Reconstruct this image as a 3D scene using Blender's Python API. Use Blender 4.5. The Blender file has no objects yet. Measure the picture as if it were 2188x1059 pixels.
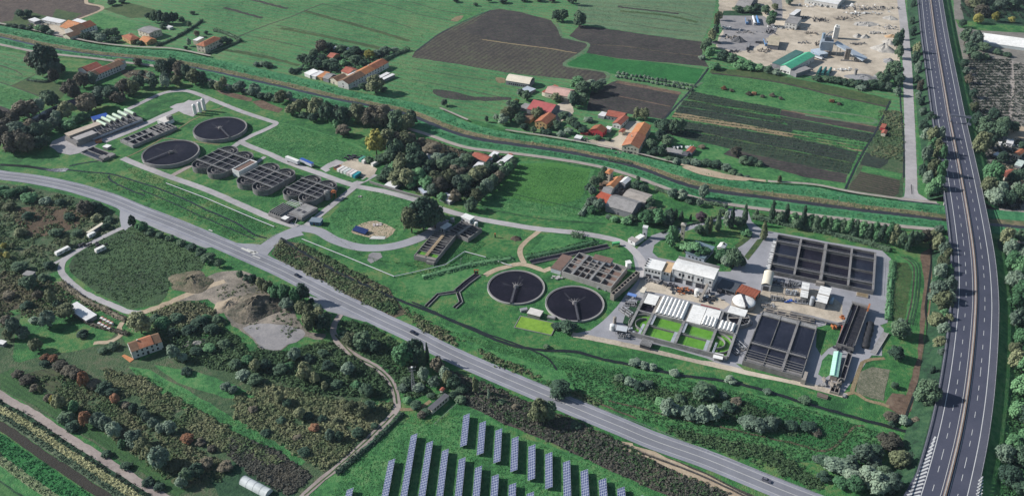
import bpy, bmesh, math, random
import numpy as np
from mathutils import Vector, Matrix
random.seed(7); rng = np.random.default_rng(7)
SC = bpy.context.scene
COL = SC.collection
PI = math.pi
# ---------------------------------------------------------------- survey: photo point -> place on the ground
F_, TH, HC, CX, CY = 1895.0, math.radians(33.5), 320.0, 1094.0, 529.5
_c, _s = math.cos(TH), math.sin(TH)
def at(x, y, z=0.0):
    dx = (x-CX)/F_; dy = (CY-y)/F_
    d = (dx, _c+dy*_s, -_s+dy*_c); t = (z-HC)/d[2]
    return Vector((t*d[0], t*d[1], z))
def ppm(y): return (y+723.0)*0.002606          # pixels per metre at a row
# ---------------------------------------------------------------- materials
MATS = {}
def _n(nt, t, x=0, y=0, **kw):
    n = nt.nodes.new(t); n.location = (x, y)
    for k, v in kw.items(): setattr(n, k, v)
    return n
def mat(name, cols, scales=(0.03, 0.25, 1.2), weights=(0.4, 0.35, 0.25), rough=0.9, bump=0.0, bscale=1.0, spec=0.2,
        stripe=None, spread=0.16, metal=0.0, objrand=0.0, detail=2.0):
    """cols: list of rgb; noise in world space blends them. stripe=(angle_deg, pitch_m, amount, rgb)"""
    if name in MATS: return MATS[name]
    m = bpy.data.materials.new(name); m.use_nodes = True; nt = m.node_tree
    b = nt.nodes['Principled BSDF']; b.inputs['Roughness'].default_value = rough
    b.inputs['Specular IOR Level'].default_value = spec; b.inputs['Metallic'].default_value = metal
    geo = _n(nt, 'ShaderNodeNewGeometry'); prev = None
    for sc, w in zip(scales, weights):
        no = _n(nt, 'ShaderNodeTexNoise'); no.inputs['Scale'].default_value = sc; no.inputs['Detail'].default_value = detail
        nt.links.new(geo.outputs['Position'], no.inputs['Vector'])
        mu = _n(nt, 'ShaderNodeMath', operation='MULTIPLY_ADD'); mu.inputs[1].default_value = w
        nt.links.new(no.outputs['Fac'], mu.inputs[0])
        if prev is None: mu.inputs[2].default_value = (1-sum(weights))*0.5
        else: nt.links.new(prev.outputs[0], mu.inputs[2])
        prev = mu
    if objrand:
        oi = _n(nt, 'ShaderNodeObjectInfo'); mu = _n(nt, 'ShaderNodeMath', operation='MULTIPLY_ADD'); mu.inputs[1].default_value = objrand
        nt.links.new(oi.outputs['Random'], mu.inputs[0]); nt.links.new(prev.outputs[0], mu.inputs[2])
        su = _n(nt, 'ShaderNodeMath', operation='SUBTRACT'); su.inputs[1].default_value = objrand*0.5
        nt.links.new(mu.outputs[0], su.inputs[0]); prev = su
    cr = _n(nt, 'ShaderNodeValToRGB'); el = cr.color_ramp.elements
    while len(el) < len(cols): el.new(0.5)
    k = len(cols)
    for i, c in enumerate(cols):
        el[i].position = 0.5 if k == 1 else 0.5-spread+2*spread*i/(k-1); el[i].color = (*c, 1)
    nt.links.new(prev.outputs[0], cr.inputs[0]); out = cr.outputs[0]
    if stripe:
        ang, pitch, amt, rgb = stripe
        dp = _n(nt, 'ShaderNodeVectorMath', operation='DOT_PRODUCT'); a = math.radians(ang)
        dp.inputs[1].default_value = (-math.sin(a)*2*PI/pitch, math.cos(a)*2*PI/pitch, 0)
        nt.links.new(geo.outputs['Position'], dp.inputs[0])
        n2 = _n(nt, 'ShaderNodeTexNoise'); n2.inputs['Scale'].default_value = 0.15; nt.links.new(geo.outputs['Position'], n2.inputs['Vector'])
        ad = _n(nt, 'ShaderNodeMath', operation='MULTIPLY_ADD'); ad.inputs[1].default_value = 3.0
        nt.links.new(n2.outputs['Fac'], ad.inputs[0]); nt.links.new(dp.outputs['Value'], ad.inputs[2])
        si = _n(nt, 'ShaderNodeMath', operation='SINE'); nt.links.new(ad.outputs[0], si.inputs[0])
        n3 = _n(nt, 'ShaderNodeTexNoise'); n3.inputs['Scale'].default_value = 0.35; nt.links.new(geo.outputs['Position'], n3.inputs['Vector'])
        mr = _n(nt, 'ShaderNodeMapRange'); mr.inputs[1].default_value = -0.4; mr.inputs[2].default_value = 0.9; mr.inputs[4].default_value = amt
        nt.links.new(si.outputs[0], mr.inputs[0])
        mm = _n(nt, 'ShaderNodeMath', operation='MULTIPLY'); nt.links.new(mr.outputs[0], mm.inputs[0])
        mr2 = _n(nt, 'ShaderNodeMapRange'); mr2.inputs[1].default_value = 0.3; mr2.inputs[2].default_value = 0.6
        nt.links.new(n3.outputs['Fac'], mr2.inputs[0]); nt.links.new(mr2.outputs[0], mm.inputs[1])
        mx = _n(nt, 'ShaderNodeMix', data_type='RGBA'); nt.links.new(mm.outputs[0], mx.inputs[0])
        nt.links.new(out, mx.inputs[6]); mx.inputs[7].default_value = (*rgb, 1); out = mx.outputs[2]
    nt.links.new(out, b.inputs['Base Color'])
    if bump:
        no = _n(nt, 'ShaderNodeTexNoise'); no.inputs['Scale'].default_value = bscale; no.inputs['Detail'].default_value = 3
        nt.links.new(geo.outputs['Position'], no.inputs['Vector'])
        bp = _n(nt, 'ShaderNodeBump'); bp.inputs['Strength'].default_value = 1.0; bp.inputs['Distance'].default_value = bump
        nt.links.new(no.outputs['Fac'], bp.inputs['Height']); nt.links.new(bp.outputs[0], b.inputs['Normal'])
    MATS[name] = m; return m
def plain(name, c, rough=0.7, var=0.25, sc=0.5, **kw):
    lo = tuple(v*(1-var) for v in c); hi = tuple(min(1, v*(1+var*0.6)) for v in c)
    return mat(name, [lo, c, hi], scales=(sc*0.3, sc, sc*4), rough=rough, **kw)
# ---------------------------------------------------------------- mesh helpers
class MB:
    def __init__(s): s.v = []; s.f = []
    def add(s, vs, fs):
        o = len(s.v); s.v += [tuple(p) for p in vs]; s.f += [tuple(i+o for i in f) for f in fs]; return s
    def box(s, x0, y0, z0, x1, y1, z1):
        return s.add([(x0,y0,z0),(x1,y0,z0),(x1,y1,z0),(x0,y1,z0),(x0,y0,z1),(x1,y0,z1),(x1,y1,z1),(x0,y1,z1)],
                     [(3,2,1,0),(4,5,6,7),(0,1,5,4),(1,2,6,5),(2,3,7,6),(3,0,4,7)])
    def quad(s, a, b, c, d): return s.add([a,b,c,d], [(0,1,2,3)])
    def prism(s, pts, z0, z1):
        n = len(pts); vs = [(p[0],p[1],z0) for p in pts]+[(p[0],p[1],z1) for p in pts]
        fs = [tuple(range(n-1,-1,-1)), tuple(range(n,2*n))]+[(i,(i+1)%n,n+(i+1)%n,n+i) for i in range(n)]
        return s.add(vs, fs)
    def cyl(s, x, y, z0, z1, r, n=16, r1=None):
        r1 = r if r1 is None else r1
        vs = [(x+r*math.cos(2*PI*i/n), y+r*math.sin(2*PI*i/n), z0) for i in range(n)]+[(x+r1*math.cos(2*PI*i/n), y+r1*math.sin(2*PI*i/n), z1) for i in range(n)]
        return s.add(vs, [tuple(range(n-1,-1,-1)), tuple(range(n,2*n))]+[(i,(i+1)%n,n+(i+1)%n,n+i) for i in range(n)])
    def ring(s, x, y, z0, z1, ro, ri, n=64, a0=0, a1=2*PI):
        full = abs(a1-a0-2*PI) < 1e-6; m = n if full else n+1; vs = []
        for i in range(m):
            a = a0+(a1-a0)*i/n; c, q = math.cos(a), math.sin(a)
            vs += [(x+ro*c,y+ro*q,z0),(x+ro*c,y+ro*q,z1),(x+ri*c,y+ri*q,z1),(x+ri*c,y+ri*q,z0)]
        fs = []
        for i in range(n):
            j = (i+1) % m if full else i+1
            for k in range(4): fs.append((4*i+k, 4*j+k, 4*j+(k+1)%4, 4*i+(k+1)%4))
        if not full: fs += [(0,1,2,3), (4*n+3,4*n+2,4*n+1,4*n)]
        return s.add(vs, fs)
    def tube(s, p, q, r, n=6):
        p, q = Vector(p), Vector(q); d = (q-p); 
        if d.length < 1e-6: return s
        d.normalize(); a = d.orthogonal().normalized(); b = d.cross(a); vs = []
        for o in (p, q): vs += [tuple(o+(a*math.cos(2*PI*i/n)+b*math.sin(2*PI*i/n))*r) for i in range(n)]
        return s.add(vs, [tuple(range(n-1,-1,-1)), tuple(range(n,2*n))]+[(i,(i+1)%n,n+(i+1)%n,n+i) for i in range(n)])
    def path(s, pts, r, n=6):
        for a, b in zip(pts[:-1], pts[1:]): s.tube(a, b, r, n)
        return s
    def dome(s, x, y, z, r, h, n=20, m=5):
        vs = [(x,y,z+h)]; fs = []
        for j in range(1, m+1):
            t = PI/2*(1-j/m)
            vs += [(x+r*math.cos(t)*math.cos(2*PI*i/n), y+r*math.cos(t)*math.sin(2*PI*i/n), z+h*math.sin(t)) for i in range(n)]
        fs += [(0,1+i,1+(i+1)%n) for i in range(n)]
        for j in range(m-1): fs += [(1+j*n+i,1+(j+1)*n+i,1+(j+1)*n+(i+1)%n,1+j*n+(i+1)%n) for i in range(n)]
        return s.add(vs, fs)
    def mesh(s, name, m, smooth=False):
        me = bpy.data.meshes.new(name); me.from_pydata(s.v, [], s.f); me.validate(); me.update()
        bm = bmesh.new(); bm.from_mesh(me); bmesh.ops.recalc_face_normals(bm, faces=bm.faces); bm.to_mesh(me); bm.free()
        if m: me.materials.append(m)
        if smooth:
            for p in me.polygons: p.use_smooth = True
        return me
    def build(s, name, m, parent=None, smooth=False):
        return link(name, s.mesh(name, m, smooth), parent)
def link(name, me, parent=None):
    o = bpy.data.objects.new(name, me); COL.objects.link(o)
    if parent: o.parent = parent
    return o
def tag(o, label, cat, group=None, kind=None):
    if label: o['label'] = label
    if cat: o['category'] = cat
    if group: o['group'] = group
    if kind: o['kind'] = kind
    return o
def thing(name, label, cat, loc=(0,0,0), rz=0, group=None):
    o = bpy.data.objects.new(name, None); o.empty_display_size = 0.5; COL.objects.link(o)
    o.location = loc; o.rotation_euler = (0,0,rz); return tag(o, label, cat, group)
def copy_tree(o, parent=None):
    c = o.copy(); COL.objects.link(c)
    if parent: c.parent = parent
    for ch in list(o.children): copy_tree(ch, c)
    return c
def fast_mesh(name, V, Fq, m):
    """numpy verts (n,3), quads (k,4)"""
    me = bpy.data.meshes.new(name); me.vertices.add(len(V)); me.vertices.foreach_set('co', np.ascontiguousarray(V, dtype=np.float32).ravel())
    k = len(Fq); me.loops.add(k*4); me.loops.foreach_set('vertex_index', np.ascontiguousarray(Fq, dtype=np.int32).ravel())
    me.polygons.add(k); me.polygons.foreach_set('loop_start', np.arange(0, 4*k, 4, dtype=np.int32))
    me.update(calc_edges=True); me.materials.append(m); return me
# ---------------------------------------------------------------- ground-plan helpers
def cr_spline(P, step=3.0, closed=False):
    P = [Vector(p) for p in P]; n = len(P); out = []
    rngi = range(n) if closed else range(n-1)
    for i in rngi:
        if closed: a, b, c, d = P[(i-1)%n], P[i], P[(i+1)%n], P[(i+2)%n]
        else: a, b, c, d = P[max(i-1,0)], P[i], P[i+1], P[min(i+2,n-1)]
        k = max(1, int((c-b).length/step))
        for j in range(k):
            t = j/k; t2, t3 = t*t, t*t*t
            out.append(0.5*((2*b)+(c-a)*t+(2*a-5*b+4*c-d)*t2+(3*b-3*c+d-a)*t3))
    if not closed: out.append(P[-1])
    return out
ZI = [0]
def zinc(): ZI[0] += 1; return (ZI[0]%13)*.0015
def world(pts, z=0): return [at(x, y, z) for x, y in pts]
def poly(name, pts, m, layer=1, jit=0.5, smooth=False, z=None, zin=0):
    """flat sheet on the ground: one structure object"""
    W = world(pts, zin)
    if smooth: W = cr_spline(W, 4.0, True)
    else:
        out = []
        for a, b in zip(W, W[1:]+W[:1]):
            k = max(1, int((b-a).length/6)); out += [a+(b-a)*(j/k) for j in range(k)]
        W = out
    zz = (layer*0.02 if z is None else z)+zinc(); ra = random.Random(len(pts)*1000+int(pts[0][0]))
    bm = bmesh.new(); vs = [bm.verts.new((p.x+ra.uniform(-jit,jit), p.y+ra.uniform(-jit,jit), zz)) for p in W]
    f = bm.faces.new(vs); f.normal_update()
    if f.normal.z < 0: f.normal_flip()
    bmesh.ops.triangulate(bm, faces=[f]); me = bpy.data.meshes.new(name); bm.to_mesh(me); bm.free(); me.materials.append(m)
    o = link(name, me); o['kind'] = 'structure'; return o
def ribbon_mesh(W, w, z, name, m, thick=0.0, off=0.0, dash=None, jit=0):
    V, Fc = [], []; n = len(W); acc = 0; ra = random.Random(n)
    N = []
    for i in range(n):
        d = (W[min(i+1,n-1)]-W[max(i-1,0)]); d.z = 0; d.normalize(); N.append(Vector((-d.y, d.x, 0)))
    for i in range(n):
        j = ra.uniform(-jit, jit)
        a = W[i]+N[i]*(off+w/2+j); b = W[i]+N[i]*(off-w/2+j*0.5); V += [(a.x,a.y,W[i].z+z),(b.x,b.y,W[i].z+z)]
    for i in range(n-1):
        L = (W[i+1]-W[i]).length; mid = acc+L/2; acc += L
        if dash and (mid % (dash[0]+dash[1])) > dash[0]: continue
        Fc.append((2*i+1,2*i+3,2*i+2,2*i))
    me = bpy.data.meshes.new(name); me.from_pydata(V, [], Fc); me.update(); me.materials.append(m); return me
def road(name, pts, w, m, layer=5, z=None, jit=0.15, zin=0, step=3.0):
    W = cr_spline(world(pts, zin), step); zz = (layer*0.02 if z is None else z)+zinc()
    o = link(name, ribbon_mesh(W, w, zz, name, m, jit=jit)); o['kind'] = 'structure'
    if w > 2: LANES.extend((p.x,p.y,w/2+1.3) for p in W)
    return W
LANES = []
def rect(A, B, C, h):
    """three photo corners at height h -> origin, angle, length, depth"""
    a, b, c = at(*A, h), at(*B, h), at(*C, h); u = b-a; L = u.length; u.normalize()
    w = c-b; n = Vector((-u.y, u.x, 0)); W = w.dot(n)
    return a, math.atan2(u.y, u.x), L, W
def pip(pts, poly_):
    x, y = pts[:,0], pts[:,1]; ins = np.zeros(len(pts), bool); n = len(poly_); j = n-1
    for i in range(n):
        xi, yi = poly_[i]; xj, yj = poly_[j]
        c = ((yi > y) != (yj > y)) & (x < (xj-xi)*(y-yi)/((yj-yi) if yj != yi else 1e-9)+xi); ins ^= c; j = i
    return ins
# ---------------------------------------------------------------- ground materials
G1 = mat('grass_lawn', [(.020,.080,.026),(.040,.148,.042),(.115,.175,.062)], (0.025, .10, .42), (.5,.4,.45), bump=0.5, bscale=1.3, spread=.13, detail=4.0)
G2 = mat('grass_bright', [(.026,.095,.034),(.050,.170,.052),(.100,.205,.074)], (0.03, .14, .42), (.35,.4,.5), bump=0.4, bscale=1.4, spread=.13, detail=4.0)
G3 = mat('grass_field', [(.038,.125,.050),(.062,.195,.072),(.120,.205,.086)], (0.015, .10, .42), (.5,.4,.5), bump=0.4, bscale=1.2, stripe=(-24,8,0.8,(.105,.135,.062)), spread=.13, detail=4.0)
G4 = mat('grass_pale', [(.065,.125,.068),(.095,.170,.090),(.13,.195,.105)], (0.02, .14, .42), (.35,.4,.5), bump=0.3, stripe=(-12,14,0.6,(.105,.115,.065)), spread=.13, detail=4.0)
G5 = mat('grass_olive', [(.030,.058,.024),(.050,.085,.030),(.085,.105,.045)], (0.02, .14, .42), (.35,.4,.5), bump=0.4, spread=.13, detail=4.0)
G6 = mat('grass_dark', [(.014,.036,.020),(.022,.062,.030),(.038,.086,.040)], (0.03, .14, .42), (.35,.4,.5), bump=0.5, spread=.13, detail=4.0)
G7 = mat('grass_lush', [(.012,.080,.022),(.020,.125,.032),(.034,.155,.042)], (0.03, .14, .42), (.35,.4,.5), bump=0.5, stripe=(-14,3.0,.3,(.014,.08,.025)), spread=.13, detail=4.0)
BR1 = mat('soil_plowed', [(.050,.038,.034),(.085,.064,.054),(.12,.092,.075)], (0.03, .14, .42), (.35,.4,.5), bump=0.4, stripe=(20,3.6,.5,(.045,.040,.035)), spread=.13, detail=4.0)
BR2 = mat('soil_dark', [(.028,.022,.025),(.050,.040,.041),(.075,.060,.055)], (0.03, .14, .42), (.35,.4,.5), bump=0.35, stripe=(-18,4.2,.8,(.030,.046,.028)), spread=.13, detail=4.0)
BR3 = mat('soil_crop', [(.042,.038,.034),(.072,.062,.050),(.088,.098,.058)], (0.02, .14, .42), (.35,.4,.5), bump=0.35, stripe=(62,4.6,.8,(.030,.028,.024)), spread=.13, detail=4.0)
BR4 = mat('soil_brown', [(.075,.052,.038),(.125,.085,.060),(.17,.125,.09)], (0.04, .14, .42), (.35,.4,.5), bump=0.3, spread=.13, detail=4.0)
SCR = mat('scrub_ground', [(.028,.062,.028),(.055,.095,.044),(.10,.11,.066)], (0.03, .14, .42), (.35,.4,.5), bump=0.6, spread=.13, detail=4.0)
SCB = mat('scrub_brown', [(.040,.042,.026),(.085,.072,.046),(.14,.108,.07)], (0.03, .14, .42), (.35,.4,.5), bump=0.6, spread=.13, detail=4.0)
SCP = mat('scrub_purple', [(.030,.030,.028),(.055,.048,.042),(.080,.070,.052)], (0.03, .14, .42), (.35,.4,.5), bump=0.6, spread=.13, detail=4.0)
CROP = mat('crop_dark', [(.014,.022,.020),(.024,.040,.030),(.040,.060,.040)], (0.03, .14, .42), (.35,.4,.5), bump=0.4, stripe=(-17,3.2,.75,(.040,.036,.030)), spread=.13, detail=4.0)
CROPX = mat('crop_cross', [(.014,.024,.020),(.024,.042,.028),(.040,.066,.036)], (0.03, .14, .42), (.35,.4,.5), bump=0.4, stripe=(65,3.4,.75,(.042,.050,.030)), spread=.13, detail=4.0)
TAN = mat('dry_straw', [(.14,.105,.065),(.21,.165,.095),(.27,.215,.13)], (0.04,0.3,1.2), (.4,.3,.35), bump=0.3)
SAND = mat('sandy_dirt', [(.26,.20,.14),(.36,.285,.20),(.45,.37,.27)], (0.03,0.25,1.0), (.4,.35,.3), bump=0.15)
YARD = mat('dusty_yard', [(.25,.215,.17),(.43,.37,.29),(.55,.48,.385)], (0.02,0.12,0.8), (.5,.35,.25), bump=0.12)
YARDG = mat('grey_yard', [(.15,.145,.155),(.23,.22,.22),(.31,.29,.28)], (0.03,0.15,0.8), (.45,.35,.25), bump=0.1)
CON = mat('concrete_road', [(.25,.24,.24),(.34,.322,.322),(.41,.39,.39)], (0.03,0.2,1.3), (.45,.35,.25), rough=.85)
ASPG = mat('grey_asphalt', [(.175,.18,.205),(.235,.238,.27),(.29,.292,.325)], (0.02,0.12,1.3), (.45,.35,.25), rough=.85)
ASPL = mat('pale_asphalt', [(.20,.20,.215),(.265,.265,.285),(.315,.315,.335)], (0.02,0.12,1.3), (.4,.35,.25), rough=.85)
ASPD = mat('dark_asphalt', [(.046,.050,.072),(.057,.061,.088),(.070,.073,.102)], (0.015,0.12,1.0), (.4,.35,.25), rough=.8)
TYRE = mat('worn_lane', [(.15,.153,.172),(.185,.188,.21),(.22,.223,.25)], (0.02,0.12,1.3), (.45,.35,.25), rough=.85)
PATHM = mat('track_gravel', [(.21,.185,.165),(.29,.255,.225),(.36,.32,.285)], (0.03,0.2,1.2), (.4,.35,.25))
PINK = mat('pink_gravel', [(.20,.165,.15),(.28,.235,.215),(.35,.30,.27)], (0.05,0.4,1.6), (.4,.35,.25))
WHITEL = plain('road_paint', (.72,.72,.70), .7, .12)
YELL = plain('worn_paint', (.50,.49,.45), .8, .15)
WATER = mat('river_water', [(.018,.018,.020),(.030,.028,.029),(.045,.040,.037)], (0.05,0.2,.8), (.4,.3,.3), rough=.12, spec=.5)
DITCH = mat('ditch_dark', [(.008,.011,.012),(.013,.017,.016),(.022,.026,.020)], (0.1,0.5,1.5), (.4,.3,.3), rough=.35, spec=.4)  # near-black colour of the flat strips along the ditches
REED = mat('reed_bank', [(.026,.115,.050),(.044,.18,.075),(.082,.22,.095)], (0.04, .14, .42), (.35,.4,.5), bump=.6, bscale=1.2, spread=.13, detail=4.0)
REEDT = mat('reed_dry', [(.06,.10,.04),(.13,.125,.07),(.20,.165,.10)], (0.05, .14, .42), (.35,.4,.5), bump=.6, bscale=1.2, spread=.13, detail=4.0)
# base sheet
g = MB(); g.quad((-1300,-200,0),(1300,-200,0),(1300,1900,0),(-1300,1900,0)); go = g.build('ground', G1); go['kind'] = 'structure'
# ---------------------------------------------------------------- fields beyond the river
def field(pts, m, layer=1, jit=.6, smooth=False, name='field'): return poly(name, pts, m, layer, jit, smooth)
field([(-500,-350),(380,-350),(140,70),(-60,54)], G5, 1)
field([(380,-350),(3200,-350),(2600,0),(2000,440),(1700,408),(1500,372),(1180,300),(950,240),(640,168),(440,122),(300,105),(160,85)], G3, 1)
field([(-200,-60),(95,-20),(60,10),(34,26),(28,44),(-10,50),(-200,60)], BR1, 2)
field([(100,-60),(190,-60),(186,3),(216,15),(220,20),(205,28),(165,43),(110,38),(75,28),(40,26)], BR1, 3)
field([(120,20),(175,30),(155,42),(110,40)], G5, 4)
field([(178,44),(214,28),(262,42),(300,53),(262,72),(215,66)], G2, 3)
field([(222,20),(270,5),(335,22),(330,36),(280,40)], G5, 3)
road('track', [(186,-20),(184,4),(190,9),(212,13),(219,18),(210,25),(166,42)], 4, SAND, 6)
field([(640,-40),(870,-60),(1060,-20),(1040,25),(940,62),(820,60),(690,9)], G3, 2)
field([(965,42),(985,33),(1045,18),(1030,22),(985,48)], G2, 4)
field([(962,45),(975,36),(990,34),(982,44),(972,47)], TAN, 5, .4, True)
field([(820,135),(885,122),(1080,156),(1080,172),(1140,178),(1110,215),(1060,235),(960,240),(880,217),(815,205)], G3, 2)
field([(1068,20),(1110,26),(1178,44),(1190,60),(1200,80),(1255,93),(1259,100),(1240,115),(1205,136),(1212,143),(1290,155),(1298,165),(1288,178),(1200,168),(1080,155),(980,138),(880,123),(890,107),(943,70),(1050,22)], BR3, 3)
field([(1068,20),(1110,26),(1178,44),(1190,60),(1200,80),(1255,93),(1259,100),(1240,115),(1150,102),(1060,88),(985,66),(1010,50),(1050,22)], BR2, 4)
road('field_margin', [(1030,85),(1100,95),(1165,103),(1232,114)], 2.2, TAN, 6, jit=.5)
field([(1230,-40),(1520,-40),(1530,5),(1520,50),(1498,90),(1400,76),(1320,64),(1250,52),(1236,28)], G4, 3)
field([(1215,77),(1240,54),(1320,65),(1400,77),(1500,90),(1500,122),(1515,143),(1420,134),(1320,125),(1253,114),(1262,97)], BR2, 4)
road('field_margin', [(1265,96),(1340,100),(1420,112),(1495,120)], 1.5, SCB, 6, jit=.4)
field([(1253,114),(1320,126),(1420,136),(1505,148),(1494,166),(1488,180),(1440,172),(1310,158),(1215,141),(1212,136)], G7, 4)
field([(1262,196),(1318,172),(1380,182),(1455,199),(1440,225),(1420,256),(1340,243),(1255,236)], BR2, 4)
field([(1320,172),(1455,197),(1453,203),(1316,178)], BR4, 5)
road('field_margin', [(1322,206),(1375,216),(1432,228)], 1.6, BR4, 6, jit=.4)
field([(1517,143),(1620,152),(1700,168),(1790,185),(1905,212),(1900,235),(1885,270),(1840,330),(1803,408),(1700,395),(1560,370),(1440,330),(1400,290),(1418,256),(1450,215),(1490,180)], G2, 2)
field([(1520,146),(1620,152),(1790,186),(1905,213),(1900,232),(1780,204),(1620,168),(1515,156)], G5, 3)
road('field_margin', [(1520,157),(1620,169),(1700,184),(1780,204),(1895,228)], 3.0, SCP, 5, jit=.5)
field([(1478,195),(1560,212),(1668,232),(1664,246),(1560,228),(1466,212)], CROPX, 4)
field([(1670,234),(1780,252),(1880,272),(1872,285),(1770,266),(1666,246)], BR4, 4)
field([(1668,236),(1880,274),(1872,284),(1666,247)], BR2, 5)
field([(1462,214),(1560,232),(1690,258),(1665,262),(1560,244),(1452,226)], CROPX, 4)
field([(1452,226),(1560,245),(1700,270),(1690,284),(1570,262),(1442,240)], CROP, 4)
field([(1666,248),(1770,268),(1868,287),(1852,304),(1760,286),(1690,276)], CROP, 5)
field([(1442,240),(1570,262),(1700,287),(1850,315),(1840,324),(1740,302),(1575,274),(1436,250)], TAN, 5)
field([(1430,256),(1575,276),(1740,304),(1835,326),(1822,348),(1700,322),(1560,296),(1420,268)], CROP, 4)
field([(1420,270),(1560,298),(1700,324),(1822,350),(1812,372),(1700,350),(1560,318),(1412,284)], CROPX, 4)
field([(1560,318),(1700,350),(1812,372),(1806,392),(1720,378),(1620,352),(1545,330)], BR2, 4)
field([(1700,288),(1850,316),(1842,322),(1690,292)], G1, 6)
for a, b in [((1466,212),(1664,246)),((1420,268),(1822,349)),((1476,216),(1690,258))]: road('field_margin', [a, ((a[0]+b[0])/2,(a[1]+b[1])/2), b], 1.4, G5, 7, jit=.4)
# loop of the tractor at the headland
road('track', [(1690,236),(1780,240),(1850,250),(1872,258),(1862,264),(1800,258),(1720,246)], 3.0, G4, 6, jit=.3)
field([(1890,236),(1928,240),(1932,300),(1930,420),(1908,424),(1806,411),(1840,345),(1870,280)], SCR, 3)
field([(1845,355),(1880,362),(1928,372),(1924,384),(1838,366)], G2, 5)
field([(1836,352),(1850,326),(1900,336),(1898,350),(1880,360)], CROP, 5)
field([(1838,366),(1922,386),(1922,414),(1908,420),(1812,404)], mat('crop_furrows', [(.020,.026,.018),(.040,.044,.028),(.060,.066,.038)], (0.03,0.25,0.9), (.35,.3,.4), bump=.3, stripe=(-30,3.4,.85,(.095,.070,.060))), 5)
road('ditch', [(1514,146),(1494,172),(1470,200),(1440,232),(1418,256)], 1.8, DITCH, 8, jit=.4)
road('track', [(1500,176),(1480,190),(1462,208),(1440,238)], 3, G4, 7, jit=.4)
road('ditch', [(1902,216),(1884,256),(1866,290),(1836,340),(1806,404)], 1.6, DITCH, 8, jit=.3)
# drainage lines and dark strips in the green fields
for p in [[(525,75),(590,88),(653,103)],[(590,54),(700,77),(820,103)],[(650,22),(770,55),(875,86)],[(690,9),(790,32),(878,60)],[(772,0),(830,12),(880,26)],
          [(500,107),(560,118),(605,130)],[(880,146),(960,160),(1040,172)],[(880,170),(960,185),(1080,210)],[(880,5),(940,22),(1010,32)],[(880,28),(930,38),(975,46)],
          [(1330,30),(1430,45),(1500,55)],[(1320,46),(1420,63),(1480,70)],[(1320,12),(1430,22),(1500,40)]]:
    road('ditch', p, 1.0, SCP, 6, jit=.4)
for p in [[(478,17),(520,28),(560,39)],[(530,-2),(570,8),(614,19)],[(1320,15),(1400,24),(1450,30)]]: road('bare_strip', p, 4.5, BR2, 6, jit=1.0)
for p in [[(650,24),(770,57),(875,88)],[(600,60),(720,84),(810,104)],[(1325,24),(1420,33),(1490,48)],[(470,105),(580,125),(640,140)]]: road('bare_strip', p, 5, G5, 5, jit=1.2)
road('ditch', [(690,8),(655,22),(618,38),(576,52),(540,66),(506,80)], 1.4, SCP, 7, jit=.4)
road('ditch', [(1050,22),(1000,42),(943,70),(915,90),(888,110)], 1.3, DITCH, 7, jit=.4)
road('track', [(1188,50),(1195,64),(1200,78)], 3, G4, 7); road('track', [(1200,80),(1240,89),(1255,93),(1257,100),(1242,113),(1210,132),(1206,138),(1214,143),(1280,152),(1300,158),(1298,168),(1288,178)], 3.2, G4, 7, jit=.4)
field([(925,192),(960,194),(1010,207),(1030,213),(980,214),(935,205)], BR2, 4, .6, True)
field([(1010,208),(1090,208),(1095,213),(1030,216)], BR2, 4, .6, True)
field([(1060,166),(1078,168),(1078,178),(1064,178)], TAN, 4, .4, True)
# ---------------------------------------------------------------- left fields
field([(-300,60),(0,108),(78,118),(105,150),(110,175),(60,165),(22,183),(-300,170)], G3, 2)
field([(-300,110),(0,110),(55,128),(70,150),(20,140),(-300,125)], G3, 3)
field([(24,184),(62,170),(105,172),(145,190),(130,212),(90,206)], G5, 3)
field([(-300,170),(0,180),(24,184),(90,207),(96,216),(60,228),(30,236),(-300,225)], G2, 3)
field([(-300,225),(0,227),(28,236),(10,262),(-300,265)], BR2, 4)
for p in [[(0,140),(30,150),(48,160)],[(0,176),(24,184),(95,210)],[(24,184),(45,175),(75,160)]]: road('ditch', p, 1.2, SCP, 6, jit=.4)
poly('water', [(38,282),(48,262),(70,250),(105,232),(140,216),(172,206),(176,216),(150,232),(118,252),(96,270),(70,284)], mat('shaded_water', [(.010,.013,.024),(.014,.018,.030)], rough=.2, spec=.4), 4, 1.0)  # strip between tree rows, its shade put into the navy colour
# ---------------------------------------------------------------- the river with its reed banks: five lines along it
def line(P):
    xs, ys = zip(*P)
    def f(x):
        n = len(xs)
        if x <= xs[0]: i = 0
        elif x >= xs[-1]: i = n-2
        else: i = max(k for k in range(n-1) if xs[k] <= x)
        t = (x-xs[i])/(xs[i+1]-xs[i]); return ys[i]+(ys[i+1]-ys[i])*t
    def sm(x): return sum(f(x+d)*w for d, w in ((-40,1),(-24,2),(-10,3),(0,3),(10,3),(24,2),(40,1)))/15
    return sm
L1 = line([(-400,10),(0,54),(60,66),(145,84),(210,97),(290,105),(375,108),(440,122.6),(540,143),(615,160),(690,178),(740,193),(795,204),(880,217),(950,238),(1000,263),(1080,283),(1155,293),(1220,304),(1255,310),(1330,324),(1405,343),(1455,356),(1530,376),(1620,391),(1748,399),(1803,413),(1908,428),(2021,440),(2400,470)])
LW = line([(-400,25),(0,79),(93,101),(200,117),(300,126),(440,149),(540,172),(615,188),(690,206),(770,222),(815,231),(863,241),(888,250),(930,268),(968,284),(1018,297),(1080,306),(1155,316),(1220,326),(1255,333),(1330,348),(1380,362),(1430,383),(1480,400),(1530,409),(1585,416),(1640,422),(1748,437),(1848,450),(1923,458),(2026,471),(2400,505)])
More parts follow.
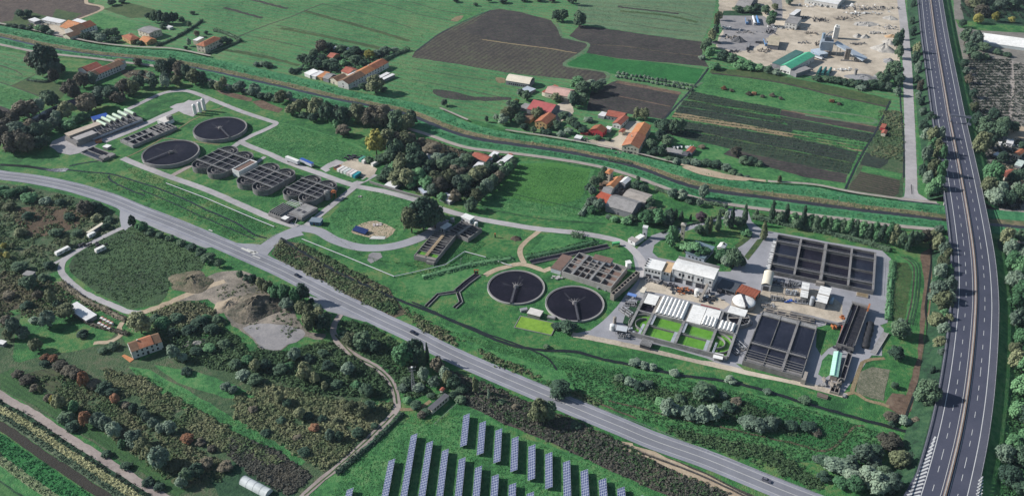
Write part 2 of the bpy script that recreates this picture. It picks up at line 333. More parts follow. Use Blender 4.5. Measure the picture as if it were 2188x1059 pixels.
L5 = line([(-400,40),(0,97),(75,114),(133,120),(213,128),(265,136),(330,142),(440,172),(540,200),(620,214),(700,232),(790,256),(900,285),(943,300),(980,316),(1018,322),(1105,331),(1180,341),(1268,355),(1343,375),(1430,408),(1473,423),(1518,433),(1552,438),(1598,446),(1650,452),(1712,460),(1748,464),(1823,473),(1898,484),(2010,494),(2400,530)])
def wh(x): return float(np.interp(x, [-300,60,200,400,500,800,900,1300,1500,1740,2100,2400],[3.5,3,2.4,2.6,4.2,5,6.8,6.8,7.6,7,6,6]))
XS = np.arange(-300, 2430, 7.0)
def rv(t, x):
    a, w, b = L1(x), LW(x), L5(x); h = wh(x)
    if t <= 1: return a+(w-h/2-a)*t
    if t <= 2: return (w-h/2)+h*(t-1)
    return (w+h/2)+(b-(w+h/2))*(t-2)
def river_strip(name, t0, t1, z0, z1, m, jit=0, off0=0):
    V, Fc = [], []; K = 3; ra = random.Random(int(t0*100))
    for i, x in enumerate(XS):
        for k in range(K+1):
            t = t0+(t1-t0)*k/K; p = at(x, rv(t, x)+ (ra.uniform(-jit,jit) if k in (0,K) else 0), z0+(z1-z0)*k/K+0.25)
            V.append((p.x, p.y, p.z+off0))
    W = K+1
    for i in range(len(XS)-1):
        for k in range(K): Fc.append((i*W+k+1, (i+1)*W+k+1, (i+1)*W+k, i*W+k))
    me = bpy.data.meshes.new(name); me.from_pydata(V, [], Fc); me.update(); me.materials.append(m); o = link(name, me); o['kind'] = 'structure'
river_strip('riverbank', 0.0, 0.68, 1.6, 0.9, REED, .6)
river_strip('riverbank', 0.66, 1.03, 0.95, 0.05, REEDT, .7, .05)
river_strip('river', 0.96, 2.05, 0.12, 0.12, WATER)
river_strip('riverbank', 1.98, 2.75, 0.18, 0.7, REED, .5)
river_strip('riverbank', 2.72, 3.2, 0.7, 0.1, G2, .6)
def river_pt(x, t, z): return (x, rv(t, x), z)
def lpath(xs, t): return [(x, rv(t, x)) for x in xs]
road('path', lpath(range(-200,2020,40), 2.98), 4.2, PATHM, z=1.02)
road('path', lpath(range(1455,1640,20), -0.02), 3.2, SAND, z=1.95); road('path', lpath(range(-60,470,30), -0.05), 2.6, PATHM, z=1.95)
road('path', lpath(range(940,1020,20), -0.03), 2.2, PATHM, z=1.95); road('path', lpath(range(1640,2030,30), -0.02), 2.6, PATHM, z=1.95); road('path', lpath(range(1080,1470,30), -0.03), 2.0, PATHM, z=1.93)
field([(1455,356),(1475,354),(1500,360),(1540,370),(1590,381),(1570,386),(1500,372)], SAND, z=None, layer=6, smooth=True) if False else poly('dirt_patch', [(1458,357),(1480,355),(1510,362),(1550,372),(1600,384),(1570,386),(1500,374)], SAND, z=2.0, zin=1.9, smooth=True)
# ---------------------------------------------------------------- main road
MR = [(-160,345),(-60,363),(0,374),(70,383),(150,399),(233,424),(300,451),(370,478),(440,507),(528,545),(600,577),(653,604),(700,628),(760,657),(820,686),(880,714),(960,755),(1050,795),(1156,840),(1250,880),(1330,913),(1400,942),(1500,977),(1580,1009),(1680,1050),(1800,1096),(1960,1160)]
WR = road('road', MR, 12.4, ASPG, z=.16, jit=.1)
o = link('road', ribbon_mesh(WR, 3.3, .18, 'road', TYRE, off=1.9)); o['kind'] = 'structure'
o = link('road', ribbon_mesh(WR, 3.3, .18, 'road', TYRE, off=-1.9)); o['kind'] = 'structure'
for off, w, d in ((0,.26,None),(4.0,.18,None),(-4.0,.18,None)):
    o = link('road_marking', ribbon_mesh(WR, w, .205, 'road_marking', YELL, off=off, dash=d)); o['kind'] = 'structure'
    tag(o, 'worn centre line of the two lane grey road' if off == 0 else ('white edge line on the factory side of the grey road' if off > 0 else 'white edge line on the scrub side of the grey road'), 'road marking')
# widened verges and junctions of pale concrete
poly('road', [(233,436),(262,440),(330,462),(400,492),(470,526),(440,530),(340,492),(285,466),(268,455)], ASPL, z=.12)
poly('road', [(500,519),(560,523),(600,505),(640,492),(650,502),(612,512),(585,528),(572,545),(620,566),(690,600),(740,626),(600,572),(520,540)], ASPL, z=.12)
poly('road', [(258,448),(290,462),(288,476),(268,492),(258,486),(256,466)], ASPL, z=.13)
poly('road', [(640,625),(720,650),(800,686),(780,688),(728,672),(700,664)], ASPL, z=.11)
road('road', [(560,532),(590,510),(625,494),(650,488)], 8.0, ASPL, z=.14)
# white chevrons at the turn off
k = MB()
for (x, y), (x2, y2), w in [((516,530),(545,543),1.6),((528,532),(552,541),.9),((534,540),(548,538),1.2),((446,491),(454,494),.9),((540,546),(556,552),.8)]:
    a, b = at(x,y), at(x2,y2); d = (b-a).normalized(); n = Vector((-d.y,d.x,0))*w/2
    k.quad((a.x-n.x,a.y-n.y,.235),(b.x-n.x,b.y-n.y,.235),(b.x+n.x,b.y+n.y,.235),(a.x+n.x,a.y+n.y,.235))
o = k.build('road_marking', YELL); o['kind'] = 'structure'; tag(o, 'white chevron marking where the works road leaves the main road', 'road marking')
# ---------------------------------------------------------------- roads and lawns of the works
CW = 5.6
road('road', [(262,338),(300,354),(363,378),(440,405),(500,431),(568,461),(605,475),(640,486)], CW, CON, z=.12)
road('road', [(640,487),(680,494),(715,513),(760,527),(800,530),(850,524),(900,507),(930,488),(950,468)], 8.0, ASPL, z=.14)
road('road', [(655,482),(700,446),(735,418),(762,396)], 5.0, CON, z=.13)
road('road', [(273,234),(300,221),(325,209),(350,199),(374,195),(402,195),(440,208),(515,238),(575,258),(590,264),(572,275),(540,289),(515,302),(498,314),(470,322)], CW-.6, CON, z=.12)
road('road', [(512,302),(530,311),(580,331),(613,346),(680,370),(755,396),(820,409),(890,428),(945,447),(1005,464),(1080,478),(1150,489),(1230,497),(1300,509),(1335,521),(1358,540),(1374,566),(1366,592)], CW, CON, z=.11)
road('road', [(566,335),(545,350),(520,368)], 3.2, CON, z=.10)
road('path', [(363,378),(385,366),(408,354)], 4.2, PINK, z=.10)
road('path', [(220,303),(275,281),(331,256),(352,246),(372,238),(392,226),(410,215)], 7, CON, z=.10)
poly('apron', [(106,312),(112,302),(140,289),(180,272),(225,255),(270,236),(285,240),(310,262),(260,288),(222,300),(185,322),(168,328),(150,331),(125,326)], CON, z=.09, jit=.3)
poly('apron', [(363,229),(378,222),(405,218),(440,209),(450,213),(425,238),(412,250),(392,243)], CON, z=.09, jit=.3)
poly('lawn', [(288,246),(310,234),(352,210),(380,200),(401,201),(408,207),(398,214),(365,227),(352,238),(322,252),(306,258)], G1, z=.15, jit=.2, smooth=False)
poly('lawn', [(530,306),(560,290),(582,276),(600,262),(650,272),(720,293),(770,312),(800,335),(760,345),(735,345),(718,342),(690,356),(660,354),(615,340)], G2, layer=2)
poly('lawn', [(700,468),(735,430),(768,404),(800,404),(860,420),(885,432),(872,470),(862,497),(838,515),(790,522),(745,520),(715,505)], G2, layer=2)
poly('apron', [(719,341),(737,347),(712,360),(696,368),(684,360),(700,350)], CON, z=.10, jit=.2)
poly('yard', [(735,347),(752,339),(770,341),(806,361),(800,372),(786,382),(762,375),(722,360)], YARD, z=.13, jit=.2)
road('path', [(756,394),(780,384),(800,372)], 6, CON, z=.10)
poly('lawn', [(702,361),(712,356),(720,358),(718,364),(745,374),(775,384),(783,379),(789,381),(778,388),(765,387),(730,375)], G1, z=.17, jit=.15)
poly('dirt_patch', [(750,495),(772,478),(803,472),(845,490),(838,500),(823,511),(783,506)], SAND, layer=4, smooth=True, jit=.3)
poly('dirt_patch', [(789,543),(796,538),(812,540),(818,548),(806,556),(792,562),(786,556)], YARDG, layer=4, jit=.4)
road('track', [(480,300),(440,330)], 1.2, PINK, layer=4) if False else None
for p in [[(268,337),(300,322),(340,300),(380,276),(412,256),(428,250)],[(325,298),(360,296),(412,303),(470,309)],[(430,240),(470,232),(490,222)]]: road('path', p, 1.1, TAN, layer=5, jit=.2)
poly('bare_strip', [(462,192),(480,195),(540,210),(538,217),(510,212),(470,199)], BR4, layer=3, smooth=True)
poly('bare_strip', [(538,217),(560,214),(606,233),(596,242),(560,232)], BR4, layer=3)
# lawns between the works and the main road, ditches in them
for p, w in [([(0,352),(60,356),(105,363),(125,366)],3.2),([(148,355),(170,350),(210,344)],1.6),([(145,363),(190,368),(230,371),(260,378),(330,400),(400,428),(440,448),(500,474),(545,502),(570,508)],1.5),([(233,375),(236,385),(270,403),(310,418)],1.4),([(300,405),(360,430),(430,462),(500,492),(545,512)],1.0)]: road('ditch', p, w, DITCH, layer=7, jit=.3)
poly('river', [(95,362),(110,361),(148,360),(140,367),(118,368),(104,366)], mat('foam_water', [(.03,.03,.04),(.12,.12,.13),(.38,.38,.38)], (.06,.3,1.2), rough=.2), layer=8, smooth=True, jit=.2)
for p, w in [([(600,508),(650,540),(720,580),(800,618),(850,640),(935,672),(1010,704),(1090,736),(1165,748),(1230,752),(1300,770),(1345,778),(1450,800),(1540,812),(1620,830),(1700,855),(1760,872),(1850,898),(1940,922)],2.2),([(880,645),(960,680),(1060,720),(1130,745),(1170,765),(1190,790)],1.2)]: road('ditch', p, w, DITCH, layer=8, jit=.4)
for p, w in [([(1300,855),(1380,875),(1450,893),(1540,912),(1620,930),(1700,948),(1745,962),(1762,964),(1788,950),(1808,928),(1828,910),(1845,908)],1.3),([(1200,830),(1300,870),(1360,893)],1.2)]: road('ditch', p, w, SCB, layer=7, jit=.4)
# lush strips around the lower works
poly('lawn', [(860,600),(905,590),(1000,570),(1060,560),(1040,585),(1000,610),(960,630),(930,640),(870,618)], G2, layer=2)
poly('lawn', [(1040,540),(1115,498),(1150,496),(1115,535),(1118,560),(1060,560)], G1, layer=2)
poly('lawn', [(1150,520),(1170,497),(1235,506),(1300,515),(1240,530),(1150,552),(1125,545)], G2, layer=2)
poly('lawn', [(1000,430),(1060,400),(1110,345),(1180,345),(1270,362),(1262,385),(1245,420),(1290,470),(1310,478),(1220,470),(1100,455)], G2, layer=2)
poly('lawn', [(1050,415),(1110,350),(1180,347),(1260,362),(1255,390),(1240,425),(1180,440),(1100,425)], mat('grass_new', [(.035,.12,.028),(.055,.165,.036),(.075,.19,.045)], (.03,.2,.9), (.4,.3,.35), bump=.3, stripe=(70,3,.35,(.03,.11,.03))), layer=3)
road('ditch', [(1050,401),(1120,420),(1200,438),(1240,447)], .8, G6, layer=6); road('ditch', [(1000,434),(1080,454),(1180,470),(1290,478)], 1.0, G6, layer=6)
road('path', [(1153,493),(1140,503),(1120,520),(1111,533),(1112,546),(1120,562)], 3.4, SAND, z=.09, jit=.3)
road('path', [(1036,588),(1056,578),(1078,571),(1110,564),(1140,570),(1162,578),(1178,572)], 4.0, SAND, z=.08, jit=.4)
# river-side lawn between road and ditch
poly('lawn', [(940,690),(1080,740),(1170,752),(1330,780),(1500,815),(1700,862),(1930,925),(1900,960),(1840,1000),(1700,985),(1560,960),(1400,905),(1200,825),(1020,750)], G2, layer=1)
poly('lawn', [(1450,830),(1600,850),(1750,890),(1830,905),(1800,930),(1740,955),(1600,915),(1450,880)], mat('grass_clover', [(.016,.085,.026),(.026,.125,.036),(.045,.15,.045)], (.05,.4,1.2), (.3,.35,.45), bump=.6, bscale=1.6), layer=3)
# ---------------------------------------------------------------- tarmac yard of the eastern works
poly('yard', [(1352,540),(1372,520),(1392,503),(1412,497),(1460,484),(1500,476),(1548,462),(1556,446),(1598,450),(1606,474),(1630,492),(1655,496),(1700,504),(1770,517),(1885,535),(1903,553),(1906,576),(1902,640),(1896,690),(1880,694),(1888,702),(1884,760),(1862,758),(1800,842),(1740,826),(1600,793),(1490,768),(1388,746),(1300,728),(1222,714),(1262,705),(1290,684),(1318,655),(1338,628),(1362,600)], ASPL, z=.10, jit=.25)
poly('lawn', [(1394,540),(1398,524),(1412,514),(1444,502),(1500,482),(1545,468),(1560,470),(1590,470),(1600,488),(1596,508),(1580,520),(1560,545),(1578,560),(1560,580),(1535,580),(1480,566),(1436,556),(1406,550)], G1, z=.16, jit=.2)
poly('lawn', [(1570,524),(1588,510),(1608,506),(1586,524),(1572,532)], G5, z=.17, jit=.1); poly('lawn', [(1590,548),(1618,512),(1634,508),(1622,526),(1598,556)], G5, z=.17, jit=.1)
poly('yard', [(1370,596),(1440,612),(1530,632),(1560,650),(1545,660),(1480,645),(1420,628),(1375,622),(1358,620)], YARD, z=.12, jit=.3)
poly('yard', [(1640,610),(1760,620),(1800,650),(1800,690),(1700,680),(1640,660),(1600,680),(1590,660)], YARD, z=.12, jit=.3)
road('path', [(1222,714),(1300,729),(1390,748),(1500,773),(1600,796),(1700,816),(1760,832),(1810,846)], 4.2, YARD, z=.13, jit=.2)
poly('lawn', [(1392,735),(1430,742),(1510,765),(1526,772),(1500,770),(1390,744)], G1, z=.15, jit=.2); poly('lawn', [(1572,776),(1600,780),(1700,806),(1710,812),(1690,812),(1590,790)], G1, z=.15, jit=.2)
poly('lawn', [(1745,700),(1780,690),(1800,700),(1790,735),(1770,745),(1755,760),(1742,740)], G1, z=.15, jit=.3); poly('lawn', [(1758,770),(1770,755),(1785,760),(1775,800),(1760,808),(1748,800)], G2, z=.15, jit=.3)
poly('lawn', [(1340,660),(1365,640),(1372,650),(1345,700),(1330,690)], G6, z=.14, jit=.3); poly('lawn', [(1430,710),(1290,716),(1300,706),(1330,702),(1340,725)], G1, z=.13) if False else None
poly('lawn', [(1902,640),(1908,560),(1915,545),(1960,560),(1965,590),(1950,680),(1905,690)], G2, layer=3); poly('field', [(1918,560),(1940,562),(1950,580),(1940,640),(1930,690),(1908,682),(1910,620)], G5, layer=5)
for dx in (0,7,13): road('ditch', [(1925+dx,548),(1945+dx,560),(1953+dx,580),(1948+dx,640),(1936+dx,694)], .9, G6 if dx else SCP, layer=7)
poly('field', [(1965,540),(1990,530),(1988,600),(1980,660),(1974,720),(1960,860),(1935,890),(1935,850),(1960,760),(1965,690),(1975,600)], BR4, layer=3); poly('field', [(1990,530),(2010,520),(2008,620),(2000,720),(1996,810),(1960,890),(1945,905),(1975,800),(1985,650)], mat('orange_soil',[(.12,.075,.045),(.20,.13,.08),(.26,.175,.11)],(.05,.3,1),(.4,.35,.3),bump=.3), layer=3)
road('ditch', [(1988,520),(1990,560),(1984,610),(1978,660),(1982,700),(1974,760),(1965,810),(1950,850),(1936,888)], 1.3, DITCH, layer=7)
poly('field', [(1836,795),(1862,783),(1900,790),(1888,856),(1860,850),(1828,838)], mat('allotment', [(.05,.07,.035),(.13,.13,.09),(.25,.23,.17)], (.1,.5,1.6), (.3,.3,.4), bump=.3), layer=4); poly('field', [(1905,838),(1935,842),(1942,880),(1925,890),(1900,872),(1890,866)], BR4, layer=4)
road('track', [(1804,845),(1825,838),(1850,853),(1880,862),(1900,868)], 2.2, TAN, layer=6, jit=.3); road('track', [(1820,838),(1835,790),(1850,770),(1890,765)], 2.2, TAN, layer=6, jit=.3)
poly('dirt_patch', [(1938,920),(1950,918),(1972,930),(1960,931),(1940,925)], SAND, layer=6)
# ---------------------------------------------------------------- west lowland: scrub, tracks, sand pit
poly('scrubland', [(-300,380),(0,390),(60,398),(150,418),(230,442),(258,466),(256,490),(190,520),(140,555),(120,580),(60,600),(-300,640)], SCR, layer=1)
poly('scrubland', [(30,450),(90,440),(180,452),(170,480),(120,500),(60,505),(40,480)], mat('dry_meadow', [(.045,.035,.022),(.095,.065,.042),(.14,.10,.065)], (.04,.3,1.1), (.4,.35,.35), bump=.5), layer=3, smooth=True)
poly('scrubland', [(-200,560),(60,590),(80,640),(40,660),(-200,700)], SCB, layer=3)
poly('scrubland', [(-300,640),(0,690),(60,660),(140,700),(240,690),(260,720),(300,770),(400,720),(470,760),(560,750),(640,760),(720,720),(745,740),(790,770),(830,800),(845,850),(830,885),(740,980),(640,1059),(600,1100),(350,1059),(200,945),(0,830),(-300,700)], SCR, layer=1)
poly('grassland', [(150,582),(145,568),(160,545),(215,512),(270,480),(300,478),(345,500),(420,545),(440,560),(425,590),(360,610),(358,630),(340,650),(280,660),(200,620)], mat('rough_pasture', [(.030,.040,.026),(.040,.080,.034),(.065,.115,.045)], (.03,.2,.9), (.4,.35,.35), bump=.6), layer=3)
road('track', [(268,484),(220,506),(175,530),(142,552),(130,572),(142,595),(180,625),(230,648),(275,666),(300,668)], 4.0, CON, z=.10, jit=.3)
road('track', [(205,512),(165,535),(125,558),(105,568)], 2.6, CON, z=.09, jit=.3)
road('track', [(300,668),(340,655),(400,630),(450,610),(480,600)], 4.5, SAND, z=.09, jit=.6)
poly('dirt_patch', [(360,648),(420,620),(445,590),(500,578),(560,596),(620,655),(650,700),(700,718),(690,726),(640,720),(600,746),(572,756),(545,730),(490,690),(470,660),(440,640)], mat('pit_sand', [(.075,.075,.06),(.17,.15,.125),(.31,.265,.215)], (.03,.2,1), (.5,.35,.3), bump=.25), layer=4, smooth=True, jit=1)
poly('dirt_patch', [(520,700),(580,690),(650,712),(600,744),(574,754),(545,728)], YARDG, layer=5, smooth=True, jit=1)
poly('dirt_patch', [(404,740),(420,740),(478,776),(480,786),(466,790),(430,770)], SAND, layer=5, smooth=True, jit=.6)
poly('grassland', [(40,690),(60,660),(100,680),(150,660),(215,690),(250,700),(240,720),(180,745),(90,760),(30,770)], G1, layer=3, smooth=True)
road('track', [(262,688),(255,700),(258,715),(240,728),(200,733)], 3.0, SAND, layer=6, jit=.5)
road('track', [(728,672),(716,690),(712,708),(725,735),(760,760),(800,782),(828,805),(842,830),(848,860),(842,882),(800,925),(740,982),(690,1022),(645,1062),(600,1100)], 3.6, PINK, layer=7, jit=.3)
road('grassland', [(716,715),(755,758),(800,782),(828,806),(843,832),(848,862)], .9, G5, layer=8, jit=.2); road('grassland', [(842,884),(790,934),(730,990),(650,1058)], .8, G5, layer=8, jit=.2)
road('track', [(850,874),(880,874),(905,866),(920,856)], 2.2, TAN, layer=6, jit=.3)
poly('grassland', [(60,795),(110,785),(200,840),(180,870),(120,840),(50,812)], mat('rows_weedy', [(.035,.045,.024),(.055,.075,.034),(.085,.10,.05)], (.04,.3,1), (.35,.3,.4), bump=.4, stripe=(-29,3.2,.8,(.030,.030,.020))), layer=3)
poly('grassland', [(0,800),(30,785),(70,822),(140,862),(200,900),(270,960),(350,1010),(400,1045),(380,1062),(230,960),(100,880),(0,830)], mat('rows_green', [(.022,.060,.022),(.035,.095,.030),(.065,.12,.045)], (.04,.3,1), (.4,.3,.4), bump=.4, stripe=(-33,2.6,.5,(.016,.045,.018))), layer=3)
poly('grassland', [(300,800),(350,810),(430,860),(520,920),(480,930),(400,880),(330,830)], G1, layer=2, smooth=True); poly('grassland', [(225,880),(300,930),(380,985),(350,1000),(280,950)], G5, layer=4, smooth=True)
poly('grassland', [(440,1010),(500,985),(560,1000),(640,1040),(620,1080),(480,1080)], G6, layer=3)
poly('field', [(500,930),(580,960),(660,1020),(620,1055),(540,1010),(480,960)], SCP, layer=4)
poly('grassland', [(740,990),(850,895),(880,905),(940,905),(985,880),(1020,870),(1100,930),(1200,960),(1330,1020),(1420,1080),(680,1080),(650,1062)], G2, layer=2)
poly('scrubland', [(960,790),(1040,820),(1160,870),(1240,905),(1330,945),(1420,975),(1520,1015),(1620,1062),(1480,1085),(1340,1020),(1200,955),(1080,905),(990,860)], SCP, layer=3)
poly('dirt_patch', [(1248,938),(1268,935),(1300,938),(1350,945),(1352,952),(1400,966),(1480,1000),(1560,1040),(1600,1062),(1560,1062),(1490,1030),(1380,975),(1300,950)], SAND, layer=5, jit=.6)
road('ditch', [(1325,948),(1400,978),(1480,1008),(1560,1044),(1610,1070)], 1.2, SCP, layer=7)
poly('scrubland', [(600,512),(640,520),(700,552),(760,580),(830,615),(850,645),(870,670),(840,680),(780,655),(700,605),(600,560),(580,542)], SCB, layer=3)
# bottom-left embankment in bands
def band(name, off, w, m, z): 
    W = cr_spline(world([(-200,700),(0,842),(60,876),(130,922),(200,968),(270,1012),(340,1056),(420,1105)]), 3.0); o = link(name, ribbon_mesh(W, w, z, name, m, off=off, jit=.3)); o['kind'] = 'structure'
band('track', 0, 4.2, PINK, .16); band('grassland', -3.4, 2.8, G6, .12); band('reed_strip', -6.4, 3.8, mat('dry_grass',[(.16,.17,.075),(.24,.24,.12),(.30,.29,.16)],(.1,.5,1.5),(.3,.3,.4),bump=.4), .13)
band('reed_strip', -9.8, 3.4, mat('grey_reed',[(.05,.085,.05),(.09,.125,.075),(.16,.18,.10)],(.1,.5,1.5),(.3,.3,.4),bump=.5), .12); band('river', -14.0, 4.6, mat('mud_dark',[(.028,.026,.022),(.042,.037,.03)],(.1,.5,1.5),bump=.3), .11)
band('grassland', -21.2, 8.4, G7, .12); band('reed_strip', -27.2, 4.2, mat('reed_mixed',[(.07,.13,.05),(.13,.17,.085),(.25,.25,.16)],(.1,.5,1.5),(.3,.3,.4),bump=.5), .13); band('grassland', -31.8, 5.4, G2, .12); band('ditch', -34.6, 1.0, G6, .14)
band('field', -57, 44, mat('young_crop',[(.035,.105,.035),(.055,.14,.045),(.085,.175,.06)],(.03,.3,1),(.4,.3,.35),bump=.3,stripe=(-41,4,.5,(.025,.085,.03))), .11)
poly('grassland', [(275,783),(320,790),(400,832),(481,882),(600,945),(652,986),(634,1002),(560,962),(440,892),(300,814)], G2, layer=4); poly('grassland', [(100,835),(170,872),(260,925),(380,985),(440,1005),(420,1020),(330,975),(230,915),(130,862)], G5, layer=4); poly('grassland', [(480,905),(560,960),(640,1010),(650,1020),(560,985),(470,935)], G1, layer=4); poly('grassland', [(330,780),(420,792),(520,830),(560,850),(480,850),(380,818)], G2, layer=3); poly('grassland', [(770,800),(820,830),(836,850),(826,870),(790,860),(800,830)], G2, layer=3)
# ---------------------------------------------------------------- service road beside the motorway and the batching yard
road('road', [(1918,-60),(1925,0),(1932,60),(1938,130),(1941,200),(1944,280),(1946,340),(1947,400),(1946,424)], 8.2, CON, z=.12)
poly('road', [(1918,426),(1932,420),(1934,400),(1958,400),(1962,414),(1985,428),(2012,438),(1960,436),(1925,432)], CON, z=.13, jit=.2)
poly('grassland', [(1948,-60),(1966,-60),(1986,120),(1998,240),(2008,330),(2022,440),(1990,432),(1966,414),(1960,300),(1955,180)], G2, layer=2)
road('ditch', [(1945,-20),(1951,60),(1957,150),(1963,250),(1966,290)], 1.6, DITCH, layer=6)
road('ditch', [(1921,150),(1924,220),(1931,300),(1931,380)], 1.2, DITCH, layer=6)
poly('yard', [(1535,-60),(1928,-60),(1928,60),(1922,145),(1895,178),(1850,176),(1780,165),(1690,158),(1640,148),(1590,124),(1528,100),(1545,60),(1536,30)], YARD, layer=4, jit=.8)
poly('yard', [(1540,34),(1625,34),(1660,60),(1640,80),(1600,108),(1535,100),(1545,70)], YARDG, layer=5, jit=.8, smooth=True); poly('yard', [(1640,-20),(1670,-20),(1672,40),(1650,46),(1655,20)], YARDG, layer=5)
poly('grassland', [(1545,24),(1625,20),(1630,34),(1545,34)], G6, layer=6)
# nurseries east of the motorway
poly('field', [(2030,-80),(2500,-80),(2500,640),(2110,480),(2090,440),(2072,330),(2060,260),(2048,150)], mat('nursery_soil', [(.12,.112,.10),(.18,.168,.148),(.25,.235,.205)], (.04,.3,1.2), (.4,.35,.3), bump=.3), layer=2)
poly('field', [(2038,-80),(2400,-80),(2400,60),(2080,62),(2060,45)], G6, layer=4); poly('field', [(2040,42),(2130,52),(2260,62),(2260,74),(2100,66),(2050,60)], G1, layer=5)
for p, w in [([(2160,130),(2162,180),(2158,240),(2140,300)],4.0),([(2085,112),(2140,126),(2200,140)],2.0),([(2100,146),(2150,152),(2200,165)],2.0),([(2070,195),(2130,202),(2200,212)],2.0),([(2080,228),(2140,238),(2210,248)],2.2),([(2090,175),(2150,184),(2200,190)],1.6)]: road('path', p, w, PATHM, layer=6, jit=.4)
poly('dirt_patch', [(2150,262),(2200,275),(2200,300),(2160,300),(2140,285)], SAND, layer=6, jit=.5); poly('dirt_patch', [(2140,348),(2180,360),(2190,400),(2160,380)], SAND, layer=6, jit=.5)
poly('grassland', [(2112,452),(2400,480),(2400,500),(2130,484)], G2, layer=4); road('river', [(2115,480),(2180,492),(2300,510)], 7, WATER, layer=6); poly('grassland', [(2125,490),(2400,525),(2400,545),(2140,508)], G2, layer=4)
road('path', [(2125,446),(2200,456),(2300,468)], 3, PATHM, layer=6); road('path', [(2150,512),(2220,524)], 3.5, PATHM, layer=6)
poly('grassland', [(2128,500),(2300,560),(2300,1150),(2090,1150),(2125,900),(2145,760),(2148,640),(2140,560)], G6, layer=2); poly('grassland', [(2140,730),(2156,730),(2150,860),(2130,940),(2120,1059),(2105,1059),(2118,950)], G1, layer=4)
# ---------------------------------------------------------------- the motorway on its embankment
ZM = 6.0
MC = [(1972,-120),(1980,-60),(1988,0),(1998,73),(2008,133),(2019.5,200),(2028,250),(2043,325),(2056,393),(2071,480),(2081,555),(2084.5,630),(2082,690),(2078,740),(2073,788),(2065,848),(2052,921),(2036,990),(2018,1058),(1996,1130)]
WM = cr_spline(world(MC, ZM), 4.0)
def mstrip(name, off, w, z, m, dash=None, jit=0, kind='structure'):
    o = link(name, ribbon_mesh(WM, w, z, name, m, off=off, dash=dash, jit=jit))
    if kind: o['kind'] = kind
    return o
def sweep(W, prof):
    """profile [(offset, z)] swept along W"""
    k = MB(); n = len(W); P = len(prof); V = []
    for i in range(n):
        d = W[min(i+1,n-1)]-W[max(i-1,0)]; d.z = 0; d.normalize(); N = Vector((-d.y, d.x, 0))
        for o, z in prof: q = W[i]+N*o; V.append((q.x, q.y, W[i].z+z))
    F = [(i*P+j, (i+1)*P+j, (i+1)*P+(j+1)%P, i*P+(j+1)%P) for i in range(n-1) for j in range(P)]
    F += [tuple(range(P)), tuple((n-1)*P+j for j in range(P-1,-1,-1))]
    return k.add(V, F)
CONB = plain('bridge_concrete', (.30,.29,.28), .85, .25, .3)
CONW = plain('pale_concrete', (.36,.345,.33), .85, .2, .3)
o = sweep(WM, [(12.6,-.02),(-13.6,-.02),(-13.6,-1.3),(12.6,-1.3)]).build('motorway', ASPD); o['kind'] = 'structure'
# shoulder slightly paler
for off, w in ((10.6,3.2),(-11.4,3.4)): mstrip('motorway', off, w, .0, mat('hard_shoulder', [(.058,.062,.084),(.072,.076,.100),(.088,.091,.118)], (.015,.12,1), (.4,.35,.25), rough=.85))
MK = plain('motorway_paint', (.52,.52,.51), .7, .12)
for off, d, w, lab in ((8.75,None,.34,'solid white edge line of the left carriageway of the motorway'),(-8.95,None,.34,'solid white edge line of the right carriageway of the motorway'),
     (5.05,(4.5,7.5),.24,'dashed white lane line of the left carriageway of the motorway'),(-5.15,(4.5,7.5),.24,'dashed white lane line of the right carriageway of the motorway'),(1.5,None,.22,'thin inner edge line left of the motorway central barrier'),(-1.55,None,.22,'thin inner edge line right of the motorway central barrier')):
    tag(mstrip('motorway_marking', off, w, .03, MK, d), lab, 'road marking')
RUST = plain('rusty_rail', (.30,.20,.14), .6, .3, .6)
GALV = plain('galvanised_steel', (.24,.245,.26), .6, .25, .5)
t = thing('central_barrier', 'long pale concrete and rust coloured barrier down the middle of the motorway', 'barrier')
sweep(WM, [(.34,.0),(.16,.95),(-.16,.95),(-.34,.0)]).build('concrete_wall', CONW, t)
sweep(WM, [(.62,.55),(.62,.85),(.44,.85),(.44,.55)]).build('guard_rail', RUST, t)
sweep(WM, [(-.44,.55),(-.44,.85),(-.62,.85),(-.62,.55)]).build('guard_rail', RUST, t)
for off, lab in ((12.3,'grey guard rail along the left edge of the motorway'),(-13.3,'pale guard rail along the right edge of the motorway')):
    t = thing('guard_rail', lab, 'guard rail')
    sweep(WM, [(off+.08,.6),(off+.08,1.0),(off-.08,1.0),(off-.08,.6)]).build('rail', GALV, t)
    k = MB(); n = 0
    for i in range(0, len(WM)-1):
        d = (WM[i+1]-WM[i]); d.z = 0; d.normalize(); q = WM[i]+Vector((-d.y,d.x,0))*off
        k.box(q.x-.07,q.y-.07,q.z,q.x+.07,q.y+.07,q.z+.9)
    o = k.build('posts', GALV, t); o['kind'] = 'stuff'
# embankments, open over the river
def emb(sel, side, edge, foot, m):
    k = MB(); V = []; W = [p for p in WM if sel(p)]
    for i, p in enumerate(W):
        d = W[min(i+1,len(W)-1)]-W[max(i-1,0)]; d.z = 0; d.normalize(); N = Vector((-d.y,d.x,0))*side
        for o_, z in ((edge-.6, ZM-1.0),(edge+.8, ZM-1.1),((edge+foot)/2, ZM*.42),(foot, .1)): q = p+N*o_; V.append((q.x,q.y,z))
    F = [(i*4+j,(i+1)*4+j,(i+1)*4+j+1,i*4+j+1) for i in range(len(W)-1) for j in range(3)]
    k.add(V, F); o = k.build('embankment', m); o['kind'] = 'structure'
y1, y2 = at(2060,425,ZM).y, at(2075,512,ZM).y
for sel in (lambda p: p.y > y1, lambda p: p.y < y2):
    emb(sel, 1, 12.4, 24, G2); emb(sel, -1, 13.4, 23, G6)  # bright and dark grass colours put in the sunlit and shaded slope
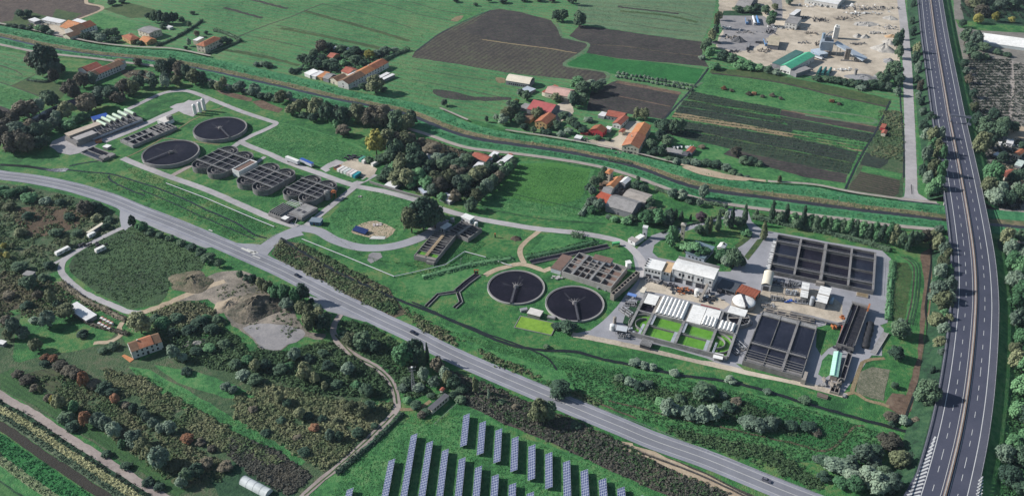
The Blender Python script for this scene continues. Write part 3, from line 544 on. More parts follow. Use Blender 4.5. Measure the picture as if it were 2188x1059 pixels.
for yy, in ((y1,),(y2,)):
    p = min(WM, key=lambda q: abs(q.y-yy)); k = MB(); k.box(p.x-13.4, p.y-.6, 0, p.x+12.4, p.y+.6, ZM-1.35); tag(k.build('bridge_abutment', CONB), 'concrete abutment under the motorway '+('on the far river bank' if yy == y1 else 'on the near river bank'), 'bridge abutment')
# hatched gore where the slip road leaves
G0 = [(2021,830),(2009,890),(2001,920),(1985,950),(1962,1000),(1930,1059),(1900,1110),(1960,1130),(1992,1059),(2008,1000),(2018,950),(2028,890),(2030,850)]
o = poly('slip_road', G0, ASPD, z=ZM-.05, zin=ZM, jit=0)
k = MB()
for i in range(19):
    f = i/18.0; y = 935+f*150; xl = np.interp(y, [920,950,1000,1059,1110], [2000,1986,1964,1933,1906]); xr = np.interp(y, [920,1000,1059,1110], [1995,1978,1955,1936])+2
    xr = np.interp(y, [935,1000,1059,1110], [1999,1984,1966,1948])
    a, b = at(xl+1, y+5, ZM), at(xr, y-3, ZM); d = (b-a).normalized(); n = Vector((-d.y,d.x,0))*.42
    k.quad(*[(q.x,q.y,ZM+.05) for q in (a-n, b-n, b+n, a+n)])
o = k.build('motorway_marking', MK); o['kind'] = 'structure'; tag(o, 'white hatching on the slip road at the lower left of the motorway', 'road marking')
k = MB()
for i in range(9):
    y = 1022+i*7; x0 = 2098-(y-1022)*.06; a, b = at(x0-7-(y-1022)*.12, y+5, ZM), at(x0+3, y-5, ZM); d = (b-a).normalized(); n = Vector((-d.y,d.x,0))*.3
    k.quad(*[(q.x,q.y,ZM+.035) for q in (a-n, b-n, b+n, a+n)])
o = k.build('motorway_marking', MK); o['kind'] = 'structure'; tag(o, 'small white hatching at the lower right edge of the motorway', 'road marking')
# arrow and figures on the shoulder near the gantry
# gantry
ga = at(1999,249,ZM+0); gb = at(2033,253,ZM)
GST = plain('gantry_steel', (.16,.17,.21), .5, .2, .6)
pc = min(WM, key=lambda q: abs(q.y-at(2020,262,ZM).y)); i0 = WM.index(pc); d = (WM[i0+1]-WM[i0]); d.z = 0; d.normalize(); N = Vector((-d.y,d.x,0))
t = thing('sign_gantry', 'grey steel gantry spanning the left carriageway of the motorway', 'gantry', (pc.x,pc.y,ZM), math.atan2(N.y,N.x))
for i, xx in enumerate((13.2, -.1)): MB().box(xx-.2,-.9,0,xx+.2,-.5,6.0).box(xx-.2,.5,0,xx+.2,.9,6.0).build('leg', GST, t)
k = MB()
for zz in (6.0,7.3):
    for yy in (-1.0,.8): k.box(-1.6,yy,zz,14.2,yy+.2,zz+.2)
for q in range(16): k.tube((-1.6+q, -.9, 6.1 if q%2 else 7.4),(-.6+q,-.9,7.4 if q%2 else 6.1),.08); k.tube((-1.6+q,-.9,7.4),(-1.1+q,.9,7.4),.08)
k.build('truss', GST, t); MB().box(-1.6,-1.12,6.1,12,-1.04,7.5).build('sign_panel', GST, t); MB().box(-1.6,-1.0,6.0,14.2,1.0,6.06).build('walkway', GST, t)
MB().box(12.6,-1.6,.0,15.4,1.6,1.3).build('cabinet', GST, t)
# ---------------------------------------------------------------- works: shared materials
CT = plain('tank_concrete', (.235,.23,.225), .9, .45, .35)
CTD = plain('tank_concrete_dark', (.20,.19,.185), .9, .35, .35)
CTB = plain('tank_concrete_stained', (.26,.23,.20), .9, .4, .4)
BLK = mat('black_liquor', [(.008,.008,.013),(.013,.012,.020),(.022,.020,.030)], (.03,.15,.6), (.4,.3,.3), rough=.4, spec=.06)
BLU = mat('settled_water', [(.010,.011,.020),(.018,.020,.033),(.034,.036,.052)], (.04,.15,.6), (.5,.3,.2), rough=.3, spec=.25)
AER = mat('aerated_water', [(.010,.010,.014),(.020,.020,.026),(.040,.040,.046)], (.06,.3,1.2), (.4,.3,.3), rough=.6, spec=.15)
ALG = mat('algae_water', [(.06,.17,.02),(.10,.26,.03),(.13,.31,.045)], (.08,.4,1.5), (.4,.4,.3), rough=.5, spec=.3)
ALG2 = mat('duckweed', [(.10,.20,.028),(.17,.30,.038),(.21,.35,.05)], (.08,.4,1.5), (.4,.4,.3), rough=.6)
SLU = plain('dry_sludge', (.16,.105,.085), .95, .3, .3)
WHT = mat('white_sheet', [(.55,.54,.51),(.70,.69,.66),(.80,.79,.76)], (.05,.4,1.6), (.4,.35,.25), rough=.55)
WHD = mat('white_wall', [(.42,.42,.42),(.60,.60,.59),(.72,.71,.69)], (.08,.4,1.6), (.4,.35,.25), rough=.8)
CREAM = plain('cream_sheet', (.62,.56,.45), .6, .15, .3)
STEEL = plain('bright_steel', (.34,.36,.39), .5, .3, .6)
DKST = plain('dark_machinery', (.055,.055,.065), .6, .5, .8)
GLS = plain('window_glass', (.02,.022,.028), .15, .2, .6, spec=.5)
OR = plain('rusty_orange', (.42,.15,.06), .7, .35, .7)
BLUE = plain('blue_sheet', (.035,.09,.33), .5, .2, .5)
WOOD = plain('walkway_boards', (.30,.225,.14), .85, .3, .7)
PGR = plain('pale_green_vessel', (.40,.50,.38), .5, .2, .6)
MINT = plain('mint_sheet', (.40,.68,.54), .5, .15, .6)
PIPEW = plain('white_pipe', (.50,.51,.52), .5, .12, .4)
def wrect(A,B,C,h,label,name,cat,group=None):
    o, ang, L, W = rect(A,B,C,h); return thing(name, label, cat, (o.x,o.y,0), ang, group), L, W
def grid_tank(t, L, W, h, xs, ys, fills, tw=.4, liq=.9, m=None, wm=None, skip=(), outer=None):
    """walls along both grids; fills[(i,j)] = (material, surface height) ; xs, ys in metres"""
    m = m or CT
    k = MB(); a = tw/2
    k.box(-a,-a,0,L+a,a,h); k.box(-a,W-a,0,L+a,W+a,h); k.box(-a,a,0,a,W-a,h-.004); k.box(L-a,a,0,L+a,W-a,h-.004)
    k.build('outer_wall', m, t)
    m2 = m
    X = [0]+list(xs)+[L]; Y = [0]+list(ys)+[W]
    for y in ys: MB().box(a+.003,y-a*.7,.1,L-a-.003,y+a*.7,h-.05).build('dividing_wall', m, t)
    for i, x in enumerate(xs):
        for j in range(len(Y)-1):
            if ('x',i,j) in skip: continue
            MB().box(x-a*.7, Y[j]+a*(1 if j == 0 else .7)+.003, .1, x+a*.7, Y[j+1]-a*(1 if j == len(Y)-2 else .7)-.003, h-.06).build('cross_wall', m, t)
    for i in range(len(X)-1):
        for j in range(len(Y)-1):
            f = fills(i, j)
            if f is None: continue
            fm, fz = f; e = .16
            k = MB(); k.quad((X[i]+e,Y[j]+e,fz),(X[i+1]-e,Y[j]+e,fz),(X[i+1]-e,Y[j+1]-e,fz),(X[i]+e,Y[j+1]-e,fz)); k.build('liquid' if fm not in (SLU,CTD) else 'floor', fm, t)
def deck(t, x0, y0, x1, y1, z, m=None, rail=True, name='walkway'):
    d = MB().box(x0,y0,z,x1,y1,z+.18).build(name, m or CT, t)
    if rail:
        k = MB(); lx = x1-x0 > y1-y0
        for s in (0,1):
            if lx:
                yy = (y0,y1)[s]; k.tube((x0,yy,z+1.1),(x1,yy,z+1.1),.05,4)
                for q in range(int((x1-x0)/2.5)+1): k.tube((x0+q*2.5,yy,z+.18),(x0+q*2.5,yy,z+1.1),.04,4)
            else:
                xx = (x0,x1)[s]; k.tube((xx,y0,z+1.1),(xx,y1,z+1.1),.05,4)
                for q in range(int((y1-y0)/2.5)+1): k.tube((xx,y0+q*2.5,z+.18),(xx,y0+q*2.5,z+1.1),.04,4)
        k.build('handrail', GALV, d)
# ---------------------------------------------------------------- round clarifiers
def clarifier(px, py, R, h, ang, label, liquid, m):
    c = at(px, py, h); t = thing('settling_tank', label, 'tank', (c.x,c.y,0), 0, 'round settling tanks')
    MB().ring(0,0,0,h,R+.32,R,96).build('wall', m, t)
    MB().ring(0,0,h-.55,h-.2,R-.02,R-.75,96).build('overflow_trough', CTD, t)
    MB().cyl(0,0,h-1.0,h-.62,R-.05,96).build('liquid', liquid, t)
    MB().cyl(0,0,h-.6,h+.7,1.5,20).cyl(0,0,h+.71,h+1.3,.6,12).build('centre_column', CTD, t)
    ca, sa = math.cos(ang), math.sin(ang); k = MB()
    def P(r, o, z): return (r*ca-o*sa, r*sa+o*ca, z)
    for o_ in (-.55,.55): k.tube(P(.2,o_,h+.9),P(R+.3,o_,h+.35),.10,4); k.tube(P(.2,o_,h+1.6),P(R+.3,o_,h+1.2),.05,4)
    for q in range(9): k.tube(P(R*q/8,-.55,h+.9-.55*q/8),P(R*q/8,-.55,h+1.6-.4*q/8),.05,4); k.tube(P(R*q/8,.55,h+.9-.55*q/8),P(R*q/8,.55,h+1.6-.4*q/8),.05,4)
    BRG = plain('bridge_grey', (.085,.085,.098), .7, .3, .8); b = k.build('scraper_bridge', BRG, t); kk = MB()
    kk.quad(P(0,-.36,h+.95),P(R+.3,-.36,h+.4),P(R+.3,.36,h+.4),P(0,.36,h+.95)); kk.build('deck', BRG, b)
    MB().box(R*ca-.5,R*sa-.5,h+.02,R*ca+.5,R*sa+.5,h+.9).build('drive_unit', DKST, b)
    fr = random.Random(int(px)); k = MB()
    for q in range(7):
        a3 = ang+PI+fr.gauss(0,.9); r0, r1 = fr.uniform(1.8,4), fr.uniform(4,R*.72); w_ = fr.uniform(.15,.7); k.quad((r0*math.cos(a3),r0*math.sin(a3),h-.59),(r1*math.cos(a3-w_/r1),r1*math.sin(a3-w_/r1),h-.59+q*.0006),(r1*1.1*math.cos(a3),r1*1.1*math.sin(a3),h-.59+q*.0006),(r1*math.cos(a3+w_/r1),r1*math.sin(a3+w_/r1),h-.59+q*.0006))
    o = k.build('foam', plain('scum_foam',(.032,.032,.042),.8,.5,.6), t); o['kind'] = 'stuff'
    for q in range(5):
        a2 = ang+PI*.75+q*.35; MB().tube((1.6*math.cos(a2),1.6*math.sin(a2),h-.55),(5.2*math.cos(a2),5.2*math.sin(a2),h-.57),.13,4).build('skimmer_blade', CTD, t)
clarifier(470,273.5,21.0,3.0,-.95,'round dark tank with tall grey wall nearest the three white silos',BLK,CT)
clarifier(364.5,325,21.2,3.0,-2.3,'round dark tank with tall pale wall left of the lobed aeration basins',BLK,CT)
clarifier(1102.5,611.5,17.3,1.1,-1.75,'left of two low round black tanks beside the brown concrete cell block',BLK,CONW)
clarifier(1228,646.5,17.3,1.1,-1.5,'right of two low round black tanks beside the tarmac lane',BLK,CONW)
# ---------------------------------------------------------------- lobed oxidation basins
CTO = plain('basin_concrete', (.165,.162,.16), .9, .5, .4)
def stadium(x0, x1, yc, r, n=18, right=True, left=True):
    P = []
    if right: P += [(x1+r*math.cos(a), yc+r*math.sin(a)) for a in np.linspace(-PI/2, PI/2, n)]
    else: P += [(x1, yc-r), (x1, yc+r)]
    if left: P += [(x0-r*math.cos(a), yc-r*math.sin(a)) for a in np.linspace(-PI/2, PI/2, n)]
    else: P += [(x0, yc+r), (x0, yc-r)]
    return P
def shell(k, Po, Pi, z0, z1):
    n = len(Po); V = [(p[0],p[1],z0) for p in Po]+[(p[0],p[1],z1) for p in Po]+[(p[0],p[1],z1) for p in Pi]+[(p[0],p[1],z0) for p in Pi]
    F = []
    for i in range(n):
        j = (i+1)%n
        for a in range(3): F.append((a*n+i,a*n+j,(a+1)*n+j,(a+1)*n+i))
    k.add(V, F)
def oxidation(A, B, C, h, label, left=True):
    # A,B: ends of the near walkway, C: far end of the far walkway on B's side
    t, W, L = wrect(A,B,C,h,label,'aeration_basin','tank','lobed aeration basins')   # local x across, y along
    r = W/4-.02; t.location.z = 0
    for s in (0,1):
        yc = W*(.25+.5*s)
        # swap axes: stadium drawn along y
        So = [(y, x) for x, y in stadium(-1.5, L+1.5, yc, r, right=True, left=left)]; Si = [(y, x) for x, y in stadium(-1.5 if left else -1.1, L+1.5, yc, r-.4, right=True, left=left)]
        k = MB(); shell(k, So, Si, 0, h); k.build('outer_wall', CTO, t)
        MB().prism([(p[0],p[1]) for p in Si], h-1.6, h-1.25).build('liquid', AER, t)
        MB().box(yc-.15, (-r*.55 if left else 0), .5, yc+.15, L+r*.55, h-.4).build('baffle_wall', CTD, t)
        for e, on in ((0,left),(1,True)):
            if not on: continue
            cy = -1.5 if e == 0 else L+1.5
            MB().ring(yc,cy,h-1.3,h-.35,r*.62,r*.62-.28,20,(PI if e == 0 else 0)+.2,(2*PI if e == 0 else PI)-.2).build('guide_wall', CTD, t)
            MB().ring(yc,cy,h-1.3,h-.4,r*.3,r*.3-.22,14,(PI if e == 0 else 0)+.3,(2*PI if e == 0 else PI)-.1).build('guide_wall', CTD, t)
    for yy in (0, L): deck(t, -.6, yy-.75, W+.6, yy+.75, h+.02, CTO)
    MB().box(W*.5-.45,.8,h+.01,W*.5+.45,L-.8,h+.12).build('middle_walkway', CTD, t)
    for f in (.36,.66): MB().tube((.3,L*f,h+.3),(W-.3,L*f,h+.3),.16).build('air_pipe', GALV, t)
    return t, W, L
oxidation((421,341),(486,365),(528,340),4.6,'lobed concrete aeration basin nearest the round settling tanks')
oxidation((516,375),(583,400),(620,378),4.6,'middle lobed concrete aeration basin beside the small white block')
t3, w3, l3 = oxidation((613,400),(680,423),(716,404),4.6,'lobed concrete aeration basin with orange plant at its side, beside the access road', left=True)
# white block between the first two
t, L, W = wrect((495.6,361.7),(510,367),(549.6,346),5.4,'white flat topped block standing between the first and middle aeration basins','blower_house','building')
MB().box(0,0,0,L,W,5.0).build('wall', WHD, t); k = MB(); k.box(-.15,-.15,5.003,L+.15,.5,5.6); k.box(-.15,W-.5,5.003,L+.15,W+.15,5.6); k.box(-.15,.5,5.003,.4,W-.5,5.597); k.box(L-.4,.5,5.003,L+.15,W-.5,5.597); k.build('parapet', WHD, t)
MB().box(.4,.5,5.003,L-.4,W-.5,5.08).build('roof', SLU, t)
# inlet works at the cut end of the third basin
t, L, W = wrect((572,452),(628,474),(668,436),3.6,'dark inlet works with screens and channels at the near end of the last aeration basin','inlet_works','building')
k = MB(); k.box(0,0,0,L*.48,W*.62,2.6); k.build('base_block', CTD, t)
for q in range(6): MB().box(.6+q*L*.075,1.0,2.603,1.0+q*L*.075,W*.60,3.9).build('screen_channel_wall', CT, t)
for q in range(5): MB().box(1.05+q*L*.075,1.0,2.61,.55+(q+1)*L*.075,W*.60,2.9).build('channel', BLK, t)
MB().box(L*.50,W*.30,0,L,W*.95,3.1).build('channel_block', CTD, t); MB().box(L*.54,W*.36,3.104,L*.96,W*.9,3.3).build('deck', CT, t)
for q in (0,1): MB().box(L*(.60+.19*q),W*.5,3.304,L*(.72+.19*q),W*.62,3.36).build('hatch', DKST, t)
MB().box(L*.50,0,0,L*.78,W*.27,2.4).build('pump_pit', DKST, t); MB().box(L*.5,-.3,2.6,L*.68,W*.16,2.75).build('cover_panel', WHT, t)
k = MB(); k.path([(L*.55,W*.2,3.3),(L*.9,W*.25,3.2),(L*1.0,W*.0,1.2)],.25); k.build('pipe', GALV, t)
k = MB()
for q in range(4): k.tube((L*.05,W*(.66+.07*q),3.2),(L*.5,W*(.66+.07*q),3.5),.2)
k.build('pipes', STEEL, t)
# tall cylinder and orange machinery at the side of the third basin
c = at(700,425,0); t = thing('sludge_silo', 'round grey concrete silo at the side of the last aeration basin', 'silo', (c.x,c.y,0)); MB().cyl(0,0,0,6.2,2.1,24).build('shell', CT, t); MB().cyl(0,0,6.204,6.9,1.7,20,1.2).build('cap', CT, t)
c = at(709,424,0); t = thing('lifting_frame', 'orange lifting frame beside the grey silo of the last aeration basin', 'machine', (c.x,c.y,0)); k = MB()
for a,b in ((0,0),(3,0),(0,2.4),(3,2.4)): k.box(a-.12,b-.12,0,a+.12,b+.12,4.6)
k.build('legs', OR, t); MB().box(-.3,-.3,4.604,3.3,2.7,4.9).build('top_frame', OR, t); MB().box(.5,.4,4.904,2.3,2.0,6.0).build('motor_house', OR, t)
# kiosk, trailers
t, L, W = wrect((661,473),(684,475),(686,466),2.9,'small blue grey kiosk at the corner of the works access road','kiosk','building')
MB().box(0,0,0,L,W,2.8).build('wall', plain('kiosk_blue',(.06,.14,.22),.6,.25), t); MB().box(-.3,-.3,2.804,L+.3,W+.3,3.0).build('roof', plain('kiosk_roof',(.17,.21,.25),.6,.2), t); MB().box(L*.3,-.05,0,L*.5,-.003,2.1).build('door', DKST, t); MB().box(L*.6,-.05,1,L*.85,-.003,2.0).build('window', GLS, t)
def box_trailer(a, b, z, w, hh, m1, m2, label, name='semi_trailer', cat='trailer', group=None):
    p, q = at(*a), at(*b); L = (q-p).length; t = thing(name, label, cat, (p.x,p.y,0), math.atan2(q.y-p.y,q.x-p.x), group)
    MB().box(0,-w/2,z,L,w/2,z+hh).build('body', m1, t); MB().box(-.04,-w/2-.04,z+hh+.003,L+.04,w/2+.04,z+hh+.18).build('cover', m2, t)
    for xx in (L*.18,L*.8,L*.9):
        for yy in (-w/2+.02,w/2-.32): MB().add(*wheel_geo(xx,yy,.5,.3)).build('wheel', DKST, t)
    MB().box(.2,-.4,z-.35,L-.2,.4,z-.004).build('chassis', DKST, t); return t
def wheel_geo(x, y, r, w, n=12):
    vs = [(x+r*math.cos(2*PI*i/n), y, r+r*math.sin(2*PI*i/n)) for i in range(n)]+[(x+r*math.cos(2*PI*i/n), y+w, r+r*math.sin(2*PI*i/n)) for i in range(n)]
    return vs, [tuple(range(n-1,-1,-1)), tuple(range(n,2*n))]+[(i,(i+1)%n,n+(i+1)%n,n+i) for i in range(n)]
box_trailer((613,343),(639,353),1.1,2.6,2.6,plain('trailer_grey',(.45,.46,.48),.5,.15),WHT,'white topped trailer parked by the works lane, left of the blue one')
box_trailer((644,347),(669,358),1.1,2.6,2.4,plain('trailer_silver',(.42,.44,.48),.5,.15),BLUE,'trailer with a blue cover parked by the works lane')
# silos
for i, (px, py, hh, lab) in enumerate(((417.5,245,8.8,'nearest of three tall white silos beside the round settling tank'),(428.5,241.5,9.4,'middle of three tall white silos beside the round settling tank'),(437.5,237,10.6,'tallest and farthest of three white silos beside the round settling tank'))):
    c = at(px,py); t = thing('white_silo', lab, 'silo', (c.x,c.y,0), 0, 'white silos')
    MB().cyl(0,0,1.0,hh,1.45,20).build('shell', WHT, t); MB().cyl(0,0,hh+.004,hh+.7,1.45,20,.6).build('roof', WHT, t); MB().cyl(0,0,hh+.71,hh+1.2,.45,10).build('vent', WHT, t)
    for q in range(4): a = PI/4+q*PI/2; MB().box(1.1*math.cos(a)-.12,1.1*math.sin(a)-.12,0,1.1*math.cos(a)+.12,1.1*math.sin(a)+.12,.996).build('leg', GALV, t)
    k = MB(); k.tube((1.6,-.25,.2),(1.6,-.25,hh+.8),.05,4); k.tube((1.6,.25,.2),(1.6,.25,hh+.8),.05,4); k.build('ladder', GALV, t)
# screening hall on the west apron
t, L, W = wrect((163,306),(305,253),(286,238),3.2,'long grey sludge treatment hall on the western apron','treatment_hall','building')
MB().box(0,0,0,L,W,3.0).build('wall', CTD, t); MB().box(.2,.2,3.004,L-.2,W-.2,3.1).build('roof', plain('hall_roof',(.15,.145,.145),.9,.4,.3), t)
MB().box(L*.03,.1,3.104,L*.30,W*.38,5.2).build('front_cabin', plain('cabin_grey',(.20,.195,.20),.8,.3), t); MB().box(L*.02,-.1,5.204,L*.31,W*.40,5.45).build('cabin_roof', plain('roof_grey',(.33,.31,.30),.8,.25), t)
MB().box(L*.02,W*.62,3.104,L*.48,W*.98,5.6).build('rear_cabin', CTB, t); MB().box(L*.01,W*.60,5.604,L*.49,W*1.0,5.85).build('rear_roof', plain('roof_tan',(.42,.35,.28),.85,.25), t)
k = MB(); k.path([(L*.22,-1.0,1.6),(L*.98,-1.0,2.4)],.8,10); k.build('duct', plain('duct_grey',(.26,.28,.32),.5,.25), t)
k = MB()
for q in range(9): k.tube((L*(.3+.07*q),-.9,0),(L*(.3+.07*q),-.9,1.8),.15)
k.build('duct_supports', DKST, t)
k = MB()
for q in range(12): k.box(L*(.33+.05*q),W*.05+.3*(q%3),3.11,L*(.33+.05*q)+.9,W*.3+.4*(q%2),3.6+.5*((q*7)%4))
k.build('pumps', DKST, t)
k = MB()
for q in range(7): k.path([(L*(.34+.09*q),W*.1,3.3),(L*(.34+.09*q),W*.1,5.0),(L*(.37+.09*q),W*.55,5.0)],.14)
k.build('pipework', GALV, t)
for i, (px, py) in enumerate(((209,259),(219,252),(230.5,249),(242.5,245),(254,239),(268,235))):
    a = at(px,py,4.6); b = at(px+19,py+9,4.6); t = thing('drum_filter', ('first','second','third','fourth','fifth','sixth')[i]+' pale green drum from the left on the treatment hall roof','filter drum',(a.x,a.y,3.1),math.atan2(b.y-a.y,b.x-a.x),'pale green drums'); ln = (b-a).length
    k = MB(); n = 16; R = 1.45
    k.add([(0,R*math.cos(2*PI*j/n),1.6+R*math.sin(2*PI*j/n)) for j in range(n)]+[(ln,R*math.cos(2*PI*j/n),1.6+R*math.sin(2*PI*j/n)) for j in range(n)],[tuple(range(n)),tuple(range(2*n-1,n-1,-1))]+[(j,(j+1)%n,n+(j+1)%n,n+j) for j in range(n)]); k.build('drum', PGR, t)
    for xx in (.6,ln-.9): MB().box(xx,-.9,.02,xx+.4,.9,.5).build('cradle', GALV, t)
    k = MB(); k.box(ln+.01,-1.0,.02,ln+1.5,1.0,2.6); k.build('drive_unit', DKST, t)
t, L, W = wrect((200,256),(232,247),(227,242),4.2,'low shed with a blue roof behind the treatment hall','shed','building')
MB().box(0,0,0,L,W,3.6).build('wall', CTD, t); k = MB(); k.add([(-.2,-.2,3.7),(L+.2,-.2,3.7),(L+.2,W+.2,4.5),(-.2,W+.2,4.5),(-.2,-.2,3.9),(L+.2,-.2,3.9),(L+.2,W+.2,4.7),(-.2,W+.2,4.7)],[(0,1,2,3),(4,5,6,7),(0,1,5,4),(1,2,6,5),(2,3,7,6),(3,0,4,7)]); k.build('roof', BLUE, t)
# west cell tank, outfall basin and small things
t, L, W = wrect((256.5,298.5),(283,310.5),(376,270.5),2.6,'long low concrete tank of small dark cells beside the western apron','cell_tank','tank')
grid_tank(t, L, W, 2.6, [L*.5], [W*.05,W*.18,W*.31,W*.44,W*.55,W*.62,W*.70,W*.78,W*.86,W*.93], lambda i,j: (CTD,2.3) if j in (0,5) else (BLK,1.5))
deck(t, L*.46, W*.05, L*.54, W*.55, 2.62); k = MB(); k.path([(L*.05,W*.6,3.0),(L*.95,W*.6,3.0)],.2); k.path([(L*.05,W*.8,3.0),(L*.95,W*.8,3.0)],.2); k.build('pipe', CONW, t)
t, L, W = wrect((335,256),(352,262),(367,252),3.4,'small flat roofed white room at the end of the long cell tank','plant_room','building')
MB().box(0,0,0,L,W,3.2).build('wall', WHD, t); MB().box(-.2,-.2,3.204,L+.2,W+.2,3.4).build('roof', plain('roof_pale',(.55,.52,.48),.8,.2), t); MB().box(L*.7,W*.5,3.404,L*.98,W*.95,6.2).build('roof_tower', CTD, t)
t, L, W = wrect((172,325),(218,343),(252,333),1.4,'sunken outfall basin with grey sludge at the foot of the western apron','outfall_basin','tank')
grid_tank(t, L, W, 1.4, [], [W*.48], lambda i,j: (BLU,.5) if j == 0 else (BLK,.4)); k = MB(); k.box(L*.8,W*.1,1.41,L+.6,W*.5,2.6); k.box(L*.85,W*.62,1.41,L+1.2,W*1.02,2.2); k.build('sluice_frames', CTD, t)
t, L, W = wrect((219,313),(229,315.5),(235,310),2.4,'tiny shed with a white roof above the outfall basin','shed','building')
MB().box(0,0,0,L,W,2.2).build('wall', CTD, t); MB().box(-.2,-.2,2.204,L+.2,W+.2,2.4).build('roof', WHT, t)
def skip(a, b, w, m, label, group=None):
    p, q = at(*a), at(*b); L = (q-p).length; t = thing('skip_container', label, 'skip', (p.x,p.y,0), math.atan2(q.y-p.y,q.x-p.x), group)
    k = MB(); k.add([(.6,-w/2,.15),(L-.4,-w/2,.15),(L,-w/2,2.0),(0,-w/2,2.0),(.6,w/2,.15),(L-.4,w/2,.15),(L,w/2,2.0),(0,w/2,2.0)],[(0,1,2,3),(7,6,5,4),(0,4,5,1),(1,5,6,2),(3,7,4,0)]); k.build('body', m, t)
    MB().box(.3,-w/2+.2,1.5,L-.3,w/2-.2,1.6).build('load', DKST, t); return t
skip((204,305.5),(219,303),2.6,OR,'rusty orange skip beside the outfall basin')
# containers on the storage yard
def container(a, b, w, hh, m, label, group):
    p, q = at(*a), at(*b); L = (q-p).length; t = thing('container', label, 'container', (p.x,p.y,0), math.atan2(q.y-p.y,q.x-p.x), group)
    k = MB(); k.box(0,-w/2,.12,L,w/2,hh)
    k.build('body', m, t); k = MB(); n = int(L/.6)
    for q_ in range(n): k.box(.15+q_*.6,-w/2-.05,.2,.45+q_*.6,-w/2-.003,hh-.15); k.box(.15+q_*.6,w/2+.003,.2,.45+q_*.6,w/2+.05,hh-.15)
    k.build('ribs', m, t); MB().box(-.05,-w/2+.1,.25,-.003,w/2-.1,hh-.12).build('door', m, t); return t
TEAL = plain('teal_paint',(.03,.24,.28),.5,.2); GRN = plain('green_paint',(.08,.27,.20),.5,.25); CW1 = plain('container_white',(.62,.60,.57),.55,.18); CW2 = plain('container_pink',(.55,.49,.47),.6,.2)
skip((714.5,364),(728,357.5),2.5,OR,'orange skip at the left end of the front container row','containers on the storage yard')
for a, b, m, lab in (((722.5,368),(736,360.5),CW1,'first white container right of the orange skip in the front row'),((729.5,371),(743,363),CW1,'second white container right of the orange skip in the front row'),((736.5,373),(750,365.5),plain('container_grey',(.48,.52,.49),.6,.2),'greenish grey container in the middle of the front row'),((743,376),(757,367.5),CW2,'pinkish white container in the front row'),((749.5,378.5),(763,370),CW1,'white container left of the teal one in the front row'),((756.5,381.5),(770,372.5),TEAL,'teal container at the right end of the front row'),
    ((769,346.5),(780,339.5),GRN,'green container in the back row of the storage yard'),((775.5,350),(788,342),CW1,'white container right of the green one in the back row'),((795,356),(810,348),CW1,'lone white container at the right of the back row')): container(a,b,2.45,2.5,m,lab,'containers on the storage yard')
c = at(757,337); t = thing('scrap_heap', 'dark heap of scrap at the back corner of the storage yard', 'heap', (c.x,c.y,0)); k = MB(); ra = random.Random(3)
for q in range(40): x, y, z = ra.gauss(0,3.4), ra.gauss(0,2.0), ra.uniform(0,1.2); s = ra.uniform(.4,1.2); k.box(x-s,y-s*.5,z,x+s,y+s*.5,z+s*.7)
k.build('debris', DKST, t)
# pale pipelines
def pipeline(pts, lab, h=.9, r=.26):
    W_ = world(pts, h); t = thing('pipeline', lab, 'pipe'); k = MB(); k.path([tuple(p) for p in W_], r, 8); k.build('pipe', PIPEW, t); k = MB()
    for a, b in zip(W_[:-1], W_[1:]):
        n = int((b-a).length/5)
        for q in range(n+1): p = a+(b-a)*(q/max(1,n)); k.box(p.x-.2,p.y-.2,0,p.x+.2,p.y+.2,h-r*.6)
    o = k.build('pipe_supports', CONW, t)
pipeline([(355,391),(440,423),(520,457),(586,484)],'long white pipe running along the lower lane of the western works')
pipeline([(645,510),(740,548),(842,590),(880,582),(952,565),(993,537),(1038,549)],'long white pipe with a kink below the middle cell tank')
pipeline([(1060,556),(1078,563),(1093,567)],'short white pipe end beside the sandy track',.7)
# middle tank
t, L, W = wrect((885,545),(930,555),(995,506),3.4,'long concrete tank with a wooden walkway and two green end cells','cell_tank','tank')
grid_tank(t, L, W, 3.4, [L*.5], [W*.07,W*.22,W*.40,W*.60,W*.68,W*.76,W*.84,W*.92], lambda i,j: (CTB,3.0) if j == 0 else ((ALG,2.4) if j == 1 else (BLK,1.9)), m=CTD)
deck(t, L*.43, W*.07, L*.57, W*.93, 3.42, WOOD); MB().box(L*.62,-1.6,0,L*.98,-.25,2.0).build('outlet_box', CTD, t)
for q in range(3): MB().tube((L*.08,W*(.28+.2*q),3.5),(L*.92,W*(.28+.2*q),3.5),.14).build('pipe', CONW, t)
t, L, W = wrect((957,492),(1000,509),(1027,487),3.2,'grid of dark open concrete cells behind the long tank with the wooden walkway','cell_tank','tank')
grid_tank(t, L, W, 3.2, [L*.5], [W*.22,W*.45,W*.66,W*.84], lambda i,j: (BLK,1.6), m=CTD); deck(t, L*.44, .4, L*.56, W-.4, 3.22, CTB)
t, L, W = wrect((985,462),(1003.5,469.5),(1014,463),4.6,'small white house with a pale roof beside the works lane','control_house','building')
MB().box(0,0,0,L,W,4.2).build('wall', WHD, t); MB().box(-.3,-.3,4.204,L+.3,W+.3,4.5).build('roof', WHT, t); MB().box(L*.2,-.05,1.6,L*.4,-.003,2.8).build('window', GLS, t); MB().box(L*.6,-.05,0,L*.8,-.003,2.2).build('door', DKST, t); MB().box(L+.003,W*.3,1.6,L+.05,W*.6,2.8).build('window', GLS, t)
t, L, W = wrect((941,485),(950,489),(964,479),3.0,'small pump hut with a white roof left of the dark cell grid','pump_hut','building')
MB().box(0,0,0,L,W,2.8).build('wall', plain('hut_grey',(.35,.38,.42),.7,.2), t); MB().box(-.3,-.3,2.804,L+.3,W+.3,3.0).build('roof', WHT, t); MB().box(L*.3,-.05,0,L*.6,-.003,2.1).build('door', DKST, t)
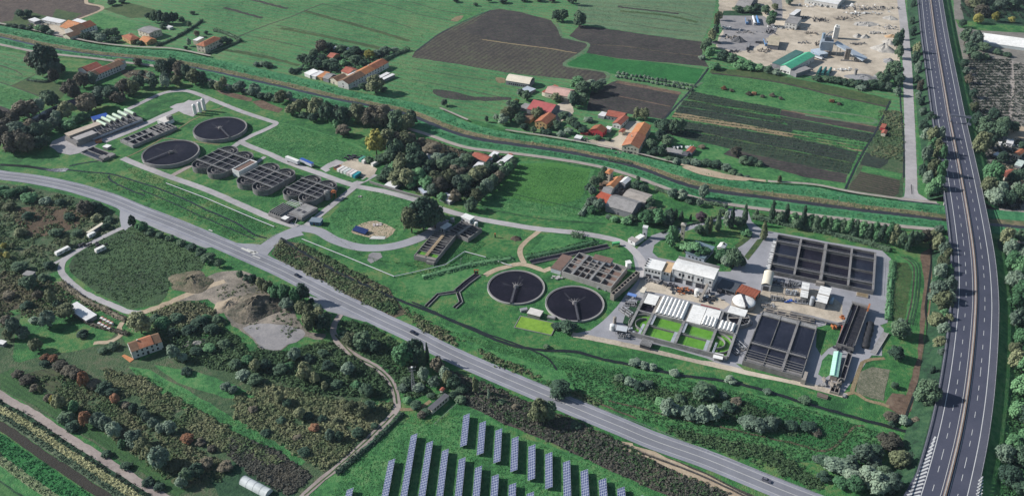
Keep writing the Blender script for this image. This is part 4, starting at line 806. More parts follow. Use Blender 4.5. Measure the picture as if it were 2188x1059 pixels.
c = at(1017,482); t = thing('water_tank', 'small round white tank at the right corner of the dark cell grid', 'tank', (c.x,c.y,0)); MB().cyl(0,0,0,2.6,1.4,18).build('shell', WHT, t); MB().cyl(0,0,2.604,3.0,1.4,18,.5).build('roof', WHT, t)
c = at(967,478); t = thing('feed_hopper', 'grey round hopper behind the pump hut', 'hopper', (c.x,c.y,0)); MB().cyl(0,0,2.2,4.6,1.4,16).build('shell', GALV, t); MB().cyl(0,0,.9,2.196,.4,12,1.4).build('cone', GALV, t)
for a in (0,1,2,3): MB().box(1.2*math.cos(a*PI/2)-.1,1.2*math.sin(a*PI/2)-.1,0,1.2*math.cos(a*PI/2)+.1,1.2*math.sin(a*PI/2)+.1,2.2).build('leg', GALV, t)
# solar shed, planks and pallets on the sand patch
t, L, W = wrect((752,490),(780,499),(791,493),1.6,'low rack of dark blue solar panels lying on the sandy patch','panel_rack','solar panel'); MB().box(.3,.3,0,L-.3,W-.3,1.0).build('frame', DKST, t)
k = MB(); k.add([(0,0,1.1),(L,0,1.1),(L,W,2.2),(0,W,2.2),(0,0,1.25),(L,0,1.25),(L,W,2.35),(0,W,2.35)],[(0,1,2,3),(4,5,6,7),(0,1,5,4),(1,2,6,5),(2,3,7,6),(3,0,4,7)]); k.build('panels', plain('panel_blue',(.02,.035,.11),.25,.25,.8), t)
c = at(790,508); t = thing('plank_stack', 'stack of long white planks on the front edge of the sandy patch', 'planks', (c.x,c.y,0), -.05); k = MB()
for q in range(8): k.box(.2*q,-1.6+q*.42,.05,10+.3*(q%3),-1.25+q*.42,.35+.1*(q%2))
k.build('planks', CW1, t)
c = at(797,484); t = thing('pallet_stack', 'pale pallets on the sandy patch behind the panel rack', 'pallets', (c.x,c.y,0), .2); k = MB()
for q in range(6): k.box((q%3)*2.2,(q//3)*1.8,.02,(q%3)*2.2+1.6,(q//3)*1.8+1.2,.5+.2*(q%2))
k.build('pallets', CW2, t)
c = at(765,422); t = thing('manhole_cover', 'pale concrete manhole box in the lawn above the sandy patch', 'manhole', (c.x,c.y,0)); MB().box(0,0,0,2.4,1.8,.6).build('box', CONW, t); MB().box(.3,.3,.604,1.1,1.5,.7).build('lid', DKST, t)
# channels
def channel(pts, w, lab, h=.8, liquid=None):
    W_ = [p for p in world(pts)]; t = thing('water_channel', lab, 'channel')
    for s in (-1,1): link('wall', ribbon_wall(W_, s*w/2, .35, h), t).data.materials.append(CTD if s < 0 else CT)
    me = ribbon_mesh(W_, w-.3, .22, 'liquid', liquid or BLK); link('liquid', me, t); return t
def ribbon_wall(W_, off, th, h):
    prof = [(off-th/2,0),(off-th/2,h),(off+th/2,h),(off+th/2,0)]; return sweep(W_, prof).mesh('wall', None)
channel([(1134,561),(1180,551),(1240,539),(1300,526)],4.2,'straight concrete water channel running to the green gate')
channel([(1021,587),(998,604),(976,623)],4.0,'upper arm of the forked channel below the sandy track'); channel([(975,624),(936,630),(911,655)],2.2,'left arm of the forked channel near the ditch'); channel([(978,625),(985,646),(971,658)],2.2,'right arm of the forked channel near the ditch')
c = at(1309,526); t = thing('sluice_gate', 'small bright green sluice gate at the end of the straight channel', 'gate', (c.x,c.y,0), .25); k = MB(); k.box(-.3,0,0,.2,.4,2.4); k.box(4.4,0,0,4.9,.4,2.4); k.build('frame', GRN, t); MB().box(.204,.05,.6,4.396,.3,2.0).build('gate_leaf', plain('gate_green',(.10,.42,.16),.5,.15), t); MB().box(-.3,-.6,2.404,4.9,1.2,2.6).build('platform', plain('gate_green',(.10,.42,.16)), t)
c = at(1013,586); t = thing('penstock', 'rusty penstock standing at the head of the forked channel', 'sluice', (c.x,c.y,0)); MB().box(0,0,0,.5,.4,3.2).box(2.2,0,0,2.7,.4,3.2).build('frame', OR, t); MB().box(.504,.1,.5,2.196,.3,2.2).build('gate_leaf', DKST, t); MB().box(-.2,-.1,3.204,2.9,.5,3.5).build('head_beam', OR, t)
# brown cell block
t, L, W = wrect((1201,579),(1306,612.5),(1340,570.5),4.2,'large open concrete block of brown dried sludge cells','sludge_cells','tank')
xs = [L*.20,L*.33,L*.45,L*.57,L*.78]; ys = [W*.26,W*.50,W*.74]
grid_tank(t, L, W, 4.2, xs, ys, lambda i,j: (SLU, 2.2+.4*((i*3+j)%3)) if (i+j)%4 else (CTB,1.6), m=plain('cell_wall',(.30,.285,.27),.9,.3,.35))
for xx in (L*.20,L*.57): deck(t, xx-.8, .3, xx+.8, W-.3, 4.22)
k = MB()
for q in (.42,.47,.55): k.tube((.3,W*q,4.7),(L*.78,W*q,4.7),.16)
k.build('pipes', CONW, t)
t, L, W = wrect((1177,571.5),(1199,578),(1222,548),3.4,'flat brown roofed room at the left end of the sludge cell block','filter_room','building'); MB().box(0,0,0,L-.4,W,3.2).build('wall', plain('room_white',(.45,.47,.50),.8,.25), t); MB().box(-.2,-.2,3.204,L-.35,W+.2,3.4).build('roof', SLU, t)
t, L, W = wrect((1266,552),(1304,561.5),(1310,552),4.8,'flat brown roofed room behind the sludge cell block','filter_room','building'); MB().box(0,0,0,L,W,4.6).build('wall', plain('room_white',(.45,.47,.50)), t); MB().box(-.2,-.2,4.604,L+.2,W+.2,4.8).build('roof', SLU, t)
t, L, W = wrect((1305,626),(1312,629),(1344,572),4.6,'narrow raised channel of square cells along the right side of the sludge cell block','raised_channel','channel'); grid_tank(t, L, W, 4.6, [], [W*q/9 for q in range(1,9)], lambda i,j: (BLK,3.8), tw=.35, m=CTB)
c = at(1292,617); t = thing('pump_cluster', 'cluster of grey pumps and pipes at the near corner of the sludge cell block', 'pumps', (c.x,c.y,0), -.3); ra = random.Random(5)
for q in range(7): x = ra.uniform(-4,4); MB().cyl(x, ra.uniform(-2,2), 0, ra.uniform(1,2.4), ra.uniform(.4,.8), 12).build('pump', GALV, t)
k = MB(); k.path([(-4,-1,.6),(4,-1,.6),(4,2,.9)],.25); k.path([(-4,1,1.2),(3,1,1.2)],.2); k.build('pipework', CW2, t)
c = at(1342,572); t = thing('pump_hut', 'small white hut at the far corner of the raised channel', 'building', (c.x,c.y,0), .3); MB().box(-1.4,-1.4,0,1.4,1.4,4.4).build('wall', WHD, t); MB().box(-1.7,-1.7,4.404,1.7,1.7,4.7).build('roof', WHT, t)
c = at(1232,593); c = at(1190,592); t = thing('rubble_pile', 'small pile of grey rubble beside the sludge cell block', 'rubble', (at(1190,594).x,at(1190,594).y,0)); k = MB()
for q in range(24): x, y = ra.gauss(0,2), ra.gauss(0,.8); s = ra.uniform(.3,.7); k.box(x-s,y-s,0,x+s,y+s,s*1.3)
k.build('rubble', CONW, t)
# duckweed basin
t, L, W = wrect((1099,698),(1178,715),(1188,690),.5,'low basin covered in bright yellow green duckweed below the round tanks','duckweed_basin','tank'); grid_tank(t, L, W, .5, [], [], lambda i,j: (ALG2,.3), m=CTD)
t, L, W = wrect((1127,668),(1153,675),(1163,665),2.4,'pale flat roofed hut behind the duckweed basin','pump_hut','building'); MB().box(0,0,0,L,W,2.2).build('wall', CTD, t); MB().box(-.3,-.3,2.204,L+.3,W+.3,2.5).build('roof', plain('roof_pale',(.55,.52,.48)), t)
c = at(1119,664); t = thing('pump_station', 'small grey pump frame left of the pale hut', 'pumps', (c.x,c.y,0), .3); MB().box(-2,-1.2,0,2,1.2,1.6).build('housing', GALV, t); k = MB(); k.path([(-2,1.6,.8),(2.4,1.6,.8),(2.4,-1.6,.8)],.2); k.build('pipe', CW2, t)
c = at(1178,680); t = thing('valve_chamber', 'grey concrete chamber at the right of the duckweed basin', 'chamber', (c.x,c.y,0), -.3); MB().box(-2.4,-1.2,0,2.4,1.2,1.3).build('walls', CTD, t); MB().box(-2,-1,1.304,2,1,1.4).build('lid', CT, t)
# ---------------------------------------------------------------- white industrial hall
def barrel_roof(t, x0, x1, y0, y1, z, rise, m, n=10, th=.18, name='roof', axis='x'):
    V = []; P = []
    for i in range(n+1):
        f = i/n; P.append((y0+(y1-y0)*f, z+rise*(1-(2*f-1)**2)))
    k = MB(); m_ = n+1
    for x in (x0, x1):
        for dz in (0, th): V += [((x, p[0], p[1]+dz) if axis == 'x' else (p[0], x, p[1]+dz)) for p in P]
    F = []
    for i in range(n):
        F += [(i,i+1,2*m_+i+1,2*m_+i),(m_+i,3*m_+i,3*m_+i+1,m_+i+1),(i,m_+i,m_+i+1,i+1),(2*m_+i,2*m_+i+1,3*m_+i+1,3*m_+i)]
    F += [(0,2*m_,3*m_,m_),(n,m_+n,3*m_+n,2*m_+n)]
    k.add(V, F); return k.build(name, m, t)
def windows(t, face, L, W, n, z0, z1, w, f0=.1, f1=.9, m=None, pair=0):
    """row of window parts on a wall of the local box"""
    m = m or GLS
    for i in range(n):
        f = f0+(f1-f0)*(i+.5)/n
        for s in ((-1,1) if pair else (0,)):
            if face == 'F': x = L*f+s*pair; k = MB().box(x-w/2,-.06,z0,x+w/2,-.004,z1)
            elif face == 'B': x = L*f+s*pair; k = MB().box(x-w/2,W+.004,z0,x+w/2,W+.06,z1)
            elif face == 'R': y = W*f+s*pair; k = MB().box(L+.004,y-w/2,z0,L+.06,y+w/2,z1)
            else: y = W*f+s*pair; k = MB().box(-.06,y-w/2,z0,-.004,y+w/2,z1)
            k.build('window', m, t)
t, L, W = wrect((1437,573.5),(1525,596),(1537.7,572),9.2,'tall white industrial hall with a white curved metal roof','factory_hall','building')
HL, HW = L, W
MB().box(0,0,0,L,W,9.0).build('wall', WHD, t); barrel_roof(t,-.3,L+.3,-.3,W*.93,9.02,1.1,WHT)
MB().box(-.1,W*.94,9.004,L+.2,W+.2,10.4).build('parapet', CT, t)
windows(t,'F',L,W,3,5.2,7.2,1.2,.12,.80,pair=1.1); windows(t,'F',L,W,1,5.4,6.9,1.2,.88,.98); windows(t,'R',L,W,3,5.2,7.0,1.1)
for f, w in ((.08,5),(.36,4),(.60,6)): MB().box(L*f,-.08,0,L*f+w,-.004,3.4).build('door', DKST, t)
MB().box(0,-.35,3.5,L,-.004,3.75).build('ledge', CT, t)
for f in (.02,.25,.5,.75,.985): MB().tube((L*f,-.12,.2),(L*f,-.12,8.9),.1).build('downpipe', GALV, t)
t, L, W = wrect((1377,570),(1414,578.5),(1424,560),7.4,'lower white wing with a flat white roof at the left end of the industrial hall','factory_wing','building')
MB().box(0,0,0,L,W,7.2).build('wall', WHD, t); MB().box(-.2,-.2,7.204,L,W+.2,7.5).build('roof', WHT, t); windows(t,'F',L,W,5,4.6,6.0,1.2,.02,.95)
MB().box(L*.12,-.06,0,L*.42,-.004,2.8).build('door', DKST, t); MB().box(L*.55,-.06,.8,L*.9,-.004,2.6).build('door', DKST, t)
k = MB()
for q in range(4): k.box(-.15,.6+q*W*.24,7.504,.9,1.4+q*W*.24,8.3)
k.build('roof_vents', DKST, t)
t, L, W = wrect((1415,579),(1433,583),(1441,561),6.6,'narrow link with a stained tan roof between the white wing and the hall','factory_link','building')
MB().box(.02,.2,0,L-.1,W,6.4).build('wall', WHD, t); MB().box(.02,.1,6.404,L-.1,W,6.6).build('roof', plain('roof_stained',(.46,.32,.19),.9,.35,.4), t)
for x in (L*.3,L*.65): MB().box(x-.5,.12,4.2,x+.5,.196,5.8).build('window', GLS, t)
# debris and plant in front of the hall
def junk(px, py, sx, sy, n, m, lab, name='scrap_heap', cat='heap', zmax=1.2, seed=1, rz=0, part='debris'):
    c = at(px, py); t = thing(name, lab, cat, (c.x,c.y,0.02), rz); ra = random.Random(seed); k = MB()
    for q in range(n):
        x, y = ra.gauss(0,sx/2), ra.gauss(0,sy/2); s = ra.uniform(.25,.9); a = ra.uniform(0,PI); z = ra.uniform(0,zmax*.6)
        ca, sa = math.cos(a)*s, math.sin(a)*s; hh = ra.uniform(.3,zmax)
        P = [(x+ca*1.6-sa*.4,y+sa*1.6+ca*.4),(x-ca*1.6-sa*.4,y-sa*1.6+ca*.4),(x-ca*1.6+sa*.4,y-sa*1.6-ca*.4),(x+ca*1.6+sa*.4,y+sa*1.6-ca*.4)]
        k.prism(P, z, z+hh)
    k.build(part, m, t); return t
junk(1402,602,8,2,26,CTD,'row of grey crates and pipes along the foot of the white wing',seed=2,rz=-.2); junk(1428,611,7,2,24,DKST,'dark machine parts along the foot of the tan link',seed=4,rz=-.2)
junk(1451,621,6,2,20,DKST,'dark scrap by the left end of the industrial hall',seed=6); junk(1461,622,5,2.4,26,OR,'rusty orange scrap beams in front of the industrial hall',seed=5,zmax=1.0); junk(1472,627,5,2,16,DKST,'dark steel scrap right of the rusty beams',seed=8)
junk(1506,634,5,3,24,WHD,'heap of white sacks beside the conveyor',seed=9,zmax=1.4); junk(1516,640,6,3,22,DKST,'dark pipes and frames beside the white sacks',seed=10); junk(1535,628,9,4,18,DKST,'dark plant parts in the shade of the industrial hall',seed=11,zmax=2.2)
c = at(1488.5,628); t = thing('water_tank', 'round white tank standing in front of the industrial hall', 'tank', (c.x,c.y,0)); MB().cyl(0,0,0,3.4,1.6,20).build('shell', WHT, t); MB().cyl(0,0,3.404,3.8,1.6,20,.5).build('roof', WHT, t)
a, b = at(1495,645), at(1511,609,5.5); t = thing('conveyor', 'inclined grey conveyor leaning on the front of the industrial hall', 'conveyor'); k = MB(); d = b-a; n = Vector((-d.y,d.x,0)).normalized()*.7
k.add([tuple(a-n+Vector((0,0,.2))),tuple(b-n),tuple(b+n),tuple(a+n+Vector((0,0,.2))),tuple(a-n+Vector((0,0,1.4))),tuple(b-n+Vector((0,0,1.2))),tuple(b+n+Vector((0,0,1.2))),tuple(a+n+Vector((0,0,1.4)))],[(0,1,2,3),(7,6,5,4),(0,4,5,1),(1,5,6,2),(2,6,7,3),(3,7,4,0)]); k.build('belt_housing', CTB, t)
k = MB()
for f in (.3,.6,.9):
    p = a+d*f
    for s in (-1,1): k.tube((p.x+n.x*s,p.y+n.y*s,0),(p.x+n.x*s,p.y+n.y*s,p.z),.12)
k.build('supports', GALV, t)
t, L, W = wrect((1532,612),(1570,624),(1572,605),3.2,'dark open sided lean-to right of the industrial hall','lean_to','shed')
for x in (0,L*.5,L):
    for y in (0,W): MB().box(x-.12,y-.12,0,x+.12,y+.12,3).build('post', GALV, t)
k = MB(); k.add([(-.2,-.2,2.9),(L+.2,-.2,2.9),(L+.2,W+.2,3.4),(-.2,W+.2,3.4),(-.2,-.2,3.05),(L+.2,-.2,3.05),(L+.2,W+.2,3.55),(-.2,W+.2,3.55)],[(0,1,2,3),(7,6,5,4),(0,4,5,1),(1,5,6,2),(2,6,7,3),(3,7,4,0)]); k.build('roof', plain('roof_slate',(.075,.085,.10),.7,.3), t)
# ---------------------------------------------------------------- covered reactor block with green cells
AR = at(1375,623,3.2); BR_ = at(1553,666,3.2); CR_ = at(1333,708,3.2)
u = (BR_-AR); u.z = 0; LR = u.length; u.normalize(); nrm = Vector((-u.y,u.x,0)); ang = math.atan2(u.y,u.x)
def loc(px, py, z=3.2): p = at(px,py,z)-AR; return (p.dot(u), p.dot(nrm))
t = thing('reactor_block', 'long concrete reactor block with white corrugated covers and bright green cells', 'tank', (AR.x,AR.y,0), ang)
cols = [loc(*p) for p in ((1375,625),(1417,630),(1483,648),(1550,664),(1596,690))]; cx = [sum(v)/2 for v in zip([c[0] for c in cols],[loc(*p)[0] for p in ((1338,672),(1395,665),(1458,685),(1523,708),(1572,720))])]
yT = 0.0; yM = loc(1458,685)[1]; yB = loc(1433,730)[1]; ymid = (yM+yB)/2
cx[0] = loc(1340,690)[0]+2; cx[4] = loc(1553,765)[0]; 
HB = 3.2; k = MB()
for y in (yT, yM, yB): k.box(cx[0],y-.35,0,cx[4],y+.35,HB)
k.build('long_wall', CT, t)
for x in cx:
    MB().box(x-.8,yM+.354,0,x+.8,yT-.354,HB-.03).build('cross_wall', CTB if x in cx[1:3] else CT, t)
    MB().box(x-.7,yB+.354,0,x+.7,yM-.354,HB-.05).build('cross_wall', CT, t)
def surf(x0,y0,x1,y1,z,m,name='liquid'): q = MB(); q.quad((x0,y0,z),(x1,y0,z),(x1,y1,z),(x0,y1,z)); return q.build(name,m,t)
for i in (1,2):
    x0, x1 = cx[i]+.75, cx[i+1]-.75
    surf(x0,yB+.36,x1,ymid-.2,1.3,ALG); surf(x0,ymid+.2,x1,yM-.36,1.3,ALG); MB().box(x0,ymid-.2,.1,x1,ymid+.2,2.6).build('dividing_wall', CTD, t)
    MB().box(x1-2.0,yB+.4,2.7,x1-.1,ymid-.3,2.9).build('steel_cover', STEEL, t); MB().box(x0+.1,ymid+.6,2.7,x0+1.6,yM-.6,2.9).build('steel_cover', STEEL, t)
    for yy in (ymid,): 
        k = MB(); k.tube((x0,yy,3.5),(x1,yy,3.5),.06,4)
        for q in range(7): k.tube((x0+(x1-x0)*q/6,yy,2.6),(x0+(x1-x0)*q/6,yy,3.5),.05,4)
        k.build('handrail', GALV, t)
for (xa, xb, s) in ((cx[0],cx[1],-1),(cx[3],cx[4],1)):
    x0, x1 = min(xa,xb)+.8, max(xa,xb)-.8; surf(x0,yB+.36,x1,yM-.36,1.3,ALG); mid = (yM+yB)/2; xe = x1-1.2 if s < 0 else x0+1.2; r = abs(yM-yB)/2-.8
    MB().ring(xe,mid,.2,2.9,r*.55,r*.55-.3,24,PI/2 if s < 0 else -PI/2, 3*PI/2 if s < 0 else PI/2).build('guide_wall', CT, t); MB().ring(xe,mid,1.32,2.7,r*.95,r*.95-.35,24,PI/2 if s < 0 else -PI/2, 3*PI/2 if s < 0 else PI/2).build('guide_wall', CTD, t)
    MB().box(xe-(1.0 if s < 0 else -.2),yB+.5,2.7,xe+(.2 if s < 0 else 1.0)+.3,mid-.5,2.9).build('steel_cover', STEEL, t)
# upper row: open dark ends and ribbed covers
surf(cx[0]+.8,yM+.36,cx[1]-.8,yM+.45*(yT-yM),1.4,BLK); surf(cx[3]+5,yM+.36,cx[4]-.8,yT-.36,1.4,BLK)
def ribbed(x0,x1,y0,y1,n,amp,z=HB+.05,axis='y'):
    """corrugated cover of n barrel ribs"""
    V, Fq = [], []; N = n*6
    for i in range(N+1):
        f = i/N; zz = z+.15+amp*abs(math.sin(PI*f*n))
        if axis == 'y': V += [(x0+(x1-x0)*f,y0,zz),(x0+(x1-x0)*f,y1,zz)]
        else: V += [(x0,y0+(y1-y0)*f,zz),(x1,y0+(y1-y0)*f,zz)]
    for i in range(N): Fq.append((2*i,2*i+2,2*i+3,2*i+1))
    k = MB(); k.add(V,Fq); k.box(min(x0,x1),min(y0,y1),z,max(x0,x1),max(y0,y1),z+.12); return k.build('cover', WHT, t)
gap = yT-yM
ribbed(cx[0]+1.2,cx[1]-.9,yM+.42*gap,yT-.6,7,.22,axis='x')
ribbed(cx[1]+.95,cx[2]-.95,yM+.5*gap+.1,yT-.6,7,1.25); ribbed(cx[1]+.95,cx[2]-.95,yM+.5,yM+.5*gap-.1,7,1.25)
xm = (cx[2]+cx[3])/2
ribbed(cx[2]+.95,xm-.15,yM+.5,yT-.6,9,.22,axis='x'); ribbed(xm+.15,cx[3]-.9,yM+.52*gap,yT-.6,6,.22,axis='x'); ribbed(xm+.15,cx[3]-.9,yM+.5,yM+.5*gap,4,1.1); ribbed(cx[3]+.95,cx[4]-1.2,yM+.5,yM+.46*gap,4,1.1)
for x in (cx[1],cx[2],cx[3]):
    k = MB()
    for s in (-.7,.7): k.tube((x+s,yB,HB+1),(x+s,yM,HB+1),.05,4)
    for q in range(7): 
        for s in (-.7,.7): k.tube((x+s,yB+(yM-yB)*q/6,HB-.1),(x+s,yB+(yM-yB)*q/6,HB+1),.05,4)
    k.build('handrail', GALV, t)
k = MB(); k.path([(cx[0],yT+.9,2.4),(cx[4]-8,yT+.9,2.4)],.3,8); k.build('pipe', CTB, t); MB().box(cx[2]+5,yT+.5,2.75,cx[3]-2,yT+1.4,3.3).build('pipe_cover', plain('dark_red',(.22,.035,.035),.6,.2), t)
# plant at the left end of the reactor block
t, L, W = wrect((1316,704),(1338,708),(1345,699),3.4,'open shelter with a pale steel roof left of the green cells','shelter','shed')
for x in (.1,L-.1):
    for y in (.1,W-.1): MB().box(x-.1,y-.1,0,x+.1,y+.1,3.2).build('post', GALV, t)
MB().box(-.2,-.2,3.204,L+.2,W+.2,3.4).build('roof', plain('roof_steel',(.46,.48,.50),.5,.15), t); MB().box(.8,.8,0,L-1,W-1,1.9).build('machine', DKST, t)
c = at(1308,704); t = thing('chemical_tank', 'round white dosing tank left of the open shelter', 'tank', (c.x,c.y,0)); MB().cyl(0,0,0,3.4,1.5,18).build('shell', WHD, t); MB().dome(0,0,3.4,1.5,.7).build('top', WHD, t)
c = at(1313,690); t = thing('chemical_tank', 'slim grey dosing tank behind the round white one', 'tank', (c.x,c.y,0)); MB().cyl(0,0,0,4.2,1.0,16).build('shell', CTB, t); MB().dome(0,0,4.2,1.0,.5).build('top', CTB, t)
def skid(px, py, rz, lab, L=6, W=3, H=2.4, m=None, seed=0, name='pump_skid'):
    c = at(px,py); t = thing(name, lab, 'machinery', (c.x,c.y,0), rz); ra = random.Random(seed); m = m or GALV
    MB().box(-L/2,-W/2,0,L/2,W/2,.35).build('base_frame', CTD, t)
    k = MB()
    for q in range(max(3,int(L/1.4))): x = -L/2+.7+q*1.35; k.cyl(x,ra.uniform(-W/3,W/3),.354,ra.uniform(H*.5,H),ra.uniform(.35,.65),10)
    k.build('vessels', m, t); k = MB()
    for q in range(3): y = -W/2+.4+q*(W-.8)/2; k.path([(-L/2,y,.8+q*.4),(L/2*ra.uniform(.4,1),y,.8+q*.4),(L/2*ra.uniform(.5,1),W/2,1.0+q*.3)],.14)
    k.build('pipework', STEEL, t); k = MB()
    for x in (-L/2+.1,0,L/2-.1):
        for y in (-W/2+.1,W/2-.1): k.box(x-.08,y-.08,.354,x+.08,y+.08,H)
    k.box(-L/2,-W/2,H+.004,L/2,-W/2+.2,H+.2); k.box(-L/2,W/2-.2,H+.004,L/2,W/2,H+.2); k.build('frame', DKST, t); return t
skid(1334,720,-.2,'grey pump skid in front of the open shelter',7,4,3.0,seed=3); skid(1350,714,-.2,'blue grey vessels beside the first green cell',5,4,4.4,STEEL,seed=5)
t, L, W = wrect((1366,734),(1390,741),(1396,728),2.8,'low ribbed grey shelter at the lower left of the green cells','shelter','shed')
k = MB()
for q in range(9): k.box(L*q/9+.1,-.1,2.6,L*(q+1)/9-.1,W+.1,2.8+.08*(q%2))
k.build('roof', CT, t); MB().box(.3,.3,0,L-.3,W-.3,2.59).build('wall', DKST, t)
skid(1338,668,-.9,'grey box plant beside the left end of the white covers',9,4,2.2,CTD,seed=6); skid(1348,650,-.2,'dark tank frames near the blue sheet roof',7,5,2.4,DKST,seed=7)
t, L, W = wrect((1340,629),(1358,634),(1361,629),2.6,'small shelter with a blue sheet roof beside the lane','shelter','shed')
for x in (.1,L-.1):
    for y in (.1,W-.1): MB().box(x-.1,y-.1,0,x+.1,y+.1,2.4).build('post', GALV, t)
MB().box(-.1,-.1,2.404,L+.1,W+.1,2.6).build('roof', plain('pale_blue',(.13,.22,.48),.5,.2), t)
t, L, W = wrect((1368,623),(1376,625),(1380,614),3.2,'narrow cream hut at the top left corner of the reactor block','pump_hut','building'); MB().box(0,0,0,L,W,3.0).build('wall', WHD, t); MB().box(-.2,-.2,3.004,L+.2,W+.2,3.25).build('roof', CREAM, t)
t, L, W = wrect((1524,763),(1543,767),(1546,757),2.6,'small white roofed pump house below the right green cell','pump_hut','building'); MB().box(.6,.6,0,L-.6,W-.6,2.4).build('wall', CT, t); MB().box(-.2,-.2,2.404,L+.2,W+.2,2.65).build('roof', WHT, t)
skid(1578,738,-1.1,'grey pumps in a row between the green cells and the black basins',10,4,2.2,seed=8); skid(1570,752,-1.1,'dark valves below the row of grey pumps',6,3,1.8,DKST,seed=9); skid(1590,690,-1.1,'dark tank and pipes right of the white covers',8,5,3.0,DKST,seed=12)
# digester with two white domes under a brown roof
c = at(1588,652); t = thing('digester', 'round tank with a split white dome beside a rust brown roof', 'tank', (c.x,c.y,0), .0)
MB().cyl(0,0,0,3.2,7.0,40).build('shell', CTB, t); MB().dome(0,0,3.204,6.7,1.5,36,6).build('dome', WHT, t); MB().box(-.7,-7.2,3.21,.7,7.2,4.85).build('dome_gap_slab', DKST, t)  # dark raised slab added in place of the gap that splits the dome
k = MB()
for q in range(18): a = q*PI/9; k.path([(6.75*math.cos(a),6.75*math.sin(a),3.3),(5.0*math.cos(a),5.0*math.sin(a),4.25),(2.0*math.cos(a),2.0*math.sin(a),4.7)],.09,4)
k.build('ribs', WHD, t)
t, L, W = wrect((1573,621),(1614,636),(1622,620),5.0,'rust brown corrugated roof shed behind the split white dome','shed','building')
for x in (.15,L-.15):
    for y in (.15,W-.15): MB().box(x-.15,y-.15,0,x+.15,y+.15,4.8).build('post', OR, t)
MB().box(.3,W*.6,0,L-.3,W-.3,4.7).build('wall', CTB, t); k = MB()
for q in range(14): k.box(L*q/14,-.2,4.81,L*(q+1)/14-.08,W+.2,5.0+.1*(q%2))
k.build('roof', plain('rust_roof',(.27,.085,.05),.8,.3,.5), t)
t, L, W = wrect((1555,666),(1591,676),(1598,663),3.4,'long white flat roof shed right of the white ribbed covers','shed','building'); MB().box(.2,.2,0,L-.2,W-.2,3.2).build('wall', CT, t); MB().box(-.2,-.2,3.204,L+.2,W+.2,3.45).build('roof', WHT, t)
# round dark thickener beside
c = at(1577,687); t = thing('thickener_tank', 'round dark tank between the white covers and the white shed', 'tank', (c.x,c.y,0)); MB().ring(0,0,0,2.8,6.6,6.1,40).build('wall', CT, t); MB().cyl(0,0,1.0,1.5,6.05,40).build('liquid', BLK, t); deck(t,-6,-.5,6,.5,2.85,CTB)
# arched shed and grey frames
t, L, W = wrect((1627.6,606.5),(1647.8,610.5),(1661,584),4.4,'cream arched metal shed at the lower left of the big black basin','arched_shed','building'); MB().box(0,0,0,L,W,4.2).build('wall', plain('shed_grey',(.42,.42,.43),.6,.2), t); barrel_roof(t,-.2,L+.2,-.2,W+.2,4.22,1.4,CREAM,axis='y') if False else barrel_roof(t,-.2,W+.2,-.2,L+.2,4.22,1.4,CREAM,axis='y'); MB().box(L*.2,-.06,0,L*.8,-.004,3.4).build('door', DKST, t)
for px, py, lab, s, m in ((1660,607,'dark machine frame right of the arched shed',21,DKST),(1680,612,'dark pumps in the middle of the dusty machine yard',22,DKST),(1698,608,'grey conveyor frames left of the white ribbed roofs',23,GALV),(1692,628,'pale tanks and pipes in front of the white ribbed roofs',24,STEEL),(1660,640,'low grey pipe rack left of the blue tarpaulin',25,CT),(1712,646,'grey pipes in front of the white ribbed roofs',26,GALV),(1752,652,'dark pumps below the right white ribbed roof',27,DKST),(1640,655,'brown pipe manifold above the black basins',28,CTB)):
    skid(px, py, -.22, lab, 8, 4, 3.2, m, s, 'process_skid')
def rib_shed(A,B,C,h,lab):
    t, L, W = wrect(A,B,C,h,lab,'shed','building'); MB().box(.3,.3,0,L-.3,W-.3,h-.25).build('wall', CT, t); k = MB(); n = max(4,int(W/1.6))
    for q in range(n): k.box(-.2,W*q/n,h-.24,L+.2,W*(q+1)/n-.15,h+.02+.1*(q%2))
    k.build('roof', WHT, t); MB().box(-.25,W*.45,h+.13,L+.25,W*.49,h+.3).build('ridge_strip', CTB, t); return t
rib_shed((1710,633),(1725,636),(1736,606),4.6,'left of two white ribbed roof sheds below the big black basin'); rib_shed((1743,642),(1766,648),(1778,616),5.0,'right of two white ribbed roof sheds below the big black basin')
c = at(1733,652); t = thing('steel_silo', 'bright steel upright tank between the two white ribbed sheds', 'tank', (c.x,c.y,0)); MB().cyl(0,0,.6,6.0,1.3,18).build('shell', STEEL, t); MB().cyl(0,0,6.004,6.5,1.3,18,.4).build('roof', STEEL, t); MB().cyl(0,0,0,.596,1.0,12).build('skirt', DKST, t)
c = at(1776,646); t = thing('pressure_vessel', 'small pale blue horizontal tank at the right of the white sheds', 'tank', (c.x,c.y,0), 1.1); k = MB(); k.tube((-2.4,0,1.6),(2.4,0,1.6),1.1,16); k.build('shell', plain('pale_blue_steel',(.26,.36,.44),.4,.15), t); MB().box(-1.6,-.8,0,-1.2,.8,.9).box(1.2,-.8,0,1.6,.8,.9).build('saddles', DKST, t)
c = at(1689,645); t = junk(1690,644,5,1.6,10,BLUE,'crumpled blue tarpaulin on the dusty machine yard',name='tarpaulin',cat='tarpaulin',zmax=.7,seed=31,part='sheet')
t, L, W = wrect((1830,630),(1855,635),(1857,628),.9,'flat tan skip bed lying below the big black basin','skip_bed','skip'); MB().box(0,0,0,L,W,.8).build('body', plain('skip_tan',(.34,.29,.23),.8,.2), t); MB().box(.3,.3,.804,L-.3,W-.3,.85).build('load', TAN, t)
